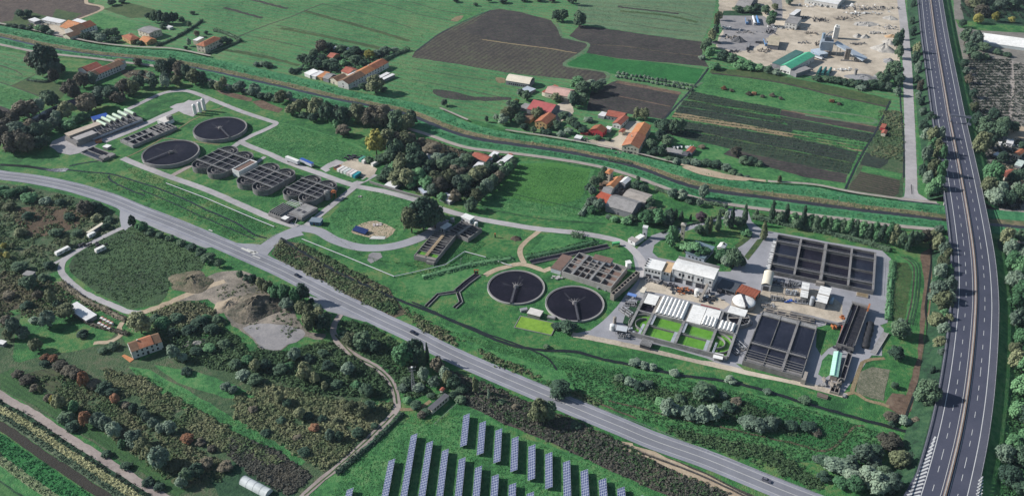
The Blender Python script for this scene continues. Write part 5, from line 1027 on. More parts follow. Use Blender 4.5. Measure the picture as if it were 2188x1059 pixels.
# ---------------------------------------------------------------- big black basins
CTE = plain('basin_wall', (.15,.145,.14), .9, .5, .4)
t, L, W = wrect((1645,577),(1866,621),(1880,541),3.0,'huge four bay concrete basin of black water at the north corner of the works','equalisation_basin','tank')
grid_tank(t, L, W, 3.0, [L*.24,L*.485,L*.515,L*.76], [W*.17,W*.47,W*.80], lambda i,j: (CT,2.9) if i == 2 else (BLU if (i%2 == 0) else BLK, 1.4), tw=.5, m=CTE)
for xx in (L*.24,L*.5,L*.76,L-.3): deck(t, xx-.6, .5, xx+.6, W-.5, 3.02, CTD)
for yy in (W*.17,W*.80): deck(t, .6, yy-.4, L-.6, yy+.4, 3.23, CTD)
MB().box(L*.46,-2.2,0,L*.54,-.32,2.6).build('outlet_box', CTB, t)
k = MB(); ra = random.Random(9)
for q in range(16): y = .5+q*W/17; k.box(-2.4+ra.uniform(-.5,.5),y,0,-.4,y+1.2,ra.uniform(1,2.0))
tt = thing('sack_row', 'row of white sacks along the left wall of the huge black basin', 'sacks', t.location, t.rotation_euler.z); k.build('sacks', WHD, tt)
t, L, W = wrect((1588,769),(1712,804.5),(1749,695),3.6,'six bay basin of dark settled water at the south edge of the works','settling_basin','tank')
grid_tank(t, L, W, 3.6, [L*.34,L*.67], [W*.08,W*.34,W*.92], lambda i,j: (CTD,2.9) if j in (0,) else ((CT,3.3) if j == 3 else (BLU, 2.9)), tw=.5, m=CTE)
for xx in (L*.67,): deck(t, xx-.6, .5, xx+.6, W-.5, 3.62, CTD)
deck(t, .6, W*.34-.6, L-.6, W*.34+.6, 3.83, CTD); k = MB()
for q in range(5): k.tube((.5,W*(.02+.045*q),3.9),(L-.5,W*(.02+.045*q),3.9),.15)
k.build('pipes', CTD, t); MB().box(L+.35,-1.5,0,L+2.6,6,3.2).build('pump_box', CTB, t)
for i, dx in enumerate((0,9)):
    c = at(1700+dx,808+dx*.2); t = thing('bulk_sack', ('left' if i == 0 else 'right')+' of two pale round tanks at the corner of the six bay basin', 'tank', (c.x,c.y,0)); MB().cyl(0,0,0,1.5,1.2,14).build('shell', CONW, t); MB().dome(0,0,1.5,1.2,.6).build('top', CONW, t)
# pipe bridges and channels above the six bay basin
t, L, W = wrect((1632,668),(1740,690),(1745,676),2.6,'brown pipe racks and channels along the top of the six bay basin','pipe_rack','pipes')
for q in range(4): MB().box(L*.02+L*.24*q,W*.1,0,L*.02+L*.24*q+L*.18,W*.9,2.2).build('channel_block', CTB, t); 
for q in range(4): MB().box(L*.04+L*.24*q,W*.3,2.204,L*.02+L*.24*q+L*.15,W*.7,2.3).build('channel', DKST, t)
k = MB()
for q in range(4): k.path([(0,W*(.05+.3*q),2.8),(L,W*(.05+.3*q),2.8)],.22)
k.build('pipes', CTB, t)
W_ = world([(1690,665),(1740,677),(1790,690),(1806,687),(1817,660)],2.4); t = thing('pipe_bridge', 'thick grey pipe running from the pipe racks to the long aeration channel', 'pipe'); k = MB(); k.path([tuple(p) for p in W_],.5,8); k.build('pipe', plain('pipe_grey',(.27,.27,.28),.6,.25), t); k = MB(); k.path([(p.x+.3,p.y-1.4,p.z) for p in W_],.35,8); k.build('pipe', CTD, t); k = MB()
for a, b in zip(W_[:-1],W_[1:]):
    for f in (0,.5): p = a+(b-a)*f; k.box(p.x-.2,p.y-1.6,0,p.x+.2,p.y+.3,1.9)
k.build('supports', CTD, t)
W_ = world([(1794,690),(1801,698),(1790,734)],1.6); t = thing('pipe', 'red oxide pipe running down beside the long aeration channel', 'pipe'); k = MB(); k.path([tuple(p) for p in W_],.55,8); k.build('pipe', plain('red_oxide',(.30,.075,.055),.7,.3), t); k = MB()
for p in W_: k.box(p.x-.3,p.y-.3,0,p.x+.3,p.y+.3,1.06)
k.build('supports', CTD, t)
junk(1781,701,2.4,1.6,9,OR,'orange pump on the small lawn beside the red pipe',name='pump',cat='pump',zmax=2,seed=41,part='body'); junk(1797,680,2.2,1.4,8,OR,'orange machine at the head of the long aeration channel',name='pump',cat='pump',zmax=2.2,seed=42,part='body')
t, L, W = wrect((1788,732),(1824,743),(1849,654.5),3.4,'long double aeration channel with dark churned water','aeration_channel','tank'); grid_tank(t, L, W, 3.4, [L*.36], [], lambda i,j: (BLK if i == 0 else AER, 2.4), tw=.5, m=CTE)
for q in range(9): MB().tube((L*.4,W*(q+1)/10,2.42),(L*.96,W*(q+1)/10,2.42),.10).build('diffuser_pipe', DKST, t)
MB().box(L-.3,W*.9,3.41,L+.6,W+.4,6.0).build('frame_tower', OR, t); deck(t, -.6, W+.35, L+.6, W+1.8, 3.42, CTD)
t, L, W = wrect((1774,800),(1790,804),(1808,755),3.8,'long mint green roofed hall at the south end of the aeration channel','filter_hall','building'); MB().box(.2,.2,0,L-.2,W-.2,3.5).build('wall', CTB, t); k = MB(); n = 13
for q in range(n): 
    y0, y1 = W*q/n, W*(q+1)/n-.12; k.add([(-.3,y0,3.55),(L/2,y0,4.3),(L+.3,y0,3.55),(-.3,y1,3.55),(L/2,y1,4.3),(L+.3,y1,3.55)],[(0,1,4,3),(1,2,5,4),(0,2,1),(3,4,5),(0,3,5,2)])
k.build('roof', MINT, t); MB().box(L/2-.15,0,4.31,L/2+.15,W,4.5).build('ridge', plain('mint_dark',(.2,.4,.32)), t)
t, L, W = wrect((1795,806),(1805,809),(1824,756),2.6,'narrow dark channel beside the mint green hall','channel','channel'); grid_tank(t, L, W, 2.6, [], [W*.5], lambda i,j: (BLK,1.8), m=CTD)
junk(1806,748,5,3,30,DKST,'dark pumps and frames between the aeration channel and the mint green hall',name='pump_cluster',cat='pumps',zmax=3,seed=44,part='pumps'); junk(1780,822,6,3,26,CTB,'brown pumps at the south end of the mint green hall',name='pump_cluster',cat='pumps',zmax=2.2,seed=45,part='pumps'); junk(1760,822,3,1.4,14,CT,'small grey scrap pile left of the brown pumps',zmax=.8,seed=46)
t, L, W = wrect((1774,834),(1792,839),(1796,829),1.6,'small open concrete pit with a red edge by the bottom track','pit','pit'); grid_tank(t, L, W, 1.6, [L*.5], [], lambda i,j: (BLK,.6), m=CTB)
# sludge bag and drying pad
W_ = cr_spline(world([(1860,690),(1858,705),(1853,722),(1849,742)],.9),1.2); t = thing('sludge_bag', 'long black sludge bag lying east of the aeration channel', 'bag'); k = MB(); n = 10; V = []
for i, p in enumerate(W_):
    r = 2.3*(.9+.1*math.sin(i*1.7)); d = (W_[min(i+1,len(W_)-1)]-W_[max(i-1,0)]).normalized(); N = Vector((-d.y,d.x,0)); V += [tuple(p+N*(r*math.cos(2*PI*j/n))+Vector((0,0,.75*r*math.sin(2*PI*j/n)))) for j in range(n)]
k.add(V,[(i*n+j,(i+1)*n+j,(i+1)*n+(j+1)%n,i*n+(j+1)%n) for i in range(len(W_)-1) for j in range(n)]+[tuple(range(n)),tuple((len(W_)-1)*n+j for j in range(n-1,-1,-1))]); k.build('bag', plain('black_sheet',(.03,.03,.033),.6,.5,.8), t, True)
t, L, W = wrect((1859,752),(1872,757),(1885,707),.3,'grey concrete drying pad right of the black sludge bag','drying_pad','pad'); MB().box(0,0,0,L,W,.3).build('slab', CT, t); k = MB(); k.box(L-.3,0,.304,L,W,1.0); k.build('kerb_wall', CONW, t)
t, L, W = wrect((1800,845),(1806,847),(1812,842),1.0,'low concrete culvert head where the path meets the ditch','culvert','culvert'); MB().box(0,0,0,L,W,1).build('wall', CT, t); MB().box(.3,-.3,0,L-.3,-.004,.7).build('opening', DKST, t)
t, L, W = wrect((1745,844),(1768,851),(1772,844),1.1,'low brown timber shed roof on the bank of the ditch','shed','shed'); MB().box(.2,.2,0,L-.2,W-.2,.9).build('wall', CTB, t); MB().box(0,0,.904,L,W,1.1).build('roof', plain('brown_roof',(.13,.10,.085),.9,.3), t)
# ---------------------------------------------------------------- stone towers and small buildings among the cypresses
STN = plain('tower_stone', (.46,.42,.34), .85, .25, .5)
c = at(1457,512); t = thing('stone_tower', 'tall pale stone pillar with a wider cap among the cypresses', 'tower', (c.x,c.y,0), -.35)
MB().box(-1.25,-1.25,0,1.25,1.25,11.5).build('shaft', STN, t); MB().box(-1.7,-1.7,11.504,1.7,1.7,12.2).build('cap', STN, t); k = MB(); k.add([(-1.7,-1.7,12.204),(1.7,-1.7,12.204),(1.7,1.7,12.204),(-1.7,1.7,12.204),(0,0,13.1)],[(0,1,2,3),(0,1,4),(1,2,4),(2,3,4),(3,0,4)]); k.build('roof', plain('tower_roof',(.30,.28,.25)), t); MB().box(-.4,-1.3,5,.4,-1.254,6.2).build('window', GLS, t)
c = at(1377,507); t = thing('stone_tower', 'shorter white tower with a flat top beside two small huts', 'tower', (c.x,c.y,0), -.3); MB().box(-1.5,-1.5,0,1.5,1.5,8.0).build('shaft', WHD, t); MB().box(-1.7,-1.7,8.004,1.7,1.7,8.5).build('cap', WHD, t); MB().box(-.4,-1.56,3,.4,-1.504,4.4).build('window', GLS, t)
t, L, W = wrect((1342,510),(1357,517.5),(1365,512),3.0,'small grey roofed hut beside the shorter white tower','hut','building'); MB().box(0,0,0,L,W,2.8).build('wall', WHD, t); MB().box(-.2,-.2,2.804,L+.2,W+.2,3.05).build('roof', plain('roof_warm_grey',(.33,.30,.28)), t); windows(t,'F',L,W,1,1.2,2.2,1.0)
t, L, W = wrect((1358,506),(1366,510),(1376,503),3.6,'small white flat roofed annex against the shorter white tower','hut','building'); MB().box(0,0,0,L,W,3.4).build('wall', WHD, t); MB().box(-.2,-.2,3.404,L+.2,W+.2,3.6).build('roof', WHT, t); windows(t,'F',L,W,1,1.4,2.4,.9)
t, L, W = wrect((1466,538),(1505,551),(1523,526),4.6,'office building with a blue grey roof half hidden under the round pine','office_building','building')
MB().box(0,0,0,L,W,4.2).build('wall', plain('office_wall',(.30,.33,.40),.8,.2), t); MB().box(-.5,-.5,4.204,L+.5,W+.5,4.6).build('roof', plain('office_roof',(.14,.20,.23),.7,.25), t); windows(t,'R',L,W,4,1.6,2.8,1.2); windows(t,'F',L,W,4,1.6,2.8,1.2)
t, L, W = wrect((1533,527),(1546,531),(1553,522),4.0,'small white gabled house beside the dark conifers','gable_house','building')
# ---------------------------------------------------------------- generic houses
TILE = mat('terracotta_tiles', [(.20,.075,.040),(.31,.12,.065),(.42,.19,.11)], (.06,.5,2.2), (.35,.35,.3), rough=.85, objrand=.15); TILEB = mat('brown_tiles', [(.105,.065,.042),(.17,.10,.062),(.25,.155,.095)], (.06,.5,2.2), (.35,.35,.3), rough=.9, objrand=.12); TILER = mat('red_tiles', [(.20,.060,.042),(.30,.095,.065),(.38,.14,.095)], (.06,.5,2.2), (.35,.35,.3), rough=.85); TILEO = mat('orange_tiles', [(.30,.12,.05),(.42,.18,.08),(.50,.25,.13)], (.06,.5,2.2), (.35,.35,.3), rough=.85)
RGREY = plain('fibre_cement', (.24,.23,.225), .9, .35, .4); RWHT = plain('white_roof', (.62,.61,.60), .6, .2, .4); RPNK = plain('pink_roof', (.46,.29,.25), .8, .25, .4); RDK = plain('slate_roof', (.10,.10,.11), .8, .3, .4)
PLC = mat('cream_plaster', [(.38,.34,.27),(.52,.47,.38),(.62,.57,.47)], (.08,.4,1.6), (.4,.35,.25), rough=.9); PLW = mat('white_plaster', [(.40,.39,.37),(.54,.53,.51),(.66,.65,.62)], (.08,.4,1.6), (.4,.35,.25), rough=.9); PLO = plain('ochre_plaster', (.42,.27,.13), .9, .25, .4); PLR = plain('red_plaster', (.40,.045,.055), .85, .2, .4); PLG = plain('grey_wall', (.20,.20,.215), .9, .3, .4)
def gable_geo(L, W, z, rise, ax, e=.35, th=.16, asym=.5):
    k = MB()
    if ax == 'x':
        P = [(-e, z-.12), (W*asym, z+rise), (W+e, z-.12)]
        V = [(x, p[0], p[1]+d) for x in (-e, L+e) for d in (0, th) for p in P]
    else:
        P = [(-e, z-.12), (L*asym, z+rise), (L+e, z-.12)]
        V = [(p[0], y, p[1]+d) for y in (-e, W+e) for d in (0, th) for p in P]
    F = [(0,1,7,6),(1,2,8,7),(3,9,10,4),(4,10,11,5),(0,6,9,3),(2,5,11,8),(0,3,4,1),(1,4,5,2),(6,7,10,9),(7,8,11,10)]
    return k.add(V, F)
def gable_wall(L, W, z, rise, ax, asym=.5):
    k = MB()
    if ax == 'x': k.add([(0,0,0),(L,0,0),(L,W,0),(0,W,0),(0,0,z),(L,0,z),(L,W,z),(0,W,z),(0,W*asym,z+rise-.1),(L,W*asym,z+rise-.1)],[(3,2,1,0),(0,1,5,4),(2,3,7,6),(1,2,6,9,5),(3,0,4,8,7),(4,5,9,8),(8,9,6,7)])
    else: k.add([(0,0,0),(L,0,0),(L,W,0),(0,W,0),(0,0,z),(L,0,z),(L,W,z),(0,W,z),(L*asym,0,z+rise-.1),(L*asym,W,z+rise-.1)],[(3,2,1,0),(0,1,5,8,4),(2,3,7,9,6),(1,2,6,5),(3,0,4,7),(4,8,9,7),(8,5,6,9)])
    return k
def house(A, B, C, h, roof, wall, rm, lab, name='house', cat='house', rise=None, win=(0,0,0,0), fl=1, chim=0, door=None, group=None, asym=.5, seg=None, t=None, dims=None, W=None):
    if t is None: t, L, W0 = wrect(A,B,C,h,lab,name,cat,group); W = W if W else W0
    else: L, W = dims
    if W < 0: t.location = t.location+Vector((math.sin(t.rotation_euler.z)*-W*-1, 0, 0))*0; W = abs(W)
    hw = h-.1
    if roof in ('x','y'):
        rise = rise or (W if roof == 'x' else L)*.20
        gable_wall(L,W,hw,rise,roof,asym).build('wall', wall, t)
        if seg:
            g = 0
            for f0, f1, m2 in seg:
                r = MB(); gg = gable_geo(L*(f1-f0)-.72 if roof == 'x' else L, W if roof == 'x' else W*(f1-f0)-.72, hw+.04, rise, roof, asym=asym)
                r.add([(v[0]+(L*f0+.36 if roof == 'x' else 0), v[1]+(W*f0+.36 if roof == 'y' else 0), v[2]+g*.25) for v in gg.v], gg.f); g = 1-g; ro = r.build('roof', m2, t)
        else: ro = gable_geo(L,W,hw+.04,rise,roof,asym=asym).build('roof', rm, t)
        top = hw+rise*.7
    elif roof == 'hip':
        rise = rise or min(L,W)*.22; MB().box(0,0,0,L,W,hw).build('wall', wall, t); e = .45; i = min(L,W)/2; k = MB()
        R = [(i,W/2),(L-i,W/2)] if L > W else [(L/2,i),(L/2,W-i)]
        k.add([(-e,-e,hw+.01),(L+e,-e,hw+.01),(L+e,W+e,hw+.01),(-e,W+e,hw+.01),(*R[0],hw+rise),(*R[1],hw+rise)], [(3,2,1,0)]+([(0,1,5,4),(2,3,4,5),(1,2,5),(3,0,4)] if L > W else [(0,1,4),(1,2,5,4),(2,3,5),(3,0,4,5)])); ro = k.build('roof', rm, t); top = hw+rise*.6
    elif roof == 'shed':
        rise = rise or W*.08; MB().box(0,0,0,L,W,hw).build('wall', wall, t); e = .25; k = MB(); k.add([(-e,-e,hw+.02),(L+e,-e,hw+.02),(L+e,W+e,hw+rise),(-e,W+e,hw+rise),(-e,-e,hw+.17),(L+e,-e,hw+.17),(L+e,W+e,hw+rise+.15),(-e,W+e,hw+rise+.15)],[(3,2,1,0),(4,5,6,7),(0,1,5,4),(1,2,6,5),(2,3,7,6),(3,0,4,7)]); ro = k.build('roof', rm, t); top = hw+rise
    elif roof == 'arch':
        MB().box(0,0,0,L,W,hw).build('wall', wall, t); ro = barrel_roof(t,-.2,L+.2,-.2,W+.2,hw+.02,rise or W*.22,rm); top = hw+1
    else:
        MB().box(0,0,0,L,W,hw).build('wall', wall, t); ro = MB().box(-.2,-.2,hw+.004,L+.2,W+.2,h+.12).build('roof', rm, t); top = h
    for n, face in zip(win, 'FRBL'):
        for f in range(fl):
            z0 = 1.0+f*(hw/fl)*.98
            if n: windows(t, face, L, W, n, z0, min(z0+1.3, hw-.2), 1.0)
    for q in range(chim): x, y = L*(.3+.35*q), W*.6; MB().box(x-.4,y-.4,hw,x+.4,y+.4,top+1.6).build('chimney', PLC, ro)
    if door:
        if door == 'F': MB().box(L*.46,-.07,0,L*.46+1.2,-.004,2.2).build('door', DKST, t)
        elif door == 'R': MB().box(L+.004,W*.46,0,L+.07,W*.46+1.2,2.2).build('door', DKST, t)
        elif door == 'L': MB().box(-.07,W*.46,0,-.004,W*.46+1.2,2.2).build('door', DKST, t)
        else: MB().box(L*.15,-.07,0,L*.85,-.004,h*.7).build('door', DKST, t)
    return t, L, W
# finish the small gabled house started above
house(None,None,None,4.0,'y',PLW,WHT,None,t=t,dims=(L,W),win=(2,0,0,0),door='F')
H = house
# --- top-left farm group
H((161,69.5),(206,53.5),(190,45),5.6,'x',PLW,TILE,'long white farmhouse with an orange tiled roof above the reed bank at top left',win=(6,1,0,0),fl=2,chim=1,door='F',seg=[(0,.55,TILEB),(.55,1,TILE)])
H((134,75),(149,80),(162,67),4.2,'y',PLC,TILEB,'low cream wing in front of the long white farmhouse',win=(1,2,0,0))
H((128,57),(152,64),(175,50),3.2,'x',PLC,TILEO,'low terracotta roofed yard building left of the long white farmhouse',asym=.6)
H((148,47),(185,58),(202,52),3.4,'shed',PLW,RWHT,'white flat sheds behind the long white farmhouse',name='shed',cat='shed')
H((88,42),(128,50),(136,44),3.2,'shed',PLW,RWHT,'long low white roofed shed at the edge of the brown field',name='shed',cat='shed',win=(3,0,0,0))
H((60,42),(73,47),(82,41),3.0,'flat',PLG,RWHT,'small white roofed shed under the dark trees at top left',name='shed',cat='shed')
H((260,77),(278,87),(292,78),4.4,'hip',PLO,TILE,'square orange house with a hipped roof left of the grey roofed block',win=(2,2,0,0),chim=1)
H((294,64),(318,72),(335,60),6.4,'x',PLC,RGREY,'boxy cream house with a grey roof at top left',win=(3,3,0,0),fl=2,rise=.8)
H((297,85),(313,91),(328,82),3.4,'x',PLO,TILEO,'low orange roofed annex in front of the grey roofed block',win=(2,1,0,0))
H((351,57),(362,60),(366,56),2.4,'flat',PLW,RWHT,'tiny white shed beside the dark wood at top left',name='shed',cat='shed')
H((419,96),(437,99.5),(471,80.5),7.0,'hip',PLC,TILE,'tall cream house with an orange hipped roof standing alone above the river',win=(2,5,0,2),fl=2,door='L')
H((412,86),(421,87.5),(434,80),4.6,'flat',PLC,WHT,'small white flat roofed annex behind the tall cream house',name='annex')
# --- row house near left trees
H((191,167.5),(265,136),(250,129.5),5.4,'x',PLW,TILEB,'long white row house with brown and red tiled roofs among the trees at left',win=(10,1,0,0),fl=2,seg=[(0,.30,TILEB),(.30,.62,TILER),(.62,1,TILEB)])
H((176,171),(191,172),(200,165),3.6,'hip',PLC,TILE,'low tiled end room of the long row house',win=(1,1,0,0))
H((243,129),(258,132),(264,127),6.6,'hip',PLW,TILEB,'taller end block of the long row house by the river track',win=(1,1,0,0))
H((166,147),(186,153),(208,138),5.0,'y',PLW,TILER,'small white house with a red roof behind the long row house',win=(2,3,0,0),fl=1,door='F')
H((164,156),(171,158),(175,154),2.4,'shed',PLW,RPNK,'tiny pink roofed shed in front of the small red roofed house',name='shed',cat='shed')
# --- farm complex by the river (center top)
H((744,180),(830,133),(817,123),5.4,'x',PLW,TILEB,'long farmhouse with brown, red and orange roof sections behind the reed bank',win=(12,1,0,1),fl=2,seg=[(0,.42,TILEB),(.42,.66,TILEO),(.66,1,TILE)],chim=2)
H((703,168),(722,175),(736,163),4.0,'y',PLC,TILEB,'low cream barn with a brown roof at the near end of the long farmhouse',win=(1,0,0,0),door='F')
H((722,172),(738,178),(752,165),4.0,'y',PLC,TILEB,'second low cream barn with a brown roof against the long farmhouse',win=(1,0,0,0))
H((729,152),(745,158),(757,146),3.6,'x',PLC,TILER,'small red tiled outbuilding behind the two cream barns',win=(1,0,0,0))
H((743,160),(752,164),(763,151),4.0,'shed',PLW,RWHT,'small white roofed lean-to against the long farmhouse',name='shed',cat='shed')
H((650,156),(662,161),(674,151),3.2,'shed',PLW,WHT,'leftmost white roofed shed in the row left of the cream barns',name='shed',cat='shed')
H((664,161),(674,164),(684,153),3.0,'shed',PLW,RWHT,'second white roofed shed in the row left of the cream barns',name='shed',cat='shed')
H((676,163),(688,166),(697,155),3.0,'shed',PLO,TILEO,'orange roofed shed in the row left of the cream barns',name='shed',cat='shed')
H((690,166),(702,169.5),(712,158),3.6,'x',PLG,RGREY,'grey roofed shed at the right end of the row left of the cream barns',name='shed',cat='shed')
H((699,121),(710,124),(721,115),2.8,'x',PLO,TILER,'small red roofed hut in the middle of the walled garden',name='hut',cat='hut')
for i, p in enumerate((((800,168),(807,170),(826,155)),((808,171),(814,173),(832,156)))): H(*p,2.6,'shed',PLG,RWHT,('left' if i == 0 else 'right')+' of two long white roofs right of the long farmhouse',name='shed',cat='shed',rise=.3)
H((709,103),(717,105),(722,100),2.0,'flat',PLG,RWHT,'tiny pale shed at the top of the walled garden',name='shed',cat='shed'); H((736,105),(742,107),(746,103),2.0,'flat',PLG,RWHT,'tiny white shed at the top right of the walled garden',name='shed',cat='shed')
# --- barn cluster right of centre
H((1081,172),(1131,180),(1141,168),4.2,'arch',PLG,CREAM,'long barrel roofed barn with stacked bales at the edge of the brown field',name='barn',cat='barn',win=(9,1,0,0),rise=3.0)
H((1113,191),(1131,197),(1141,189),2.6,'flat',PLG,plain('roof_blue_grey',(.40,.45,.50),.6,.2),'flat pale roofed carport below the barrel roofed barn',name='carport',cat='shed')
H((1164,197),(1213,207),(1224,192),4.6,'x',PLC,RPNK,'wide house with pink and grey roof panels below the barrel roofed barn',win=(4,2,0,0),door='F',seg=[(0,.5,RPNK),(.5,1,RPNK)],asym=.35)
H((1158,196),(1166,199),(1182,183),3.6,'shed',PLC,TILER,'narrow red roofed wing at the left of the wide pink roofed house',name='annex')
H((1126,232),(1175,243.5),(1196,226),5.2,'x',PLG,TILER,'large shed with a bright red front roof slope and grey back slope',name='barn',cat='barn',win=(0,3,0,0),asym=.62,seg=[(0,1,plain('red_sheet',(.36,.095,.09),.6,.2))])
H((1110,229),(1124,233),(1130,224),2.8,'shed',PLG,RGREY,'grey lean-to left of the large red roofed shed',name='shed',cat='shed')
H((1143,260),(1168,265.5),(1186,247.5),6.0,'y',PLO,TILE,'square ochre house with an orange roof below the large red roofed shed',win=(3,3,0,0),fl=2,door='F')
H((1108,252),(1132,258),(1141,248),2.8,'shed',PLO,TILEB,'low brown roofed shed left of the square ochre house',name='shed',cat='shed')
H((1261,277),(1288,283),(1296,274),4.4,'y',PLR,TILE,'small red walled house with an orange roof',win=(2,2,0,0),door='F')
H((1240,281),(1256,284),(1261,279),2.4,'shed',PLR,TILER,'low red roofed shed left of the small red walled house',name='shed',cat='shed')
H((1295,246),(1331,253),(1339,242),3.8,'x',PLG,TILER,'long low shed with a bright red roof behind the white walled wing',name='barn',cat='barn',win=(4,0,0,0))
H((1309,263),(1326,267),(1339,250),4.0,'y',PLW,TILER,'white walled wing with a bright red roof',win=(2,3,0,0))
H((1278,246),(1291,249),(1297,241),2.6,'flat',PLG,RWHT,'white flat shed left of the long red roofed shed',name='shed',cat='shed'); H((1293,275),(1303,277),(1306,271),2.8,'flat',PLW,WHT,'white flat awning right of the small red walled house',name='awning',cat='shed')
H((1322,281),(1330,283),(1333,276),2.8,'y',PLC,TILER,'tiny hut with a tiled roof in the sandy farmyard',name='hut',cat='hut')
H((1227,294),(1240,297),(1246,292),2.6,'shed',PLG,RWHT,'small white roofed shed on the top of the reed bank',name='shed',cat='shed')
H((1329,311),(1365,317),(1381,291),6.2,'y',PLC,TILE,'big cream farmhouse with a broad orange roof facing the reed bank',win=(4,4,0,0),fl=2,door='F',chim=1)
H((1349,284),(1378,289),(1399,270),6.8,'y',PLC,TILEO,'rear wing of the big cream farmhouse with lighter orange tiles',win=(0,4,0,0),fl=2)
H((1420,324),(1440,327),(1444,319),2.4,'shed',PLG,RGREY,'left of three low grey roofed sheds beside the reed bank hedge',name='shed',cat='shed',rise=.4); H((1441,328),(1456,330),(1459,322),2.4,'shed',PLG,RGREY,'middle of three low grey roofed sheds beside the reed bank hedge',name='shed',cat='shed',rise=.4); H((1457,331),(1468,333),(1471,326),2.2,'shed',PLG,RDK,'right of three low grey roofed sheds, darker than the others',name='shed',cat='shed',rise=.4)
H((1466,323),(1478,326),(1486,316),3.0,'y',PLG,TILER,'little red roofed hut beside the pond like tarpaulins',name='hut',cat='hut')
H((1883,284),(1892,286),(1896,279),2.6,'y',PLC,TILER,'tiny red roofed hut in the garden plot beside the straight road',name='hut',cat='hut'); H((1881,272),(1890,274),(1898,268),2.6,'shed',PLR,TILER,'small bright red sheet roof above the tiny hut',name='shed',cat='shed')
# --- farm cluster in the centre right
H((1294,438.5),(1350,454.5),(1371,431),5.0,'x',PLG,RGREY,'big grey barn with a fibre cement roof and dark walls',name='barn',cat='barn',win=(0,2,0,0),door='F')
H((1331,418),(1378,432),(1391,415.5),4.6,'x',PLG,plain('old_fibre',(.30,.27,.24),.9,.4,.4),'older barn with a patchy weathered roof behind the big grey barn',name='barn',cat='barn',rise=1.0)
H((1268,425),(1296,434.5),(1310,420),3.6,'shed',PLG,plain('red_tin',(.38,.09,.05),.8,.2),'shed with an orange red tin roof left of the big grey barn',name='shed',cat='shed',rise=.8)
H((1285,412),(1303,416),(1316,403),3.4,'x',PLC,RGREY,'broken grey roofed outbuilding above the orange red tin shed')
H((1293,369),(1303,371.5),(1307,362),7.2,'hip',PLC,TILEO,'slim tower house with an ochre tiled roof beside the river path',win=(1,1,0,0),fl=3)
H((1296,396),(1311,400),(1321,380),4.6,'y',PLC,TILEO,'old farmhouse with a worn orange roof behind the slim tower house',win=(2,2,0,0),door='F'); H((1313,385),(1322,388),(1329,376),4.2,'y',PLC,TILEB,'narrow brown roofed wing between the old farmhouse and the white roofed shed')
H((1323,389),(1336,393),(1344,381),4.2,'y',PLG,RWHT,'shed with a bright white roof right of the old farmhouse',name='shed',cat='shed')
# --- tree nursery roofs in the middle
for i, (A,B,C,h,rm,lab) in enumerate((((822,395),(843,401),(857,384),2.6,RWHT,'white roofed shed at the lower left corner of the wooded nursery'),((905,333),(926,343),(939,331),3.0,RWHT,'white roofed shed high in the wooded nursery, left of the red barn'),((957,341),(985,346),(993,339),2.6,RWHT,'narrow pale roof right of the highest white nursery shed'),((1010,357),(1044,365),(1059,355),3.2,RWHT,'wide white roofed shed below the red nursery barn'),((1052,354),(1063,357.5),(1094,333),3.2,RWHT,'long white roof running along the right edge of the wooded nursery'),((998,371),(1022,376),(1026,370),2.4,RWHT,'narrow white roof below the wide white nursery shed'),((934,383),(942,386),(946,379),2.2,RWHT,'tiny white roof in the middle of the wooded nursery'),((974,393),(990,406),(1001,398),2.6,RWHT,'tilted white roof at the lower right of the wooded nursery'),((938,421),(961,431),(974,421),2.8,RWHT,'pale roofed shed at the bottom of the wooded nursery'),((893,402),(905,413),(911,405),2.4,plain('roof_blueish',(.38,.42,.50),.6,.2),'bluish roof at the bottom left of the wooded nursery'))):
    H(A,B,C,h,'shed',PLG,rm,lab,name='shed',cat='shed',rise=.3)
H((1007,334),(1038,345),(1050,335),3.8,'x',PLG,TILER,'red barn with a white stripe on its roof at the top of the wooded nursery',name='barn',cat='barn'); H((1039,338),(1050,341),(1066,328),3.6,'shed',PLG,RWHT,'small white and grey roof right of the red nursery barn',name='shed',cat='shed'); H((1084,331),(1091,333),(1094,329),3.0,'flat',PLG,TILER,'tiny red roof at the top corner of the wooded nursery',name='shed',cat='shed')
H((917,318),(940,324),(948,316),3.6,'x',PLO,TILEB,'brown house hidden in trees at the top of the wooded nursery')
# --- south west
H((280,751),(346,728.5),(331,712.5),5.4,'x',PLW,TILE,'white farmhouse with a split red and brown tiled roof in the south west',win=(5,2,0,2),fl=2,door='F',seg=[(0,.28,TILEB),(.28,.74,TILE),(.74,1,TILEB)],asym=.62,chim=1)
c = at(272,768); t = thing('patio', 'orange tiled terrace in front of the white farmhouse in the south west', 'terrace', (0,0,0)); P = world([(260,760),(266,757),(287,767),(278,774)]); k = MB(); k.prism([(p.x,p.y) for p in P],0,.25); k.build('slab', TILEO, t)
H((914,871),(923,876),(956,843),2.8,'flat',PLC,RDK,'long narrow ruined block with a dark flat roof and pale walls',name='ruin',cat='ruin',win=(1,5,0,0))
H((940,832),(945,834),(949,829),2.4,'y',PLC,TILER,'tiny hut with a red roof above the ruined block',name='hut',cat='hut')
H((158,651),(184,684),(206,672),2.8,'shed',PLG,RGREY,'open long shed with grey and white roof strips in the western scrub',name='shed',cat='shed',rise=.3) if False else H((184,684),(206,672),(158,649),2.8,'shed',PLG,RWHT,'open long shed with grey and white roof strips in the western scrub',name='shed',cat='shed',rise=.4)
H((185,496),(190,497.5),(224,478),2.6,'flat',PLG,CREAM,'long pale yellow roof strip beside the gravel lane in the west',name='shed',cat='shed')
H((48,586),(66,589),(72,581),2.2,'shed',PLG,RGREY,'tumbledown grey roofed hut among the western shrubs',name='hut',cat='hut'); H((-6,732),(6,735),(10,728),2.2,'shed',PLG,RWHT,'pale roof corner at the far left edge',name='hut',cat='hut')
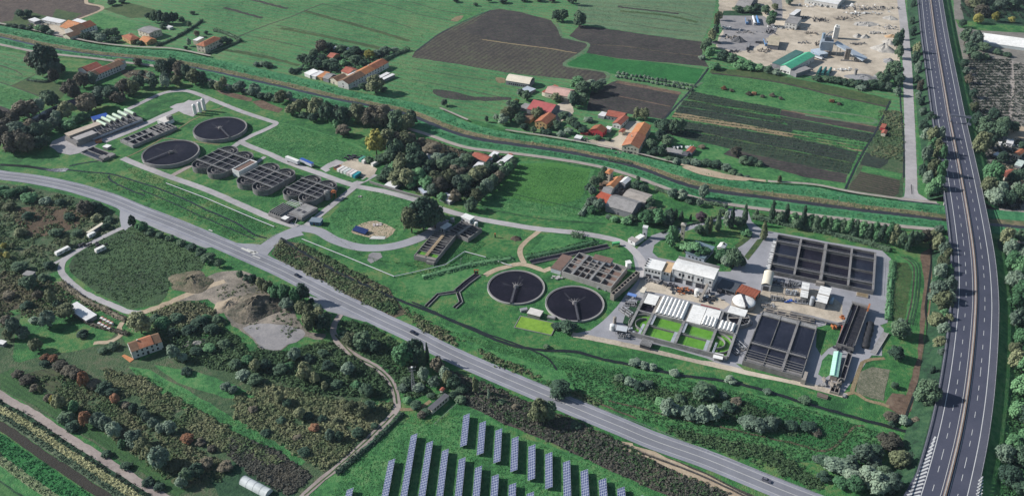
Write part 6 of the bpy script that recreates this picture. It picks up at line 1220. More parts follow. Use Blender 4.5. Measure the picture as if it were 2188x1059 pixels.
def tunnel(A,B,C,lab,rise=2.6):
    t, L, W = wrect(A,B,C,0,lab,'polytunnel','greenhouse'); n = 10; V = []; m = max(3,int(L/2))
    for i in range(m+1):
        for j in range(n+1): a = PI*j/n; V.append((L*i/m, W/2-W/2*math.cos(a), .1+rise*math.sin(a)*(1 if i%2 == 0 else .975)))
    F = [(i*(n+1)+j,(i+1)*(n+1)+j,(i+1)*(n+1)+j+1,i*(n+1)+j+1) for i in range(m) for j in range(n)]
    k = MB(); k.add(V,F); k.build('cover', plain('poly_sheet',(.50,.53,.53),.4,.2,.4), t, True); k = MB()
    for x in (0,m): k.add([V[x*(n+1)+j] for j in range(n+1)],[tuple(range(n+1))])
    k.build('end_wall', plain('poly_sheet',(.5,.5,.5)), t)
    k = MB()
    for i in range(0,m+1,2): k.path([(p[0],p[1]*1.0,p[2]+.04) for p in V[i*(n+1):(i+1)*(n+1)]],.06,4)
    k.build('hoops', GALV, t)
tunnel((511,1034),(567,1064),(586,1049),'white polytunnel greenhouse at the bottom edge')
# lattice pylon
c = at(884,836); t = thing('lattice_mast', 'grey lattice mast rising from the scrub beside the dirt track', 'mast', (c.x,c.y,0), .3); k = MB(); hp = 16.5
def leg(s, sy, z): w = .9-.55*z/hp; return (s*w, sy*w, z)
for s in (-1,1):
    for sy in (-1,1): k.tube(leg(s,sy,0),leg(s,sy,hp),.09,4)
for q in range(11):
    z0, z1 = q*1.5, q*1.5+1.5
    for s, sy, s2, sy2 in ((-1,-1,1,-1),(1,-1,1,1),(1,1,-1,1),(-1,1,-1,-1)): k.tube(leg(s,sy,z0),leg(s2,sy2,z1),.06,4); k.tube(leg(s2,sy2,z0),leg(s,sy,z1),.06,4)
k.build('lattice', GALV, t); k = MB(); k.tube((-2.2,0,hp-.3),(2.2,0,hp-.3),.1,4); k.tube((-1.8,0,hp-2.0),(1.8,0,hp-2.0),.1,4)
for s in (-2,-1,1,2): k.tube((s,0,hp-.3),(s,0,hp+.7),.12,5)
k.build('crossarm', GALV, t); MB().cyl(.0,.0,hp+.01,hp+.6,.5,10).build('antenna', WHT, t)
# caravans, container, hives
def caravan(a,b,w,h,lab,m=WHT,name='caravan',cat='caravan'):
    p, q = at(*a), at(*b); L = (q-p).length; t = thing(name, lab, cat, (p.x,p.y,0), math.atan2(q.y-p.y,q.x-p.x)); k = MB(); c_ = .3
    P = [(0,.5),(c_,.4),(L-c_,.4),(L,.6),(L-.1,h*.7),(L-.5,h),(.4,h),(.05,h*.7)]; V = [(p_[0],s,p_[1]) for s in (-w/2,w/2) for p_ in P]; n = len(P)
    k.add(V,[tuple(range(n)),tuple(range(2*n-1,n-1,-1))]+[(i,(i+1)%n,n+(i+1)%n,n+i) for i in range(n)]); k.build('body', m, t)
    for s in (-w/2-.04,w/2+.004):
        for f in (.2,.6): MB().box(L*f,s,1.3,L*f+L*.18,s+.036,1.9).build('window', GLS, t)
    for xx in (L*.3,L*.65): MB().add(*wheel_geo(xx,-w/2-.02,.35,.2)).build('wheel', DKST, t)
    return t
caravan((205,541),(226,531),2.5,2.8,'white box container standing in the rough pasture beside the gravel lane',name='site_cabin',cat='cabin')
caravan((120,547),(150,532),2.6,2.7,'long white caravan with a rusty end beside the bend of the gravel lane'); caravan((189,509),(205,501),2.4,2.7,'short white caravan beside the gravel lane under the yellow roof strip')
for r in range(2):
    for i in range(4):
        a = (219-r*5+i*6.8, 682.5+r*11+i*3.6); p = at(*a); t = thing('hive_box', ('first','second','third','fourth')[i]+' red and white box from the left in the '+('back' if r == 0 else 'front')+' row on the small meadow','box',(p.x,p.y,0),-.35,'red and white boxes in two rows')
        MB().box(-.8,-.9,0,.8,.9,1.5).build('body', WHT, t); MB().box(-.85,-.95,1.504,.85,.2,1.75).build('lid', WHT, t); MB().box(-.85,.204,1.504,.85,.95,1.8).build('lid', TILER, t); MB().box(-.7,-.95,.2,.7,-.904,1.2).build('front_panel', TILER, t)
# --- batching plant in the upper right
H((1650,134.5),(1667,139.5),(1704,109),5.2,'shed',PLG,plain('dark_green_sheet',(.055,.135,.12),.6,.2),'dark grey green lean-to roof along the left side of the green roofed warehouse',name='annex',cat='shed',rise=.6)
H((1668,140.5),(1690,147),(1731,116),6.0,'y',PLW,mat('green_sheet',[(.045,.26,.15),(.07,.36,.21),(.09,.42,.26)],(.05,.4,1.5),rough=.5),'large warehouse with a bright green metal roof in the dusty yard',name='warehouse',cat='warehouse',win=(4,6,0,0),rise=2.0,asym=.38,door='F')
H((1690,152),(1702,157),(1717,141),4.0,'shed',PLG,RGREY,'grey lean-to against the right side of the green roofed warehouse',name='shed',cat='shed',rise=.4)
H((1640,95.5),(1663,98),(1664.5,81),4.6,'shed',PLG,plain('roof_straw',(.38,.33,.24),.8,.25),'square shed with a straw coloured corrugated roof in the dusty yard',name='shed',cat='shed',rise=1.2)
H((1677,48),(1703,52),(1706,37),6.4,'flat',PLW,RGREY,'two storey pale block with a cluttered flat roof in the dusty yard',name='office_building',cat='building',win=(3,2,0,0),fl=2)
junk(1690,49,7,5,16,CTB,'clutter',seed=61) if False else None
H((1687,31),(1697,33),(1698,19),7.0,'flat',PLG,RWHT,'narrow tall white building behind the two storey block',name='office_building',cat='building',win=(2,1,0,0),fl=2)
H((1572,12),(1600,17),(1625,2),4.0,'x',PLG,RGREY,'long grey brown roofed sheds at the top edge of the dusty yard',name='shed',cat='shed'); H((1720,-2),(1790,10),(1800,-8),5.0,'shed',PLW,RWHT,'long white building cut by the top edge',name='warehouse',cat='warehouse',win=(8,0,0,0))
H((1733,106),(1752,117),(1760,109),4.0,'flat',plain('bin_blue',(.22,.29,.36),.6,.2),plain('bin_roof',(.40,.46,.52),.6,.2),'stepped pale blue cabin left of the grey mixing tower',name='cabin',cat='cabin',win=(2,1,0,0))
c = at(1763,114); t = thing('mixing_tower', 'tall grey mixing tower of the concrete batching plant', 'tower', (c.x,c.y,0), -.25); TWR = plain('tower_grey',(.26,.30,.35),.6,.25)
for x in (-4.5,4.5):
    for y in (-4,4): MB().box(x-.4,y-.4,0,x+.4,y+.4,4.4).build('leg', GALV, t)
MB().box(-5.6,-5,4.404,5.6,5,13).build('cladding', TWR, t); MB().box(-6.4,-5.2,6,-5.62,4,12).build('side_cladding', TWR, t); MB().box(-3,-2.6,13.004,3.2,3,17).build('head_house', plain('tower_dark',(.11,.13,.16),.6,.25), t); k = MB(); k.path([(-3,0,17),(1,3.4,20),(4,5,20.5)],.5,8); k.path([(0,0,17),(3,4,20)],.4,8); k.build('elevator', GALV, t); MB().cyl(-4,5.4,13.01,18,1.6,14).build('bin', plain('bin_blue',(.22,.29,.36)), t)
c = at(1784,82); t = thing('cement_silo', 'tall white cement silo behind the grey mixing tower', 'silo', (c.x,c.y,0), -.2); MB().box(-2.4,-2.4,0,2.4,2.4,12).build('shell', WHD, t); MB().cyl(-1.0,0,12.004,14,1.1,12).build('filter', WHT, t); MB().cyl(1.2,0,12.004,13.6,1.1,12).build('filter', WHT, t)
a, b = at(1785,92,11), at(1848,128,2.2); t = thing('conveyor_gallery', 'long pale sloping conveyor gallery of the batching plant', 'conveyor'); d = b-a; n = Vector((-d.y,d.x,0)).normalized(); k = MB(); V = []
for p, w in ((a,4.2),(b,5.4)):
    for s, z in ((-1,0),(1,0),(1,1.0),(-1,1.0)): V.append((p.x+n.x*w*s,p.y+n.y*w*s,p.z+z))
k.add(V,[(0,1,2,3),(7,6,5,4),(0,4,5,1),(1,5,6,2),(2,6,7,3),(3,7,4,0)]); k.build('roof', plain('gallery_sheet',(.42,.47,.52),.5,.15), t); k = MB()
for f in (.15,.4,.65,.9):
    p = a+d*f
    for s in (-1,1): k.box(p.x+n.x*4*s-.2,p.y+n.y*4*s-.2,0,p.x+n.x*4*s+.2,p.y+n.y*4*s+.2,p.z-.02)
k.build('posts', GALV, t)
p = at(1836,132); MBk = MB(); MBk.box(-4.5,-1.0,0,7,-.6,3.0); MBk.box(-4.5,2.6,0,7,3.0,3.0); MBk.build('bin_wall', CT, t).location = (p.x,p.y,0)
t = thing('cement_silo', 'grey ribbed column standing in front of the conveyor gallery', 'silo', (at(1808,130).x,at(1808,130).y,0), -.2); 
for x in (-1.6,0,1.6): MB().box(x-.7,-1.2,0,x+.7,1.2,11.5).build('column', CTB, t)
MB().box(-2.6,-1.6,11.504,2.6,1.6,12.2).build('platform', GALV, t); MB().box(-5.5,-1.6,0,5.5,-1.25,1.4).build('base_wall', CONW, t)
c = at(1827,162); t = thing('chimney_column', 'round grey concrete column with a cap at the front of the batching plant', 'column', (c.x,c.y,0)); MB().cyl(0,0,0,5.6,1.2,18).build('shaft', CT, t); MB().cyl(0,0,5.604,6.4,1.6,18).build('cap', CT, t)
def heap(px, py, r, h, m, lab, name='gravel_heap', cat='heap', seed=1, sx=1.0, rz=0, n=34):
    c = at(px,py); ra = np.random.default_rng(seed); R = 12; V = [(0,0,h*.96)]
    for j in range(1,R+1):
        for i in range(n):
            a = 2*PI*i/n; f = j/R; rr = r*f*(1+.16*math.sin(2*a+seed)+.10*math.sin(5*a+seed*2)); z = h*(1-f)**1.05*(1+.12*math.sin(3*a+f*3+seed)+.07*math.sin(7*a+9*f))+ra.uniform(-.07,.07)*h*(1-f)**.6; V.append((rr*math.cos(a)*sx, rr*math.sin(a), max(-.05,z) if j < R else -.05))
    F = [(0,1+i,1+(i+1)%n) for i in range(n)]+[(1+j*n+i,1+(j+1)*n+i,1+(j+1)*n+(i+1)%n,1+j*n+(i+1)%n) for j in range(R-1) for i in range(n)]
    k = MB(); k.add(V,F); o = k.build(name, m, None); o.location = (c.x,c.y,.1); o.rotation_euler.z = rz; return tag(o, lab, cat)
GRL = plain('gravel_light', (.36,.34,.31), .95, .25, .6); GRD = plain('gravel_dark', (.115,.115,.12), .95, .3, .6); GRM = plain('gravel_mid', (.22,.22,.225), .95, .3, .6)
heap(1887,106,10.5,6.5,GRL,'largest pale gravel heap at the right of the dusty yard',seed=3); heap(1898,92,6,4,GRL,'smaller pale gravel heap behind the largest one',seed=4); heap(1900,132,6.5,3.5,GRM,'blue grey gravel heap below the largest pale heap',seed=5); heap(1832,78,5,3,GRL,'pale rubble heap right of the cement silo',seed=6); heap(1848,80,5,3,GRL,'second pale rubble heap right of the cement silo',seed=7); heap(1578,88,7,5,GRD,'dark pointed gravel heap at the left of the dusty yard',seed=8); heap(1530,92,5,2.4,GRD,'low dark heap beside the left hedge of the dusty yard',seed=9); heap(1846,168,10,2.6,GRM,'wide blue grey gravel bank at the bottom of the dusty yard',seed=10,sx=1.7); heap(1880,166,6,2.2,GRM,'small grey gravel bank by the corner hedge of the dusty yard',seed=11); heap(1790,172,5,2.0,GRD,'low dark gravel heap beside the green trucks',seed=12); heap(1905,78,5,2,plain('orange_sand',(.46,.31,.18),.95,.2,.5),'low orange sand heap behind a white wall',seed=13,sx=1.5); heap(1850,52,9,2.2,GRL,'broad rough stone heap in the upper right of the dusty yard',seed=14,sx=1.3); heap(1902,40,7,3,GRL,'heap of pale boulders at the top right of the dusty yard',seed=15)
heap(408,602,11,3.6,mat('earth_mound',[(.05,.07,.035),(.12,.105,.07),(.21,.175,.125)],(.1,.4,1.2),(.4,.4,.3),bump=.5,bscale=.9),'grassy earth mound at the edge of the rough pasture',name='earth_mound',seed=16,sx=1.3); heap(548,655,13,7,mat('sand_mound',[(.045,.05,.035),(.105,.092,.07),(.21,.175,.13)],(.1,.4,1.2),(.4,.4,.3),bump=.5,bscale=.9),'large dark topped sand mound in the pit',name='earth_mound',seed=18,sx=1.45,rz=.25); heap(488,652,8,2.6,plain('sand_mound_pale',(.30,.245,.18),.95,.25,.4),'pale sand slope at the left of the large mound',name='earth_mound',seed=19); heap(420,735,5,1.6,plain('rubble_grey',(.24,.23,.21),.95,.4,.9),'heap of grey rubble beside the white farmhouse in the south west',name='rubble_heap',seed=20,sx=1.4); heap(1103,510,3.4,2.2,plain('brushwood',(.09,.07,.055),.95,.5,1.5),'pile of brown brushwood on the lawn beside the sandy track',name='brush_pile',seed=21)
def truck(a, b, m, lab, mixer=False, group=None, w=2.5):
    p, q = at(*a), at(*b); L = (q-p).length; t = thing('truck', lab, 'truck', (p.x,p.y,0), math.atan2(q.y-p.y,q.x-p.x), group)
    MB().box(.1,-w/2+.3,.7,L-.2,w/2-.3,1.1).build('chassis', DKST, t); k = MB(); cb = 2.0
    P = [(0,.7),(cb,.7),(cb,2.9),(.5,2.9),(.05,1.9)]; V = [(p_[0],s,p_[1]) for s in (-w/2,w/2) for p_ in P]; n = 5; k.add(V,[tuple(range(n)),tuple(range(2*n-1,n-1,-1))]+[(i,(i+1)%n,n+(i+1)%n,n+i) for i in range(n)]); cab = k.build('cab', m, t)
    MB().box(-.02,-w/2+.2,1.9,.25,w/2-.2,2.6).build('windscreen', GLS, cab)
    if mixer:
        k = MB(); k.tube((cb+.4,0,2.0),(L-2.2,0,2.4),1.25,14); k.tube((L-2.2,0,2.4),(L-.4,0,2.9),.9,12); k.build('mixer_drum', m, t)
    else: MB().box(cb+.15,-w/2,1.11,L,w/2,2.6).build('load_bed', m, t); MB().box(cb+.4,-w/2+.2,2.604,L-.3,w/2-.2,2.75).build('load', GRM, t)
    for xx in (1.0,L*.62,L*.8):
        for yy in (-w/2,w/2-.34): MB().add(*wheel_geo(xx,yy,.52,.34)).build('wheel', DKST, t)
    return t
TG = plain('truck_green',(.03,.13,.12),.5,.25); TW = plain('truck_white',(.60,.61,.62),.45,.15); TB = plain('truck_blue',(.10,.22,.42),.45,.2)
for i, x in enumerate((1746,1756,1767)): truck((x,161.5+i*.8),(x+8,149+i),TG,('left','middle','right')[i]+' of three dark green mixer trucks parked side by side',True,'green mixer trucks')
truck((1596,54),(1594,42),TB,'blue and white truck parked at the upper left of the dusty yard'); truck((1613,55),(1608,40),TW,'left of two white mixer trucks parked side by side',True); truck((1621,55),(1616,40),TB,'pale blue mixer truck right of the white one',True); truck((1597,108),(1600,98),plain('truck_grey',(.09,.09,.10)),'small dark loader in the middle of the dusty yard'); truck((1637,100),(1633,88),TB,'small blue truck beside the straw roofed shed')
truck((1733,121),(1757,129),TW,'white box truck below the stepped pale blue cabin')
junk(1552,62,10,8,22,WHD,'stack of white slabs and frames beside the left hedge of the dusty yard',seed=62,zmax=1.6); junk(1570,112,12,4,26,DKST,'dark timber and scrap at the lower left of the dusty yard',seed=63); junk(1634,110,9,5,24,CTB,'grey machines below the straw roofed shed',seed=64,zmax=1.8); junk(1756,45,9,4,24,DKST,'dark machinery behind the mixing tower',seed=65,zmax=2.2); junk(1752,96,7,5,20,CTB,'brown grey hoppers beside the mixing tower',seed=66,zmax=2.4); junk(1860,20,30,5,60,CTD,'row of stacked dark materials along the back of the dusty yard',seed=67,zmax=2.2); junk(1780,14,40,4,70,WHD,'row of pale pallets along the back of the dusty yard',seed=68,zmax=1.8); junk(1848,52,8,5,26,CONW,'pale boulders on the broad stone heap',name='boulder_pile',seed=69,zmax=1.6); junk(1642,70,6,5,18,DKST,'dark loader parts above the straw roofed shed',seed=70,zmax=2)
# --- east of the motorway
t, L, W = wrect((2086,88),(2260,112),(2264,92),3.2,'long white greenhouse with ridged roofs east of the motorway','greenhouse','greenhouse'); k = MB()
MB().box(.2,.2,0,L-.2,W-.2,2.9).build('wall', plain('poly_sheet',(.5,.5,.5)), t)
for q in range(4): 
    y0, y1 = W*q/4, W*(q+1)/4; k.add([(0,y0,2.95),(L,y0,2.95),(L,(y0+y1)/2,4.2),(0,(y0+y1)/2,4.2),(0,y1,2.95),(L,y1,2.95)],[(0,1,2,3),(3,2,5,4),(0,3,4),(1,5,2)])
k.build('roof', WHT, t)
H((2166,328),(2178,332),(2190,322),4.0,'y',PLC,TILE,'small house with an orange roof at the right edge',win=(2,2,0,0)); H((2134,372),(2148,378),(2162,364),3.6,'y',PLC,TILER,'red roofed hut among the trees at the right edge',win=(1,1,0,0)); H((2122,330),(2130,333),(2134,326),2.4,'flat',PLG,RWHT,'tiny white shed among the nursery trees east of the motorway',name='shed',cat='shed'); H((2168,352),(2182,356),(2188,346),2.8,'shed',PLG,plain('roof_pale_green',(.45,.52,.47)),'pale green roofed shed at the right edge',name='shed',cat='shed'); H((2144,420),(2156,423),(2160,414),2.8,'arch',PLG,RWHT,'small rounded grey shed under the trees at the right edge',name='shed',cat='shed'); H((2150,305),(2164,308),(2168,300),2.6,'flat',PLG,RWHT,'low pale shed beside the sandy yard at the right edge',name='shed',cat='shed')
# --- cars
def car(px, py, rz, m, lab, z=.2):
    c = at(px,py); t = thing('parked_car' if z < .1 else 'car', lab, 'car', (c.x,c.y,z), rz); L, w = 4.4, 1.8
    P = [(-2.2,.3),(2.2,.3),(2.25,.7),(1.3,.95),(-2.1,.98),(-2.25,.6)]; k = MB(); V = [(p[0],s,p[1]) for s in (-w/2,w/2) for p in P]; n = len(P); k.add(V,[tuple(range(n)),tuple(range(2*n-1,n-1,-1))]+[(i,(i+1)%n,n+(i+1)%n,n+i) for i in range(n)]); k.build('body', m, t)
    k = MB(); k.add([(-1.9,-.82,.985),(1.0,-.82,.985),(1.0,.82,.985),(-1.9,.82,.985),(-1.4,-.66,1.46),(.25,-.66,1.46),(.25,.66,1.46),(-1.4,.66,1.46)],[(0,1,5,4),(1,2,6,5),(2,3,7,6),(3,0,4,7)]); k.build('windows', GLS, t); MB().box(-1.42,-.67,1.464,.27,.67,1.5).build('roof', m, t)
    for x in (-1.35,1.35):
        for y in (-.92,.70): MB().add(*wheel_geo(x,y,.32,.22)).build('wheel', DKST, t)
    return t
def rdir(i, x): 
    p = min(WR, key=lambda q: (q-at(*x)).length); j = WR.index(p); d = WR[j+1]-WR[j]; return math.atan2(d.y,d.x)
NAVY = plain('car_navy',(.030,.036,.062),.35,.2,.5); SLV = plain('car_silver',(.40,.42,.44),.35,.15)
car(636,590,rdir(0,(636,590)),NAVY,'dark blue car on the near lane of the main road, left of the lane junction'); car(884,712,rdir(0,(884,712)),NAVY,'dark car on the main road above the poplar trees'); car(1637,1027,rdir(0,(1637,1027)),plain('car_grey',(.12,.12,.15),.35,.2),'grey car on the main road at the lower right')
car(576,302,.9,SLV,'x') if False else None
car(1312,319,.3,SLV,'silver car parked in the sandy farmyard beside the big cream farmhouse',.02)
# --- solar rows
PV = mat('solar_cells', [(.026,.036,.088),(.042,.055,.12),(.075,.092,.17)], (.3,1.5,4), (.3,.3,.4), rough=.18, spec=.6); PVF = plain('solar_frame', (.55,.57,.62), .4, .1)
up = [(1004,882),(1038.5,898),(1073,914),(1108,931),(1144,948),(1180,964.5),(1218,982),(1256,1001),(1295,1020),(1334.5,1038.5),(1374,1057)]
lo = [(755.6,1040.6),(844.5,978.5),(892,924.5),(925.5,940.5),(959,957.5),(995,975.5),(1030,993.6),(1066,1011.5),(1103,1030),(1141,1049)]
ORD = ['first','second','third','fourth','fifth','sixth','seventh','eighth','ninth','tenth','eleventh','twelfth','thirteenth','fourteenth','fifteenth','sixteenth','seventeenth','eighteenth','nineteenth','twentieth','twenty-first','twenty-second','twenty-third','twenty-fourth','twenty-fifth','twenty-sixth','twenty-seventh','twenty-eighth','twenty-ninth','thirtieth']
d0 = at(997,952,2.6)-at(1004,882.5,2.6); PDIR = math.atan2(-d0.y,-d0.x)
def pv_table(n, w=3.3, z0=.75, z1=2.6, mod=1.66):
    t = thing('solar_table', 'x', 'solar panel'); Lh = n*mod; hw = 3.35
    sl = (z1-z0)/hw; k = MB()
    for i in range(n):
        for j in range(4):
            a0, a1 = -hw+hw*j/4+.035, -hw+hw*(j+1)/4-.035; y0, y1 = -i*mod-.05, -(i+1)*mod+.05
            z = lambda a: z1+a*sl+.05
            k.quad((a0,y1,z(a0)),(a1,y1,z(a1)),(a1,y0,z(a1)),(a0,y0,z(a0)))
    f = MB(); f.add([(-hw,0,z0),(0,0,z1),(0,-Lh,z1),(-hw,-Lh,z0),(-hw,0,z0+.04),(0,0,z1+.04),(0,-Lh,z1+.04),(-hw,-Lh,z0+.04)],[(0,1,2,3),(7,6,5,4),(0,4,5,1),(1,5,6,2),(2,6,7,3),(3,7,4,0)]); f.build('frame', PVF, t); k.build('cells', PV, t)
    s = max(2, int(n/3))
    for q in range(s):
        y = -Lh*(q+.5)/s; MB().box(-.5,y-.06,0,-.38,y+.06,z1-.35).build('post', GALV, t); MB().box(-hw+.4,y-.06,0,-hw+.52,y+.06,z0+.2).build('post', GALV, t)
    return t
T14, T28 = pv_table(13), pv_table(27); used = set()
def place_pv(p, src, lab, group):
    o = src if src.name not in used else copy_tree(src); used.add(src.name); c = at(p[0],p[1],2.6); o.location = (c.x,c.y,0); o.rotation_euler = (0,0,PDIR-PI/2); o['label'] = lab; o['group'] = group
for i, p in enumerate(up): place_pv(p, T14, ORD[i]+' blue solar table from the left in the upper row of the solar field', 'solar tables in the upper row')
for i, p in enumerate(lo): place_pv(p, T14 if i == 0 else T28, ORD[i]+' blue solar table from the left in the lower row of the solar field', 'solar tables in the lower row')
# wire fence at the solar field and small posts
def fence(pts, h, lab, m=None, name='fence', step=3.0, wall=False, z=0):
    W_ = cr_spline(world(pts, z), step) if len(pts) > 2 else [at(*pts[0],z)+(at(*pts[1],z)-at(*pts[0],z))*(q/12) for q in range(13)]
    t = thing(name, lab, 'fence' if not wall else 'wall'); m = m or GALV; k = MB()
    if wall: sweep(W_, [(-.12,0),(-.12,h),(.12,h),(.12,0)]).build('wall', m, t); MB_ = sweep(W_, [(-.18,h+.003),(-.18,h+.12),(.18,h+.12),(.18,h+.003)]).build('coping', CONW, t)
    else:
        for p in W_: k.box(p.x-.06,p.y-.06,p.z,p.x+.06,p.y+.06,p.z+h)
        o = k.build('posts', m, t); o['kind'] = 'stuff'; k = MB()
        for f in (.5,.98): k.path([(p.x,p.y,p.z+h*f) for p in W_],.035,4)
        k.build('rails', m, t)
    return t
fence([(986,856),(965,873),(948,890),(928,908)],1.4,'low pale fence between the ruined block and the solar field',CONW)
fence([(790,391),(830,404),(870,416),(906,425)],1.8,'dark wall along the front of the wooded nursery',CTD,'boundary_wall',wall=True)
fence([(150,397),(233,411),(330,451),(430,493),(480,512)],.8,'low guard rail along the works side of the main road at left',GALV,'guard_rail'); fence([(1140,815),(1200,838),(1290,876),(1400,918),(1500,960),(1640,1014),(1740,1052)],.8,'low guard rail along the ditch side of the main road at lower right',GALV,'guard_rail')
fence([(1322,946),(1395,974),(1475,1006),(1560,1044),(1620,1072)],.9,'long grey rail beside the sandy strip at lower right',CTD,'guard_rail')
fence([(548,525),(572,511),(592,500)],.9,'pale bridge rail where the works road crosses the ditch',CONW)
# street lamps of the works
for i, (x, y, lab) in enumerate(((985,572,'thin pole on the lawn below the long pale pipe'),(1790,440,'slim pole on the river bank'),(1378,616,'thin lamp post left of the reactor block'))):
    c = at(x,y); t = thing('lamp_post', lab, 'lamp post', (c.x,c.y,0)); MB().cyl(0,0,0,7,.12,8,.08).build('pole', GALV, t); MB().box(-.2,-.15,7.0,1.0,.15,7.2).build('lamp_head', GALV, t)
c = at(1058,507); t = thing('marker_post', 'short dark orange post standing on the lawn beside the brushwood', 'post', (c.x,c.y,0)); MB().box(-.4,-.4,0,.4,.4,2.2).build('post', DKST, t); MB().box(-.5,-.5,2.204,.5,.5,3.2).build('head', OR, t)
t = thing('traffic_divider', 'dark row of posts dividing the end of the straight service road', 'barrier', (0,0,0)); k = MB()
for q in range(9): p = at(1946.5+q*.2, 397+q*2.2); k.cyl(p.x,p.y,.14,1.1,.25,8)
k.build('posts', DKST, t)
for i, (x, y, sx, sy, n, m, lab) in enumerate(((1595,70,9,4,20,CTD,'grey frames and pallets in the open part of the grey yard'),(1625,92,7,3,18,DKST,'dark tyres and drums left of the straw roofed shed'),(1660,60,8,4,20,WHD,'white bags beside the trees in the middle of the yard'),(1700,62,9,4,20,CTB,'brown stacks below the two storey block'),(1722,40,10,4,24,DKST,'dark vehicles and parts right of the two storey block'),(1735,72,8,4,18,CTB,'timber stacks left of the mixing tower'),(1718,92,9,3,18,CTD,'grey slabs behind the green roofed warehouse'),
    (1800,40,14,5,30,CTB,'rough mounds of rubble in the back of the yard'),(1830,95,8,4,18,CTD,'grey blocks beside the sloping conveyor gallery'),(1870,72,10,3,20,CONW,'row of pale concrete blocks before the orange sand'),(1800,150,12,4,22,WHD,'white slabs lying in front of the conveyor gallery'),(1720,150,6,3,16,DKST,'dark drums beside the green mixer trucks'),(1840,30,22,4,44,WHD,'pale stacked materials at the back right of the yard'),(1895,60,9,6,34,CONW,'pale boulders along the wall at the right of the yard'),(1560,82,9,6,24,CTB,'brown planks left of the dark pointed gravel heap'),(1655,145,8,3,16,CTD,'grey crates in front of the green roofed warehouse'),
    (2150,310,10,6,26,WHD,'white pots and crates on the sandy yard at the right edge'),(2140,375,12,8,34,CTB,'clutter of crates under the trees at the right edge'),(1240,300,6,3,14,CTB,'brown clutter beside the white roofed shed on the reed bank'),(1320,330,5,2,10,CTD,'grey clutter beside the cream farmhouse front'),(1455,318,9,3,22,WHD,'pale tarpaulins and boxes beside the grey sheds'),(1310,408,10,6,30,CTB,'rubble between the farm buildings by the river path'),(740,183,6,3,14,CTB,'brown clutter at the near end of the long farmhouse'),(310,160,14,5,30,CTB,'rubbish and timber in the row house garden'),(80,55,12,4,22,CTD,'grey clutter in the top left farmyard'),(200,525,10,2,18,DKST,'dark scrap along the gravel lane in the west'))): junk(x,y,sx,sy,n,m,lab,seed=100+i,zmax=1.6)
for i, (pts, m) in enumerate((([(735,182),(760,176),(785,168),(812,158),(800,175),(770,186),(750,186)],YARD),([(80,50),(130,56),(160,66),(140,82),(110,76),(75,62)],YARD),([(1180,232),(1215,215),(1225,240),(1195,262),(1180,256)],YARD),([(1290,310),(1325,285),(1345,260),(1372,262),(1350,290),(1330,316),(1300,318)],YARD),([(1255,300),(1300,300),(1330,322),(1290,316)],YARD),([(1285,385),(1320,378),(1345,395),(1330,420),(1290,425),(1280,405)],BR4),([(264,150),(320,152),(330,168),(290,172),(262,160)],SCB),([(905,300),(940,300),(1000,325),(1085,335),(1060,362),(1000,380),(900,345)],SCB))): poly('yard', pts, m, layer=3, smooth=True)
# ---------------------------------------------------------------- foliage
def leafmat(name, cols): return mat(name, cols, (.12,.7,2.5), (.25,.35,.4), rough=.75, spec=.15, objrand=.35)
LEAF = {'d': leafmat('leaf_dark', [(0.028,0.056,0.040),(0.052,0.096,0.060),(0.100,0.155,0.089)]), 'm': leafmat('leaf_green', [(0.040,0.100,0.048),(0.078,0.184,0.083),(0.139,0.273,0.128)]),
        'o': leafmat('leaf_olive', [(0.067,0.081,0.044),(0.131,0.152,0.081),(0.228,0.244,0.133)]), 'g': leafmat('leaf_grey', [(0.067,0.100,0.074),(0.128,0.184,0.133),(0.228,0.293,0.211)]),
        'b': leafmat('leaf_brown', [(0.055,0.054,0.041),(0.107,0.098,0.073),(0.183,0.159,0.112)]), 'y': leafmat('leaf_yellow', [(0.141,0.136,0.032),(0.245,0.229,0.056),(0.359,0.330,0.101)]),
        'r': leafmat('leaf_rust', [(0.122,0.061,0.034),(0.232,0.112,0.063),(0.329,0.171,0.098)]), 'u': leafmat('leaf_purple', [(0.044,0.030,0.041),(0.083,0.059,0.071),(0.139,0.096,0.106)])}
BARK = plain('bark', (.075,.060,.048), .95, .4, 2)
CUBE = None
def cube_sphere(s=2):
    bm = bmesh.new(); bmesh.ops.create_cube(bm, size=2); bmesh.ops.subdivide_edges(bm, edges=bm.edges, cuts=s-1, use_grid_fill=True)
    for v in bm.verts: v.co.normalize()
    bm.verts.ensure_lookup_table(); V = np.array([v.co for v in bm.verts]); Fq = np.array([[v.index for v in f.verts] for f in bm.faces]); bm.free(); return V, Fq
CSV, CSF = cube_sphere(2)
def leaf_quads(C, N, size, R):
    """C centres (n,3), N preferred normals, size (n,)"""
    n = len(C); N = N+np.array([0,0,.45])+R.normal(0,.36,(n,3)); N /= np.linalg.norm(N,axis=1,keepdims=True)+1e-9
    A = np.cross(N, R.normal(0,1,(n,3))); A /= np.linalg.norm(A,axis=1,keepdims=True)+1e-9; B = np.cross(N, A)
    a = A*size[:,None]*.5; b = B*(size*R.uniform(.6,1,n))[:,None]*.5
    V = np.stack([C-a-b, C+a-b, C+a+b, C-a+b], 1).reshape(-1,3); return V, np.arange(4*n).reshape(-1,4)
def on_sphere(n, R): v = R.normal(0,1,(n,3)); return v/np.linalg.norm(v,axis=1,keepdims=True)
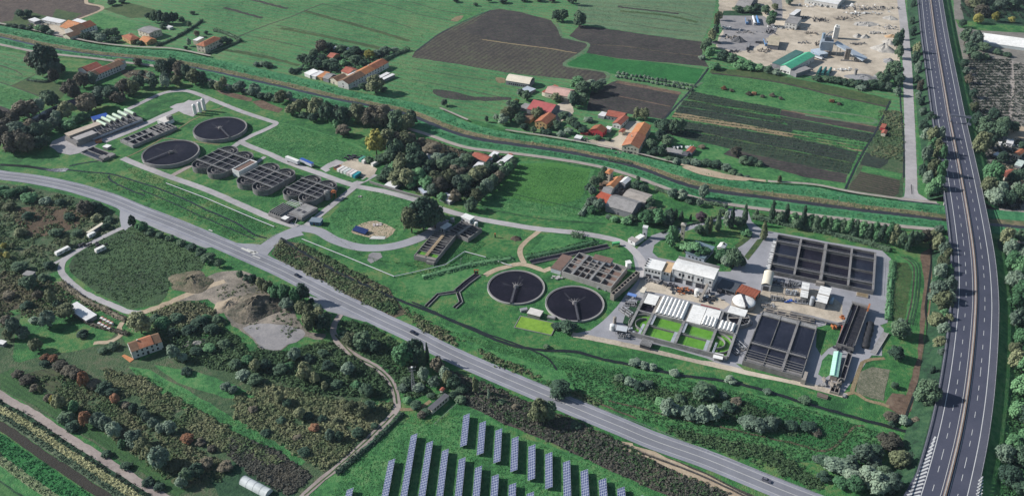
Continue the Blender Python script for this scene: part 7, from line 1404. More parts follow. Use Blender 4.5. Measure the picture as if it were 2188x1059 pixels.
def crown(kind, seed, nl=None, lf=None):
    R = np.random.default_rng(seed); Vs, Fs, o = [], [], 0
    lobes = []
    if kind == 'R':
        sq = R.uniform(.75,1,2)
        for i in range(26):
            d = on_sphere(1,R)[0]*R.uniform(.78,1.06); d[2] = d[2] if d[2] > -.75 else -d[2]; d[:2] *= sq; r = R.uniform(.08,.19); lobes.append((np.array([d[0]*(.5-r*.75), d[1]*(.5-r*.75), .49+d[2]*(.47-r*.8)]), np.array([r,r,r*.95])))
        lobes.append((np.array([0,0,.47]), np.array([.34,.34,.33])))
    elif kind == 'T':
        for i in range(13):
            z = .2+.7*(i+.5)/13; a = R.uniform(0,2*PI); w = .34*math.sin(PI*min(1,max(.12,(z-.02)))**.8); r = R.uniform(.14,.22); lobes.append((np.array([math.cos(a)*w*.75, math.sin(a)*w*.75, z]), np.array([r,r,r*.8])))
        lobes.append((np.array([0,0,.5]), np.array([.26,.26,.36])))
    elif kind == 'C':
        for i in range(12):
            z = .06+.9*(i+.5)/12; a = R.uniform(0,2*PI); w = .42*(1-z)**.6*(.5+min(1,z*4)*.5); lobes.append((np.array([math.cos(a)*.07, math.sin(a)*.07, z]), np.array([w+.06,w+.06,.10])))
    elif kind == 'P':
        for i in range(12): a = 2*PI*i/12+R.uniform(-.3,.3); q = R.uniform(.12,.36); r = R.uniform(.13,.19); lobes.append((np.array([math.cos(a)*q, math.sin(a)*q, .78+R.uniform(-.07,.07)-q*.25]), np.array([r,r,r*.75])))
    else:
        for i in range(12): a = R.uniform(0,2*PI); q = .42*math.sqrt(R.uniform(0,1)); r = R.uniform(.13,.22); lobes.append((np.array([math.cos(a)*q*.85, math.sin(a)*q*.85, .12+.52*(1-(q/.5)**2)*R.uniform(.6,1.2)]), np.array([r,r,r*1.2])))
        lobes.append((np.array([0,0,.25]), np.array([.34,.34,.36])))
    per = nl or {'R':80,'T':75,'C':60,'P':75,'B':65}[kind]; s0 = lf or {'R':.068,'T':.07,'C':.10,'P':.085,'B':.10}[kind]
    for c, r in lobes:
        V = CSV*r*.80*R.uniform(.9,1.05,(len(CSV),1))+c; Vs.append(V); Fs.append(CSF+o); o += len(V)
        n = int(per*(r[0]/.18)**1.3); d = on_sphere(n, R); d[:,2] = np.where(d[:,2] < -.35, -d[:,2], d[:,2]); P = c+d*r*R.uniform(.8,1.28,(n,1))
        V, Fq = leaf_quads(P, d, s0*R.uniform(.6,1.35,n), R); Vs.append(V); Fs.append(Fq+o); o += len(V)
    V = np.concatenate(Vs); V[:,2] = np.maximum(V[:,2], .0); return V, np.concatenate(Fs)
GEO = {}; CM = {}
def crown_mesh(kind, col, var):
    key = (kind, col, var)
    if key not in CM:
        if (kind,var) not in GEO: GEO[(kind,var)] = crown(kind, var*17+ord(kind))
        CM[key] = fast_mesh('crown', *GEO[(kind,var)], LEAF[col])
    return CM[key]
TR = {}
def trunk_mesh(kind):
    if kind not in TR:
        k = MB(); top = {'R':.55,'T':.6,'C':.3,'P':.78}[kind]; w = {'R':.035,'T':.03,'C':.05,'P':.03}[kind]
        k.cyl(0,0,0,top,w,8,w*.5)
        for q in range(4):
            a = q*PI/2+.4; z = top*(.55+.1*q); k.tube((0,0,z),(.2*math.cos(a),.2*math.sin(a),min(.8,z+.2)),w*.4,5)
        TR[kind] = k.mesh('trunk', BARK)
    return TR[kind]
CNAME = {'d':'dark green','m':'mid green','o':'olive green','g':'grey green','b':'brown','y':'yellow','r':'rust coloured','u':'purple'}
KNAME = {'R':'tree','T':'tall tree','C':'cypress','P':'umbrella pine','B':'bush'}
ONAME = {'R':'broadleaf_tree','T':'poplar_tree','C':'cypress_tree','P':'umbrella_pine','B':'bush'}
def oname(kd, col, h): return ONAME[kd] if kd != 'R' else ('small_tree' if h < 4.2 else ('autumn_tree' if col in 'byru' else ('grey_leaved_tree' if col in 'go' else 'broadleaf_tree')))
ra_ = random.Random(11); NT = [0]
def trees(where, group, data):
    """data: 'x y w h colour [kind]; ...' photo position of the foot and size of the crown"""
    L = []
    for e in data.split(';'):
        q = e.split()
        if len(q) < 5: continue
        L.append((float(q[0]),float(q[1]),float(q[2]),float(q[3]),q[4],q[5] if len(q) > 5 else 'R'))
    L.sort(key=lambda q: q[0]); n = len(L)
    for i, (x, y, wp, hp, col, kd) in enumerate(L):
        p = ppm(y); dep = math.atan2((y+723), 2270*1.0)*1.0; dep = math.asin(min(.95,(y+723)*.834/F_*1.0)) if False else math.radians(33.5)+math.atan((y-CY)/F_)
        wm = wp/p*1.12; hv = hp/p*1.04; hm = math.sqrt(max(hv*hv-(wm*math.sin(dep))**2, (hv*.45)**2))/math.cos(dep); hm = max(hm, wm*.55)
        if kd == 'B': hm = max(wm*.6, hm*.8)
        c = at(x, y-.22*wp*math.sin(dep)); var = ra_.randrange(4)
        loc = 'only' if n == 1 else (ORD[i]+' from the left')
        lab = f"{CNAME[col]} {KNAME[kd]}, {loc} {where}"
        for cut in (' of the ', ' the ', ' the ', ' the '):
            if len(lab.split()) > 16: lab = lab[::-1].replace(cut[::-1], (' of ' if 'of' in cut else ' ')[::-1], 1)[::-1]
        NT[0] += 1
        if kd == 'B':
            o = link('bush', crown_mesh('B', col, var)); o.location = (c.x,c.y,0); tag(o, lab, 'bush', group)
        else:
            o = thing(oname(kd,col,hm), lab, 'tree', (c.x,c.y,0), 0, group); link('trunk', trunk_mesh(kd), o); link('crown', crown_mesh(kd, col, var), o)
        o.scale = (wm,wm,hm); o.rotation_euler = (0,0,ra_.uniform(0,2*PI))
trees('beside the long white farmhouse, top left','trees at the top left farm',"45 40 20 18 d;60 38 22 16 d;98 72 20 18 d;110 76 16 12 g;85 68 18 14 m;180 84 16 14 d;190 88 18 18 d;205 85 22 18 g;218 92 22 20 g;232 82 24 20 d;245 80 24 20 d;247 92 20 14 d;300 97 14 10 d;290 93 12 10 d;240 13 18 14 d;262 8 14 10 d;20 60 14 9 d;32 62 14 10 g;48 64 16 11 d;66 66 14 10 d")
trees('in the dark wood behind the boxy cream house','dark wood at the top left',"332 50 16 26 d;345 52 18 28 d;358 54 18 26 d;370 52 16 24 d;378 46 12 18 d;318 42 14 14 d;405 60 10 14 d;412 32 12 8 d;390 50 12 14 d;350 62 16 10 d B")
trees('around the tall cream house above the river','trees at the tall cream house',"405 100 10 18 g;397 106 9 8 d;422 80 12 14 b;475 97 24 18 d;490 94 16 12 d;482 88 12 10 d;455 104 12 10 d B;465 101 12 10 d B;441 74 10 8 d")
trees('in the clump left of the long row house','trees by the row house',"105 163 50 66 d;76 152 30 40 b;120 165 28 35 g;92 165 20 24 d;118 178 20 30 b;132 158 20 22 d")
trees('in the grove below the long row house','grove below the row house',"160 215 34 44 b;180 190 30 34 b;200 185 24 30 g;150 205 30 30 b;112 230 34 36 d;100 220 24 26 d;85 245 30 34 g;145 255 34 36 o;125 262 22 26 g;190 245 40 44 b;205 235 36 36 d;215 215 24 30 g;240 218 36 34 d;255 222 30 26 b;270 205 32 36 b;285 205 30 34 o;300 190 26 28 d;330 190 22 24 d;312 178 14 12 g B;285 172 14 12 m B;230 200 20 18 d B")
trees('between the row house garden and the works lane','trees at the works lane end',"345 160 22 32 d;358 165 24 36 d;372 155 22 32 d;388 170 26 38 b;400 172 24 34 d;418 184 32 36 o;435 184 22 30 d;355 178 20 22 g;378 185 22 22 o;295 142 18 18 b;355 190 22 26 g;322 166 16 14 g B;305 160 14 12 d B")
trees('in the dense grove at the left edge','grove at the left edge',"10 320 44 50 b;30 330 40 46 b;60 330 36 44 b;40 300 40 40 g;80 300 36 36 d;20 290 34 36 b;100 290 30 32 d;118 278 26 26 g;8 265 24 30 b;70 285 26 30 b;62 306 30 34 d;100 315 22 26 d;60 255 50 42 b;30 268 30 30 b;130 272 26 20 m B;150 277 30 18 m B;165 264 24 16 m B;180 257 24 16 m B;48 318 34 40 b;86 322 30 30 d;4 300 34 40 b;195 247 16 12 m B")
trees('in the row along the river behind the works','river row behind the works',"455 190 18 18 d;470 196 20 22 o;480 186 14 22 o;492 196 14 14 g;515 200 28 26 g;545 208 28 28 g;560 214 20 16 d;575 214 20 16 d;602 222 26 28 o;618 216 18 20 g;622 248 24 24 o;640 246 26 32 o;655 240 26 30 o;680 252 34 44 o;700 262 32 42 d;720 262 24 36 g;735 268 28 40 d;718 277 14 20 m;735 292 30 26 b;588 218 16 14 d B;532 204 16 14 d;670 262 22 20 d;648 252 18 16 d B;508 194 14 14 d B")
trees('in the tall wood above the wooded nursery','tall wood above the nursery',"765 266 40 44 o;795 276 40 46 b;760 250 28 30 d;820 275 44 50 b;850 285 40 48 d;870 285 34 40 o;800 262 30 34 b;880 272 28 36 d;805 335 40 56 y;830 320 34 44 o;845 340 34 42 d;865 320 34 40 o;885 345 34 40 d;878 315 26 30 b;835 350 30 30 d;815 350 28 22 d;788 348 20 14 d B;852 318 30 36 b;900 318 24 24 b")
trees('in the upper half of the wooded nursery','wooded nursery, upper half',"860 380 36 44 o;880 375 40 44 d;900 360 30 36 d;925 334 40 30 b;860 362 30 36 o;845 375 26 30 m;830 385 34 28 d;935 352 28 26 g;950 367 34 32 d;968 352 26 26 d;980 372 36 34 d;1000 352 26 24 d;945 347 20 20 g;910 385 30 30 d;1020 370 20 16 d;1058 347 12 18 d;830 372 20 20 d;975 382 36 30 b;920 366 26 26 d;895 345 20 24 d;1000 383 20 16 d;990 340 16 12 g;885 330 16 18 b")
trees('in the lower half of the wooded nursery','wooded nursery, lower half',"850 398 40 34 o;870 400 40 40 o;895 395 38 36 m;960 395 34 34 o;930 400 34 34 o;915 410 34 34 m;940 415 36 36 b;955 398 24 26 o;925 420 26 28 g;978 405 24 30 g;972 434 26 28 b;990 396 26 24 d;1000 400 24 26 d;1015 390 30 30 o;1030 383 32 30 o;1045 376 30 30 d;880 405 24 20 m;945 432 22 20 m;985 418 20 26 d;1060 366 20 18 d;995 412 20 20 d;812 388 20 14 d;1072 358 14 14 d")
trees('along the right edge of the wooded nursery','right edge of the wooded nursery',"1008 452 24 30 d;1018 436 26 34 o;1030 424 24 30 d;1042 414 26 32 g;1054 403 24 30 d;1066 393 24 28 b;1077 382 22 28 d;1087 370 20 24 m;1096 359 18 20 d")
trees('in the dark clump beside the middle cell tank','big dark clump',"905 497 56 74 d;880 502 44 58 o;930 492 40 56 d;918 472 44 48 d;895 478 40 50 d")
trees('in the walled garden of the long farmhouse','trees of the walled garden',"688 112 24 26 b;705 108 20 16 d;730 112 24 16 d;760 117 26 18 d;790 127 22 20 y;806 122 22 16 g;824 118 24 18 g;665 138 22 20 d;680 148 24 20 d;700 148 24 20 d;715 152 20 18 d;760 136 24 18 d;745 126 24 18 d;776 142 18 14 d;640 130 14 12 d;650 126 14 11 d;671 121 18 16 d;655 148 12 9 m B;625 157 18 11 d B;735 140 18 14 m B;842 112 18 12 g B;690 130 18 14 d;712 134 16 12 g B")
trees('in front of the long farmhouse on the reed bank','trees before the long farmhouse',"803 202 38 40 o;776 193 18 16 d;550 142 16 11 g B;572 145 22 14 d B;560 141 14 10 g B;822 196 16 12 d B")
trees('at the far edge of the ploughed field','far field trees',"1190 48 22 26 d;1203 49 22 28 d;1237 59 28 34 d;1045 6 12 12 d;1075 8 18 12 d;1225 12 14 26 g;1180 6 14 10 b;1150 4 20 10 b;1216 8 12 14 b;975 6 14 8 d;1016 14 10 8 d;1120 5 16 8 d")
trees('around the large red roofed shed','trees of the red shed farm',"1112 206 16 16 g;1125 216 20 22 d;1100 250 24 34 d;1085 262 30 34 o;1112 268 24 26 d;1075 268 24 24 g;1150 257 28 28 o;1188 219 22 20 o;1235 196 30 32 m;1245 206 30 32 d;1262 192 22 22 g;1275 202 26 28 d;1285 187 20 18 g;1228 232 24 34 d;1222 222 20 26 g;1104 223 10 12 y;1090 240 20 24 g;1060 258 12 14 g;950 228 14 16 g;1040 262 8 14 d")
trees('between the ochre house and the red walled house','trees of the river bank farm',"1205 256 26 18 d;1220 270 22 20 d;1190 278 20 20 d;1232 277 22 18 d;1245 287 20 16 d;1215 287 20 14 g;1120 278 18 14 d;1140 286 14 16 d;1160 284 10 12 d C;1170 290 22 12 d B;1200 292 20 12 g B;1245 228 26 28 d;1255 262 20 12 g B;1275 300 18 12 m B")
trees('around the big cream farmhouse','trees of the big cream farmhouse',"1360 256 18 26 o;1376 259 22 28 o;1418 284 28 30 d;1440 289 26 32 d;1405 276 18 20 d;1455 281 20 26 d;1410 301 24 24 d;1425 313 26 24 d;1390 319 24 22 d;1400 332 24 16 d;1415 336 18 28 d;1315 320 8 6 d B;1300 302 12 10 d B;1383 334 16 12 d B")
trees('in the bushy hedge right of the grey sheds','bushy hedge on the far bank',"1430 346 20 14 d B;1445 351 20 16 g B;1465 353 22 16 g B;1485 356 24 18 g B;1510 357 24 18 d;1530 360 26 18 d;1550 365 22 16 g;1565 373 16 14 d B;1578 379 14 12 d B;1595 382 12 10 g B;1572 337 22 24 b;1590 351 24 20 d B;1605 352 24 18 d;1620 356 20 16 d B;1664 394 10 18 o T;1500 318 14 10 b B")
trees('around the big grey barn','trees of the grey barn farm',"1285 396 20 30 d;1270 402 20 26 d;1265 419 18 22 g;1258 412 18 20 d;1290 378 14 22 d;1265 441 24 22 g;1280 452 26 28 g;1265 456 22 18 m;1360 406 22 20 d;1375 411 20 18 d;1387 442 22 20 d;1385 456 20 20 d;1390 472 28 26 d;1380 482 34 34 m;1405 484 36 38 m;1425 487 26 26 d;1350 471 20 14 d B;1340 479 24 16 m B;1395 466 24 24 b;1430 471 24 24 d;1362 392 10 16 d;1312 474 20 12 m B;1300 468 14 10 g B")
trees('along the river path above the cypresses','trees of the river path',"1437 426 22 24 g;1457 429 22 24 g;1502 430 22 36 g;1494 442 16 18 g;1473 436 18 12 d B;1550 448 10 14 g;1543 456 16 12 d B")
trees('on the lawn of the stone tower','cypresses and pines of the tower lawn',"1433 466 10 20 d C;1443 468 9 20 d C;1455 471 10 18 d C;1475 471 5 13 d C;1497 476 24 24 u;1493 502 22 22 d;1507 502 11 36 d C;1516 498 10 32 o C;1533 495 12 42 d C;1550 488 14 34 g T;1561 489 12 42 d C;1574 484 26 22 d;1589 480 12 40 d C;1437 532 36 46 m T;1480 552 40 36 m P;1500 556 34 30 m P;1462 544 26 26 m P;1540 562 30 32 m;1565 575 36 46 d;1583 570 20 22 d;1544 535 10 16 d C;1595 505 22 14 m B;1630 512 14 36 o C;1549 572 22 26 g")
trees('in the conifer row above the huge black basin','conifer row above the basin',"1616 462 10 14 d C;1667 477 24 26 d;1647 472 12 40 d C;1678 472 12 34 d C;1695 481 22 26 m T;1713 487 12 44 d C;1702 491 20 24 d;1728 489 22 30 m T;1742 493 20 30 d C;1756 495 22 32 m T;1770 497 20 30 d C;1783 500 22 32 m T;1797 502 20 32 d T;1811 505 22 36 m T;1824 507 20 34 d C;1838 510 22 36 m T;1852 513 20 34 d C;1866 516 24 38 m T;1880 520 22 38 d T;1895 524 24 44 m T;1908 528 24 44 o T;1922 532 20 36 d T;1938 538 12 42 d C")
trees('on the strip between the works and the motorway','trees of the eastern strip',"1950 529 22 34 d;1962 523 20 28 d;1975 521 26 30 b;1990 521 24 30 o;1996 536 20 24 o;2005 500 20 20 g;1921 724 40 40 d;1911 771 32 34 d;1974 872 50 62 d;1989 806 12 24 d;1911 831 16 16 d;1905 901 30 20 b B;1930 906 26 20 g B;1955 904 20 18 b B;1940 520 20 20 d;1926 690 16 10 g B")
trees('on the slope left of the motorway, lower part','lower slope trees',"2005 602 28 40 g;2010 581 26 36 o;2000 642 34 44 g;2020 642 30 50 g;2010 667 40 46 o;1995 702 30 36 o;2012 722 26 34 g;2003 747 26 30 o;2022 600 18 34 m;2028 660 18 34 g;2022 700 20 30 o;1992 650 24 30 g;2022 560 18 30 o;2008 770 22 26 g;1998 620 24 30 m;2016 745 18 24 m B;2025 630 16 20 d B;2000 541 26 40 o;2013 551 22 34 g;2012 690 22 30 m")
trees('on the slope left of the motorway, middle part','middle slope trees',"1970 281 20 24 d;1985 266 24 26 d;1975 301 20 26 g;1990 311 26 40 o;2003 311 20 40 g;1985 341 24 44 m;1998 346 24 48 o;2008 352 18 42 m;1975 351 20 40 g;1990 386 28 46 o;2006 392 20 50 m;1998 421 26 46 m;1978 401 20 36 g;1985 424 24 34 m;2010 424 18 26 g;1968 381 18 30 d")
trees('along the ditch beside the straight service road','service road ditch trees',"1955 126 18 34 o;1948 81 14 24 d;1946 56 12 20 d;1958 161 14 30 g;1963 201 14 30 b;1952 141 16 30 d;1966 231 14 24 d;1970 251 16 22 g;1949 21 10 20 d;1956 180 12 20 d;1960 215 12 20 g")
trees('in the hedge round the dusty yard, right part','right hedge of the dusty yard',"1915 107 22 36 d;1918 127 18 30 d;1924 86 10 24 d;1905 172 36 40 d;1885 182 30 30 d;1918 187 22 30 d;1915 206 16 20 g;1765 176 20 14 d;1778 178 20 15 d;1792 181 22 16 d;1806 184 22 16 d;1820 186 22 17 d;1834 188 22 18 d;1848 190 22 18 d;1863 192 24 22 d;1876 193 22 22 d;1840 194 20 12 g B;1895 196 18 20 g")
trees('in the hedge round the dusty yard, left part','left hedge of the dusty yard',"1745 174 20 12 d B;1660 161 20 10 g B;1640 157 24 14 d B;1620 152 24 16 m B;1600 150 28 20 m B;1580 147 28 20 m B;1565 140 24 24 d;1545 132 24 24 d;1525 150 24 20 m B;1515 127 20 26 m;1505 112 18 24 d;1520 92 18 28 o;1530 62 14 36 o;1575 27 22 14 d;1600 29 24 14 d;1615 22 20 14 d;1635 32 20 20 d;1645 58 20 24 d;1655 22 14 14 o;1650 42 18 18 m;1685 12 16 16 g;1537 45 12 20 o;1512 104 16 22 d;1528 78 14 24 d;1500 128 14 14 g B")
trees('in the nursery wood at the top right corner','top right nursery wood',"2085 22 30 28 o;2070 17 20 20 b;2095 37 30 26 b;2105 17 24 22 d;2088 52 20 22 y;2125 48 16 22 y;2160 50 14 14 y;2115 32 20 18 d;2135 22 24 26 g;2160 22 30 30 d;2060 97 26 36 d;2080 102 30 34 g;2070 122 30 30 d;2058 147 18 20 d;2100 111 30 20 d;2130 117 20 16 d B;2055 60 16 18 d;2150 122 18 12 d B;2085 130 24 20 d;2175 8 24 20 d;2063 160 14 16 g;2105 128 20 14 d B")
trees('in the tree belt right of the motorway, upper part','upper right tree belt',"2092 336 36 54 o;2110 321 30 40 d;2130 301 36 40 d;2100 291 36 40 d;2140 286 30 36 d;2115 402 40 56 m;2107 422 34 44 o;2130 427 36 40 g;2122 440 40 38 g;2150 441 30 36 d;2160 402 26 36 d;2175 432 30 40 d;2085 270 24 30 d;2120 262 26 30 d;2078 210 18 20 d;2068 180 18 20 b;2165 285 22 24 d;2180 390 24 30 d;2140 350 22 26 d;2170 415 24 26 g;2080 240 20 22 o;2183 320 16 18 d")
trees('in the tree belt right of the motorway, lower part','lower right tree belt',"2147 526 28 40 o;2153 551 28 40 g;2158 581 30 44 m;2178 591 34 44 m;2163 621 36 44 g;2182 641 36 44 m;2168 661 36 44 m;2180 701 34 44 d;2164 701 24 40 g;2177 741 30 40 m;2165 791 30 44 o;2182 801 30 44 m;2178 851 40 50 m;2168 901 34 44 m;2187 911 36 50 d;2140 992 34 44 g;2150 1042 42 50 d;2182 1001 40 50 d;2177 1057 40 40 d;2162 960 30 34 m;2175 520 24 30 d;2165 760 26 30 o;2186 955 30 40 m;2180 560 24 30 g")
trees('on the wet meadow between road and ditch','meadow bushes',"1428 886 36 42 g B;1470 896 36 38 g B;1495 900 42 44 g B;1522 897 36 42 g B;1598 916 36 38 g B;1620 921 40 42 g B;1645 919 34 38 g B;1500 852 50 24 d B;1545 852 20 18 g B;1555 877 30 22 d B;1690 917 30 24 d B;1725 922 34 28 d B;1345 822 26 20 g B;1365 832 24 18 d B;1382 827 24 16 g B;1325 814 22 16 d B;1412 866 26 20 m B;1452 858 24 18 d B;1660 905 22 16 d B;1575 865 24 16 b B;1195 850 46 42 d;1745 930 22 16 b B")
trees('along the dark ditch below the works','ditch bushes',"1355 782 26 18 g B;1375 787 22 16 g B;1395 790 20 14 g B;1212 710 36 26 d B;1190 704 22 16 d B;1168 745 14 12 d B;1440 802 22 12 g B;1560 818 22 12 g B;1720 862 24 14 d B;1905 910 16 12 d B;1640 842 18 12 g B")
trees('below the road beside the solar field','trees above the solar field',"1150 907 42 54 o;1172 902 34 46 d;1015 842 14 34 o T;1044 857 8 24 g T;985 842 26 24 d;970 832 30 34 d;1072 862 16 12 d B;1100 874 16 12 b B;1230 915 22 14 d B")
trees('in the thicket at the lower right corner','lower right thicket',"1775 1002 40 36 g B;1800 1012 44 38 g B;1820 1032 36 34 g;1900 962 50 34 b;1918 1002 42 44 o;1840 992 40 46 g;1815 1005 36 40 g B;1850 1032 40 40 g;1872 1059 46 52 g;1898 1057 42 48 g;1825 1052 36 38 m;1760 992 30 22 d B;1745 987 22 16 g B;1870 975 34 30 d;1940 985 26 24 d;1795 1040 34 30 m B;1885 1025 34 34 d;1865 1000 30 30 g;1760 1025 26 20 d B")
trees('in the copse around the lattice mast','mast copse',"865 787 46 56 m;885 782 46 56 d;905 785 12 44 d C;914 776 8 40 d C;935 797 30 36 b;905 817 24 34 g;928 827 26 26 g;950 817 24 34 g;958 827 22 36 o;895 837 26 22 g;870 862 20 18 m B;860 837 24 20 g B;890 872 24 16 d B;910 886 20 12 d B;900 892 20 14 b B;870 827 24 24 d;920 850 18 14 d B;968 850 22 18 d B;945 850 16 14 d B;985 862 24 14 d B")
trees('in the scrub between the sand pit and the dirt track','trees near the dirt track',"750 744 36 36 o;775 747 44 42 d;800 752 30 28 d;735 722 20 16 d B;630 772 26 30 g;652 814 32 40 o;674 822 20 28 o;695 834 14 20 o;548 797 22 30 o;520 812 30 24 g;545 822 30 26 d;485 837 22 22 g;500 842 20 20 g;598 862 22 28 o;745 802 30 30 g;785 847 30 30 d;600 800 30 26 d;570 790 24 24 d;700 790 26 22 d;720 830 26 22 d;620 790 24 22 m B;660 775 26 22 d;690 760 22 18 d B;760 830 22 18 m B;505 790 26 24 d;530 778 24 22 m")
trees('in the brown thicket left of the solar field','brown thicket trees',"615 870 20 20 d;642 897 24 28 o;660 897 22 20 d;755 887 26 32 o;775 892 34 34 o;790 882 28 28 d;740 877 16 16 o;672 922 22 20 r;706 942 20 26 g;725 942 20 22 d;765 932 26 22 d;570 932 22 18 d B;650 972 26 22 d B;690 900 20 16 d B;540 880 20 16 b B;720 905 18 14 o B;600 905 20 16 d B;635 940 18 14 b B;800 915 16 12 d B")
trees('along the road edge above the sand pit','roadside trees above the pit',"468 572 16 18 d;447 562 30 24 d;515 597 14 20 d;527 602 14 16 d;542 607 18 22 d;560 622 18 30 o;575 627 24 28 o;590 642 26 34 m;610 647 30 40 m;615 662 30 28 g;632 652 22 36 m;650 647 26 42 d;666 652 14 16 d;645 674 26 32 o;660 680 26 32 o;680 674 20 26 g;667 712 36 48 o;692 712 30 40 d;685 692 26 36 o;430 548 24 20 d;410 535 22 16 d B;388 524 20 16 d B;365 514 18 14 d B;700 690 20 24 d")
trees('in the pasture around the western sheds','western pasture trees',"145 682 36 36 o;105 702 34 38 g;112 652 22 34 o;85 642 20 22 b;38 722 30 44 g;55 727 24 30 g;20 727 20 24 o;80 752 26 30 o;70 622 30 34 d;55 612 24 22 d;145 527 16 18 o;45 582 34 26 d;10 532 14 14 y;17 554 14 16 y;5 550 10 12 y;30 532 12 14 o;125 660 18 20 d;95 600 22 18 d B;60 660 24 20 d B;15 690 24 22 b B;75 690 20 16 g B;180 720 24 14 d B;20 640 26 20 b B;105 575 24 16 d B")
trees('beside the white farmhouse in the south west','south west farmhouse trees',"303 718 46 52 o;374 772 26 36 g;392 774 18 20 g;350 700 34 24 m B;380 690 30 22 d B;330 690 26 18 d B;405 715 30 24 d;430 700 34 28 d;455 715 30 26 d;420 760 26 22 d;450 752 26 22 m;480 745 26 22 d;400 800 24 18 d B;440 690 26 20 m B;465 690 24 20 d;245 745 24 14 d B;220 755 20 14 d B;370 720 22 20 d")
trees('along the near edge of the western road','near edge of the western road',"10 417 30 24 m B;25 422 30 22 m B;50 412 24 22 m B;65 432 34 28 m B;100 437 24 18 g B;185 462 34 34 b;205 457 30 26 d;220 452 20 18 d B;210 472 24 20 o B;285 487 16 26 d;305 497 24 24 m;322 502 20 18 d B;342 508 18 14 d B;130 440 22 14 d B;150 470 24 16 d B;60 470 26 18 d B;20 450 26 18 o B;120 505 28 16 d B;165 505 22 14 d B;235 475 20 18 d B;225 490 20 14 d B;45 505 26 18 o B")
trees('in the tree line above the bottom left track','bottom left tree line',"90 842 10 20 o;60 822 30 22 b;40 807 24 20 b;75 837 20 18 b;105 857 20 18 b;131 877 28 36 o;118 868 14 24 y;160 882 22 26 m;187 912 24 34 r;212 914 30 34 g;228 920 26 32 g;248 937 32 38 g;262 957 20 20 m;290 957 36 40 g;305 967 30 34 o;322 987 26 36 o;343 1002 44 50 g;372 1007 26 22 o;140 902 34 26 d B;155 920 30 20 d B;270 1002 24 18 d B;320 1037 26 20 d B;340 1047 24 18 d B;230 977 22 16 d B;205 905 18 20 d")
trees('in the overgrown rows left of the white polytunnel','overgrown row trees',"98 770 20 14 r;116 774 20 18 r;130 792 30 24 b;150 802 30 26 b;165 810 26 24 b;183 830 24 36 r;205 832 28 26 b;225 842 34 30 d;240 848 24 22 d;249 864 20 24 r;330 917 22 26 g;345 927 20 24 g;364 927 26 30 g;318 907 20 30 g;308 892 20 26 d;290 887 20 26 d;402 947 26 24 r;402 1032 30 34 d;420 1022 34 34 d;440 1002 30 28 b;390 1042 24 26 g;482 1007 30 22 b;95 782 20 14 d B;430 950 20 14 b B;455 965 20 14 b B;270 872 20 16 b B")
# olive rows, hedges
def hedge(pts, w, h, col, lab, dens=13, leaf=.62):
    W_ = cr_spline(world(pts), 1.0); R = np.random.default_rng(len(pts)+int(pts[0][0])); P = np.array([(p.x,p.y) for p in W_]); n = int(len(P)*dens*max(1,h*.6))
    i = R.integers(0,len(P),n); t = R.uniform(-1,1,n); z = R.uniform(.1,1,n); d = np.stack([t, R.normal(0,.3,n), z*.8],1)
    nx = np.gradient(P[:,1])[i]; ny = -np.gradient(P[:,0])[i]; ln = np.sqrt(nx*nx+ny*ny)+1e-9; nx, ny = nx/ln, ny/ln
    prof = np.sqrt(np.maximum(0,1-(z*.9)**3)); bumpy = .75+.4*np.sin(i*.31)*np.sin(i*.137+1)+R.normal(0,.1,n)
    C = np.stack([P[i,0]+nx*np.sign(t)*prof*w/2*np.abs(t)**.3+R.normal(0,.25,n), P[i,1]+ny*np.sign(t)*prof*w/2*np.abs(t)**.3+R.normal(0,.25,n), z*h*bumpy],1)
    N = np.stack([nx*t, ny*t, z*.7],1); V, Fq = leaf_quads(C, N, leaf*R.uniform(.7,1.5,n), R)
    core = sweep(W_[::3], [(-w*.27,0),(-w*.18,h*.55),(w*.18,h*.55),(w*.27,0)]); cv = np.array(core.v); cf = [f for f in core.f if len(f) == 4]; V = np.concatenate([V,cv]); Fq = np.concatenate([Fq,np.array(cf)+len(V)-len(cv)])
    o = link('hedge', fast_mesh('hedge', V, Fq, LEAF[col])); tag(o, lab, 'hedge'); return o
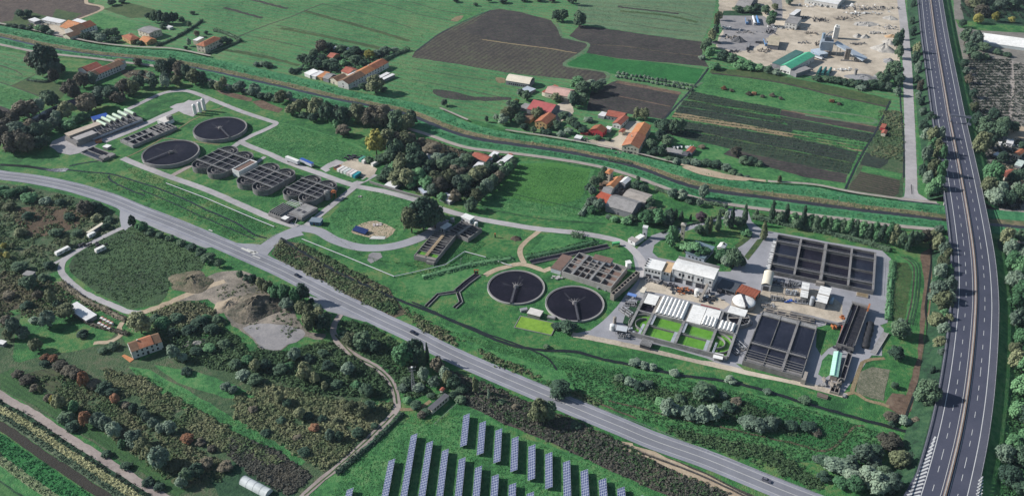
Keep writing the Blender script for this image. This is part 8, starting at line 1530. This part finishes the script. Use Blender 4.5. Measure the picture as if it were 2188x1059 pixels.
for pts, w, h, c, lab in (([(903,592),(960,577),(1020,563),(1095,553)],7,2.0,'m','long green hedge bank left of the sandy track'),([(1123,551),(1180,540),(1230,528),(1274,517)],7,2.0,'m','long green hedge bank right of the sandy track'),
    ([(1222,502),(1245,506)],6,3.2,'d','short dark clipped hedge beside the works lane'),([(800,140),(825,128),(850,116),(872,108)],6,4,'d','dark hedge running from the long farmhouse to the ploughed field'),([(640,132),(660,122),(680,108),(700,98)],4,3.5,'d','dark hedge at the upper left side of the walled garden'),
    ([(628,160),(640,150),(652,142)],4,3,'d','dark hedge beside the track at the lower left of the walled garden'),([(700,98),(740,104),(780,114),(830,122)],4,3.5,'d','dark hedge along the top of the walled garden'),([(458,67),(480,72),(502,82),(515,90)],4,3.5,'d','dark hedge behind the tall cream house'),
    ([(437,118),(470,108),(498,96),(512,90)],3,2.4,'d','dark hedge along the right side of the tall cream house garden'),([(335,100),(370,85),(400,68),(432,46)],3.5,3,'d','dark hedge bounding the bright field at top left'),([(1006,452),(1000,436),(1030,415),(1060,392),(1098,352)],5,3,'d','tall dark tree hedge along the right edge of the wooded nursery'),
    ([(1262,430),(1252,446),(1240,462)],4,3,'g','loose grey hedge left of the grey barn farm'),([(1300,342),(1350,350)],2,1.5,'d','low dark hedge on the river bank') ,([(1420,330),(1480,342),(1540,356)],3,2,'d','dark hedge behind the grey sheds on the river bank'),([(1545,440),(1500,432),(1460,420),(1400,405)],4,2.4,'d','dark hedge below the river path near the grey trees'),
    ([(1608,464),(1700,484),(1800,505),(1900,535)],6,3.5,'d','dark shrub belt at the foot of the conifer row'),([(1414,498),(1450,486),(1500,474),(1540,462)],2,1.5,'d','low hedge beside the lane to the shorter white tower'),([(1908,560),(1902,620),(1898,684)],4,2.2,'m','green hedge along the east side of the tarmac yard'),([(120,140),(110,160),(100,176),(60,172)],3,2.5,'d','dark hedge around the left field'),([(96,216),(60,228),(20,238)],3,2,'d','dark hedge at the corner of the left fields'),
    ([(150,662),(190,690),(240,705),(275,715)],3,2,'b','brown hedge beside the long open shed'),([(130,605),(180,640),(230,665),(270,685)],4,2.4,'b','brown scrubby hedge along the gravel lane in the west'),([(1330,905),(1260,880),(1170,842)],0.5,0.5,'d','x') if False else ([(860,885),(820,925),(780,960),(720,1012)],3,2.2,'d','dark straggling hedge beside the dirt track at the solar field')): hedge(pts,w,h,c,lab)
k = 0
for r, (a, b, n) in enumerate((((1322,158),(1484,186),19),((1318,165),(1478,193),18))):
    for i in range(n):
        f = i/(n-1); x, y = a[0]+(b[0]-a[0])*f+ra_.uniform(-1.5,1.5), a[1]+(b[1]-a[1])*f+ra_.uniform(-.6,.6); c = at(x,y); o = link('olive_tree', crown_mesh('B','g',ra_.randrange(4))); o.location = (c.x,c.y,0); s = ra_.uniform(3.2,4.4); o.scale = (s,s,s*.75); o.rotation_euler.z = ra_.uniform(0,6); tag(o, f'small grey green olive, {ORD[i]} from the left in the '+('upper' if r == 0 else 'lower')+' row', 'olive tree', 'olive rows below the bright green field')
for i, (x, y) in enumerate(((1547,191),(1563,195),(1610,202),(1628,208),(1650,206),(1668,212),(1776,218),(1792,224),(1600,203))):
    c = at(x,y); o = link('bush', crown_mesh('B','r' if i in (0,2,6) else 'b',i%4)); s = 4.6 if i%2 else 5.4; o.location = (c.x,c.y,0); o.scale = (s,s,s*.6); tag(o, f'round autumn bush, {ORD[sorted(range(9), key=lambda q: ((1547,1563,1610,1628,1650,1668,1776,1792,1600)[q])).index(i)]} from the left in the green field below the dusty yard', 'bush', 'autumn bushes in the green field')
# ---------------------------------------------------------------- ground cover that nobody could count
def scrub(name, pts, n, s0, s1, m, leaves=14, leaf=.5, flat=.7, seed=1, z=0, rows=None, world_pts=None, patch=0):
    R = np.random.default_rng(seed); P = np.array([(p.x,p.y) for p in world(pts)]) if world_pts is None else np.array(world_pts); lo, hi = P.min(0), P.max(0); C = np.zeros((0,2))
    while len(C) < n:
        Q = R.uniform(lo, hi, (n*3,2))
        if rows:
            a = math.radians(rows[0]); d = Q[:,0]*-math.sin(a)+Q[:,1]*math.cos(a); e = np.round(d/rows[1])*rows[1]-d; Q = Q+np.stack([-math.sin(a)*e, math.cos(a)*e],1)+R.normal(0,.18*rows[1],(len(Q),2))*rows[2]
        Q = Q[pip(Q, P.tolist())]
        if patch: nz = np.sin(Q[:,0]*.11+1.7*np.sin(Q[:,1]*.07+seed))*np.sin(Q[:,1]*.13+1.3*np.sin(Q[:,0]*.09))+.6*np.sin(Q[:,0]*.31+Q[:,1]*.23); Q = Q[nz*patch+R.uniform(-.5,1.1,len(Q)) > 0]
        if name == 'scrub':
            LN = np.array(LANES); LN = LN[(LN[:,0] > lo[0]-9)&(LN[:,0] < hi[0]+9)&(LN[:,1] > lo[1]-9)&(LN[:,1] < hi[1]+9)]
            if len(LN): Q = Q[(((Q[:,None,0]-LN[None,:,0])**2+(Q[:,None,1]-LN[None,:,1])**2) > LN[None,:,2]**2).all(1)]
        C = np.concatenate([C, Q])
    C = C[:n]+(R.normal(0,.6,(n,2)) if name == 'scrub' else 0); r = R.uniform(s0,s1,n)*R.choice([1,1,1,1.6],n); c = np.repeat(C,leaves,0); rr = np.repeat(r,leaves); d = on_sphere(n*leaves,R); d[:,2] = np.abs(d[:,2])
    V, Fq = leaf_quads(np.stack([c[:,0]+d[:,0]*rr, c[:,1]+d[:,1]*rr, z+d[:,2]*rr*flat+.05],1), d, leaf*rr**.5*R.uniform(.6,1.4,n*leaves), R)
    o = link(name, fast_mesh(name, V, Fq, m)); o['kind'] = 'stuff'; return o
def smat(name, cols): return mat(name, cols, (.035,.22,1.1), (.55,.3,.3), rough=.85, spec=.1, spread=.2)
S_MIX = smat('scrub_leaf_mixed', [(0.041,0.087,0.041),(0.074,0.121,0.053),(0.132,0.139,0.078),(0.180,0.172,0.102)]); S_GRN = smat('scrub_leaf_green', [(0.022,0.064,0.029),(0.035,0.099,0.038),(0.061,0.120,0.048)]); S_BRN = smat('scrub_leaf_brown', [(0.052,0.078,0.039),(0.109,0.117,0.064),(0.190,0.176,0.101)]); S_PUR = smat('scrub_leaf_purple', [(0.045,0.059,0.045),(0.084,0.081,0.067),(0.124,0.112,0.079)]); S_DRK = smat('scrub_leaf_dark', [(0.016,0.026,0.022),(0.029,0.042,0.032),(0.048,0.067,0.048)]); S_REED = smat('reed_leaf', [(.026,.115,.046),(.044,.17,.066),(.075,.205,.085)]); S_DRY = smat('reed_leaf_dry', [(0.160,0.160,0.080),(0.288,0.240,0.128),(0.416,0.336,0.192)]); S_CROP = smat('crop_leaf', [(0.033,0.057,0.043),(0.053,0.086,0.056),(0.075,0.111,0.069)]); S_GRY = smat('scrub_leaf_grey', [(0.038,0.072,0.048),(0.064,0.106,0.067),(0.112,0.152,0.096)])
S_STR = smat('scrub_leaf_straw', [(0.048,0.098,0.041),(0.092,0.124,0.060),(0.161,0.169,0.090),(0.218,0.221,0.127)]); S_SHR = smat('scrub_leaf_shrub', [(0.029,0.058,0.029),(0.050,0.091,0.041),(0.090,0.137,0.066)])
scrub('scrub', [(330,700),(470,700),(540,742),(600,754),(690,730),(745,745),(790,775),(832,815),(838,850),(760,845),(650,835),(560,800),(480,790),(400,770),(350,745)], 3400, .7,1.5, S_SHR, 14, .62, .8, 2, patch=.7)
scrub('scrub', [(322,660),(380,642),(440,650),(482,690),(470,708),(400,704),(330,704)], 700, .7,1.5, S_MIX, 14, .62, .9, 52)
scrub('scrub', [(505,846),(560,820),(650,838),(753,862),(838,862),(820,895),(740,970),(698,1006),(614,955),(502,893)], 2800, .6,1.3, S_STR, 13, .6, .75, 3, patch=.7)
scrub('scrub', [(225,790),(300,806),(420,876),(540,948),(610,990),(560,992),(480,965),(400,925),(330,880),(250,840)], 2100, .5,1.2, S_STR, 13, .58, .75, 4, patch=.8)
scrub('scrub', [(60,800),(150,802),(240,845),(330,905),(430,965),(490,990),(470,1030),(390,1045),(300,980),(190,895)], 1700, .5,1.1, S_MIX, 13, .58, .75, 54, patch=.9)
scrub('scrub', [(722,690),(760,745),(800,772),(840,815),(870,850),(920,840),(900,790),(860,740),(800,700),(750,685)], 900, .6,1.3, S_SHR, 13, .58, .75, 53)
scrub('scrub', [(500,930),(590,962),(665,1018),(620,1058),(540,1012),(478,960)], 1500, .6,1.1, S_PUR, 12, .55, .6, 5)
scrub('scrub', [(-40,395),(60,402),(150,422),(250,468),(250,490),(180,522),(130,555),(60,600),(-60,640)], 1300, .7,1.5, S_MIX, 13, .6, .7, 6, patch=.9)
scrub('scrub', [(-80,560),(60,590),(110,600),(230,660),(60,680),(-60,720)], 1100, .6,1.3, S_BRN, 13, .6, .7, 7, patch=.9)
scrub('scrub', [(152,580),(160,548),(270,482),(345,502),(430,550),(440,570),(360,620),(280,656),(200,620)], 1700, .35,.8, smat('pasture_leaf', [(0.043,0.086,0.043),(0.073,0.126,0.057),(0.104,0.138,0.073)]), 10, .5, .55, 8)
scrub('scrub', [(600,515),(645,524),(700,552),(770,588),(830,622),(850,655),(840,676),(780,652),(700,603),(620,566),(585,545)], 1500, .7,1.5, S_MIX, 14, .58, .85, 9, patch=.9)
scrub('scrub', [(860,655),(1000,735),(1090,775),(1190,820),(1290,860),(1285,872),(1150,822),(1000,755),(890,700)], 380, .6,1.4, S_MIX, 12, .55, .7, 10, patch=1)
scrub('scrub', [(960,792),(1040,822),(1160,872),(1240,907),(1330,945),(1330,955),(1250,945),(1380,985),(1560,1055),(1480,1075),(1340,1018),(1200,952),(1080,902),(985,855)], 2200, .6,1.2, S_PUR, 13, .58, .7, 11, patch=.6)
scrub('scrub', [(990,805),(1040,822),(1160,872),(1240,907),(1330,945),(1420,1000),(1560,1055),(1480,1070),(1340,1014),(1200,948),(1080,898),(1000,850)], 1400, .5,1.1, S_SHR, 13, .55, .7, 55)
scrub('scrub', [(1420,905),(1500,930),(1620,950),(1720,985),(1760,1030),(1740,1045),(1640,1000),(1520,955),(1430,925)], 650, .6,1.3, S_SHR, 12, .55, .7, 12, patch=1)
scrub('scrub', [(1300,800),(1420,830),(1560,850),(1680,890),(1740,905),(1700,930),(1560,895),(1420,860),(1320,835)], 750, .5,1.3, S_SHR, 12, .55, .7, 13, patch=1)
scrub('meadow', [(1200,780),(1400,800),(1600,840),(1800,895),(1900,930),(1840,1000),(1700,980),(1540,945),(1380,900),(1230,835)], 5000, .3,.6, S_GRN, 7, .5, .7, 14)
scrub('scrub', [(1880,235),(1928,240),(1930,345),(1860,335),(1868,300)], 420, .6,1.3, S_MIX, 13, .55, .8, 15)
scrub('scrub', [(640,125),(700,98),(800,118),(850,118),(800,150),(700,160),(650,152)], 900, .5,1.4, S_DRK, 13, .55, .9, 16)
scrub('scrub', [(815,380),(900,300),(1000,325),(1090,335),(1050,385),(990,430),(900,415)], 1500, .6,1.5, S_DRK, 13, .6, .9, 17)
scrub('crop', [(1478,195),(1560,212),(1668,232),(1664,246),(1690,258),(1872,288),(1838,345),(1812,370),(1700,345),(1560,314),(1412,283),(1442,240),(1462,214)], 4200, .35,.65, S_CROP, 8, .55, .8, 18, rows=(-17,5.2,.45))
scrub('nursery_stock', [(2066,120),(2160,128),(2158,240),(2140,300),(2095,262),(2070,200)], 1500, .6,1.3, S_DRK, 12, .6, 1.0, 19, rows=(0,6.0,1.0)); scrub('nursery_stock', [(2166,135),(2260,150),(2260,290),(2160,262)], 700, .6,1.3, S_DRK, 12, .6, 1.0, 20, rows=(0,6.0,1.0)); scrub('nursery_stock', [(2045,-10),(2240,-20),(2240,40),(2060,40)], 1100, .7,1.5, S_DRK, 12, .6, 1.0, 21, rows=(80,7.0,.8))
scrub('scrub', [(2100,300),(2240,300),(2240,470),(2120,440)], 900, .7,1.5, S_DRK, 12, .6, .9, 22); scrub('scrub', [(2140,520),(2240,560),(2240,1080),(2110,1080),(2135,860),(2150,700)], 2200, .7,1.6, S_GRN, 13, .6, .9, 23)
def strip_cover(name, xs, t0, t1, n, m, s0=.35, s1=.7, z=.8, seed=30, leaves=8, flat=1.3):
    A = [at(x, rv(t0,x), z) for x in xs]; B = [at(x, rv(t1,x), z) for x in xs]; scrub(name, None, n, s0, s1, m, leaves, .5, flat, seed, z, None, [(p.x,p.y) for p in A+B[::-1]])
X_ = list(range(-60,2025,15))
strip_cover('reeds', X_, .04,.62, 9000, S_REED, z=.9, seed=31); strip_cover('reeds', X_, .66,.97, 3800, S_DRY, z=.3, seed=32); strip_cover('reeds', X_, 2.2,2.7, 4500, S_REED, z=.3, seed=33)
def band_cover(n, off, w, m, seed, s0=.3, s1=.7):
    W_ = cr_spline(world([(-200,700),(0,842),(60,876),(130,922),(200,968),(270,1012),(340,1056),(420,1105)]), 6.0); A, B = [], []
    for i, p in enumerate(W_):
        d = W_[min(i+1,len(W_)-1)]-W_[max(i-1,0)]; d.normalize(); N = Vector((-d.y,d.x,0)); A.append(p+N*(off+w/2)); B.append(p+N*(off-w/2))
    scrub('reeds', None, n, s0, s1, m, 8, .5, 1.1, seed, .1, None, [(p.x,p.y) for p in A+B[::-1]])
band_cover(600,-3.3,2.4,S_DRK,41); band_cover(900,-6.3,3.4,smat('reed_leaf_pale',[(0.240,0.256,0.120),(0.384,0.384,0.208),(0.480,0.464,0.272)]),42); band_cover(800,-9.6,3,S_GRY,43); band_cover(800,-27,3.8,smat('reed_leaf_mixed',[(0.112,0.208,0.088),(0.224,0.272,0.144),(0.416,0.400,0.272)]),44); band_cover(1200,-21.2,7.6,S_REED,45)
S_LAWN = smat('grass_tufts', [(.028,.095,.034),(.050,.160,.052),(.10,.205,.075)]); S_FLD = smat('field_tufts', [(.05,.15,.06),(.085,.22,.085),(.15,.25,.11)])
for i, (p, n, m) in enumerate((([(535,306),(582,278),(600,263),(720,294),(800,335),(735,340),(690,352),(615,338)],5000,S_LAWN),([(704,468),(740,430),(800,406),(870,428),(868,470),(840,512),(790,520),(745,518)],3500,S_LAWN),([(1005,432),(1060,402),(1112,350),(1262,368),(1245,420),(1280,468),(1100,452)],6500,S_LAWN),([(150,362),(250,372),(440,446),(560,505),(500,512),(420,470),(300,425),(200,392)],3500,S_LAWN),([(262,350),(360,388),(480,440),(590,482),(560,500),(440,440),(300,390)],2200,S_LAWN),([(690,490),(770,545),(900,575),(1000,555),(1040,520),(1000,500),(930,540),(880,560),(800,560)],2200,S_LAWN),
    ([(940,700),(1150,755),(1330,785),(1330,800),(1200,790),(1040,745)],2500,S_LAWN),([(750,990),(860,900),(985,880),(1100,925),(1330,1020),(1380,1070),(700,1070)],9000,S_LAWN),([(825,137),(885,125),(1078,160),(1100,210),(1050,232),(950,238),(830,206)],5500,S_FLD),([(500,100),(620,40),(690,10),(860,-10),(1040,20),(940,62),(885,110),(820,100),(720,90),(640,100),(560,125)],11000,S_FLD),([(420,10),(560,-30),(680,-30),(680,8),(600,40),(520,70),(430,60)],5000,S_FLD),([(1235,10),(1520,0),(1498,85),(1320,60),(1250,48)],6000,smat('pale_tufts', [(.09,.16,.085),(.13,.22,.115),(.18,.25,.14)])),([(1525,160),(1620,172),(1890,232),(1870,262),(1700,226),(1500,186)],4500,S_LAWN),([(0,112),(75,120),(100,160),(60,164),(20,182),(0,178)],1800,S_FLD),([(0,184),(90,208),(60,226),(0,224)],1300,S_FLD),([(280,785),(480,880),(645,985),(560,958),(440,888),(300,810)],1500,S_LAWN),([(1908,570),(1955,565),(1948,640),(1930,688),(1906,686)],1200,S_LAWN))): scrub('grass', p, n, .12,.3, m, 5, .5, .4, 200+i)

scrub('scrub', [(440,600),(560,602),(650,690),(600,740),(520,690)], 170, .5,1.2, S_MIX, 12, .55, .7, 301, patch=1)
# ---------------------------------------------------------------- light, sky, camera
EL, AZ = math.radians(31), math.radians(-11.5)      # shadows run along +x, a little towards the camera
sd = Vector((-math.cos(AZ)*math.cos(EL), -math.sin(AZ)*math.cos(EL), math.sin(EL)))   # towards the sun
sun = bpy.data.lights.new('sun', 'SUN'); sun.energy = 5.0; sun.angle = math.radians(.53); sun.color = (1.0,.965,.92)
so = bpy.data.objects.new('sun', sun); COL.objects.link(so); so.rotation_euler = sd.to_track_quat('Z','Y').to_euler(); so.location = sd*2000
w = bpy.data.worlds.new('World'); SC.world = w; w.use_nodes = True; nt = w.node_tree
sky = nt.nodes.new('ShaderNodeTexSky'); sky.sky_type = 'NISHITA'; sky.sun_disc = False; sky.sun_elevation = EL
sky.sun_rotation = math.atan2(sd.x, sd.y); sky.air_density = 1.3; sky.dust_density = .6; sky.ozone_density = 2.0
bg = nt.nodes['Background']; bg.inputs[1].default_value = .074; nt.links.new(sky.outputs[0], bg.inputs[0])
cam = bpy.data.cameras.new('camera'); co = bpy.data.objects.new('camera', cam); COL.objects.link(co); SC.camera = co
co.location = (0,0,HC); co.rotation_euler = (math.radians(90-33.5),0,0); cam.sensor_fit = 'HORIZONTAL'; cam.sensor_width = 36; cam.lens = 36*F_/2188; cam.clip_end = 20000; cam.clip_start = 1
SC.view_settings.view_transform = 'Standard'; SC.view_settings.look = 'None'; SC.view_settings.exposure = .42; SC.view_settings.gamma = 1
SC.cycles.max_bounces = 4; SC.cycles.diffuse_bounces = 2; SC.cycles.glossy_bounces = 2; SC.cycles.transmission_bounces = 1; SC.cycles.transparent_max_bounces = 4

hz = MB().box(-1400,-400,-1,1400,2000,345).build('haze', None); hz['kind'] = 'stuff'
m = bpy.data.materials.new('haze_air'); m.use_nodes = True; nt = m.node_tree; nt.nodes.remove(nt.nodes['Principled BSDF'])
vo = nt.nodes.new('ShaderNodeVolumePrincipled'); vo.inputs['Color'].default_value = (.66,.80,1,1); vo.inputs['Density'].default_value = .000032; vo.inputs['Anisotropy'].default_value = .0
nt.links.new(vo.outputs[0], nt.nodes['Material Output'].inputs['Volume']); hz.data.materials.append(m)
SC.cycles.volume_bounces = 0
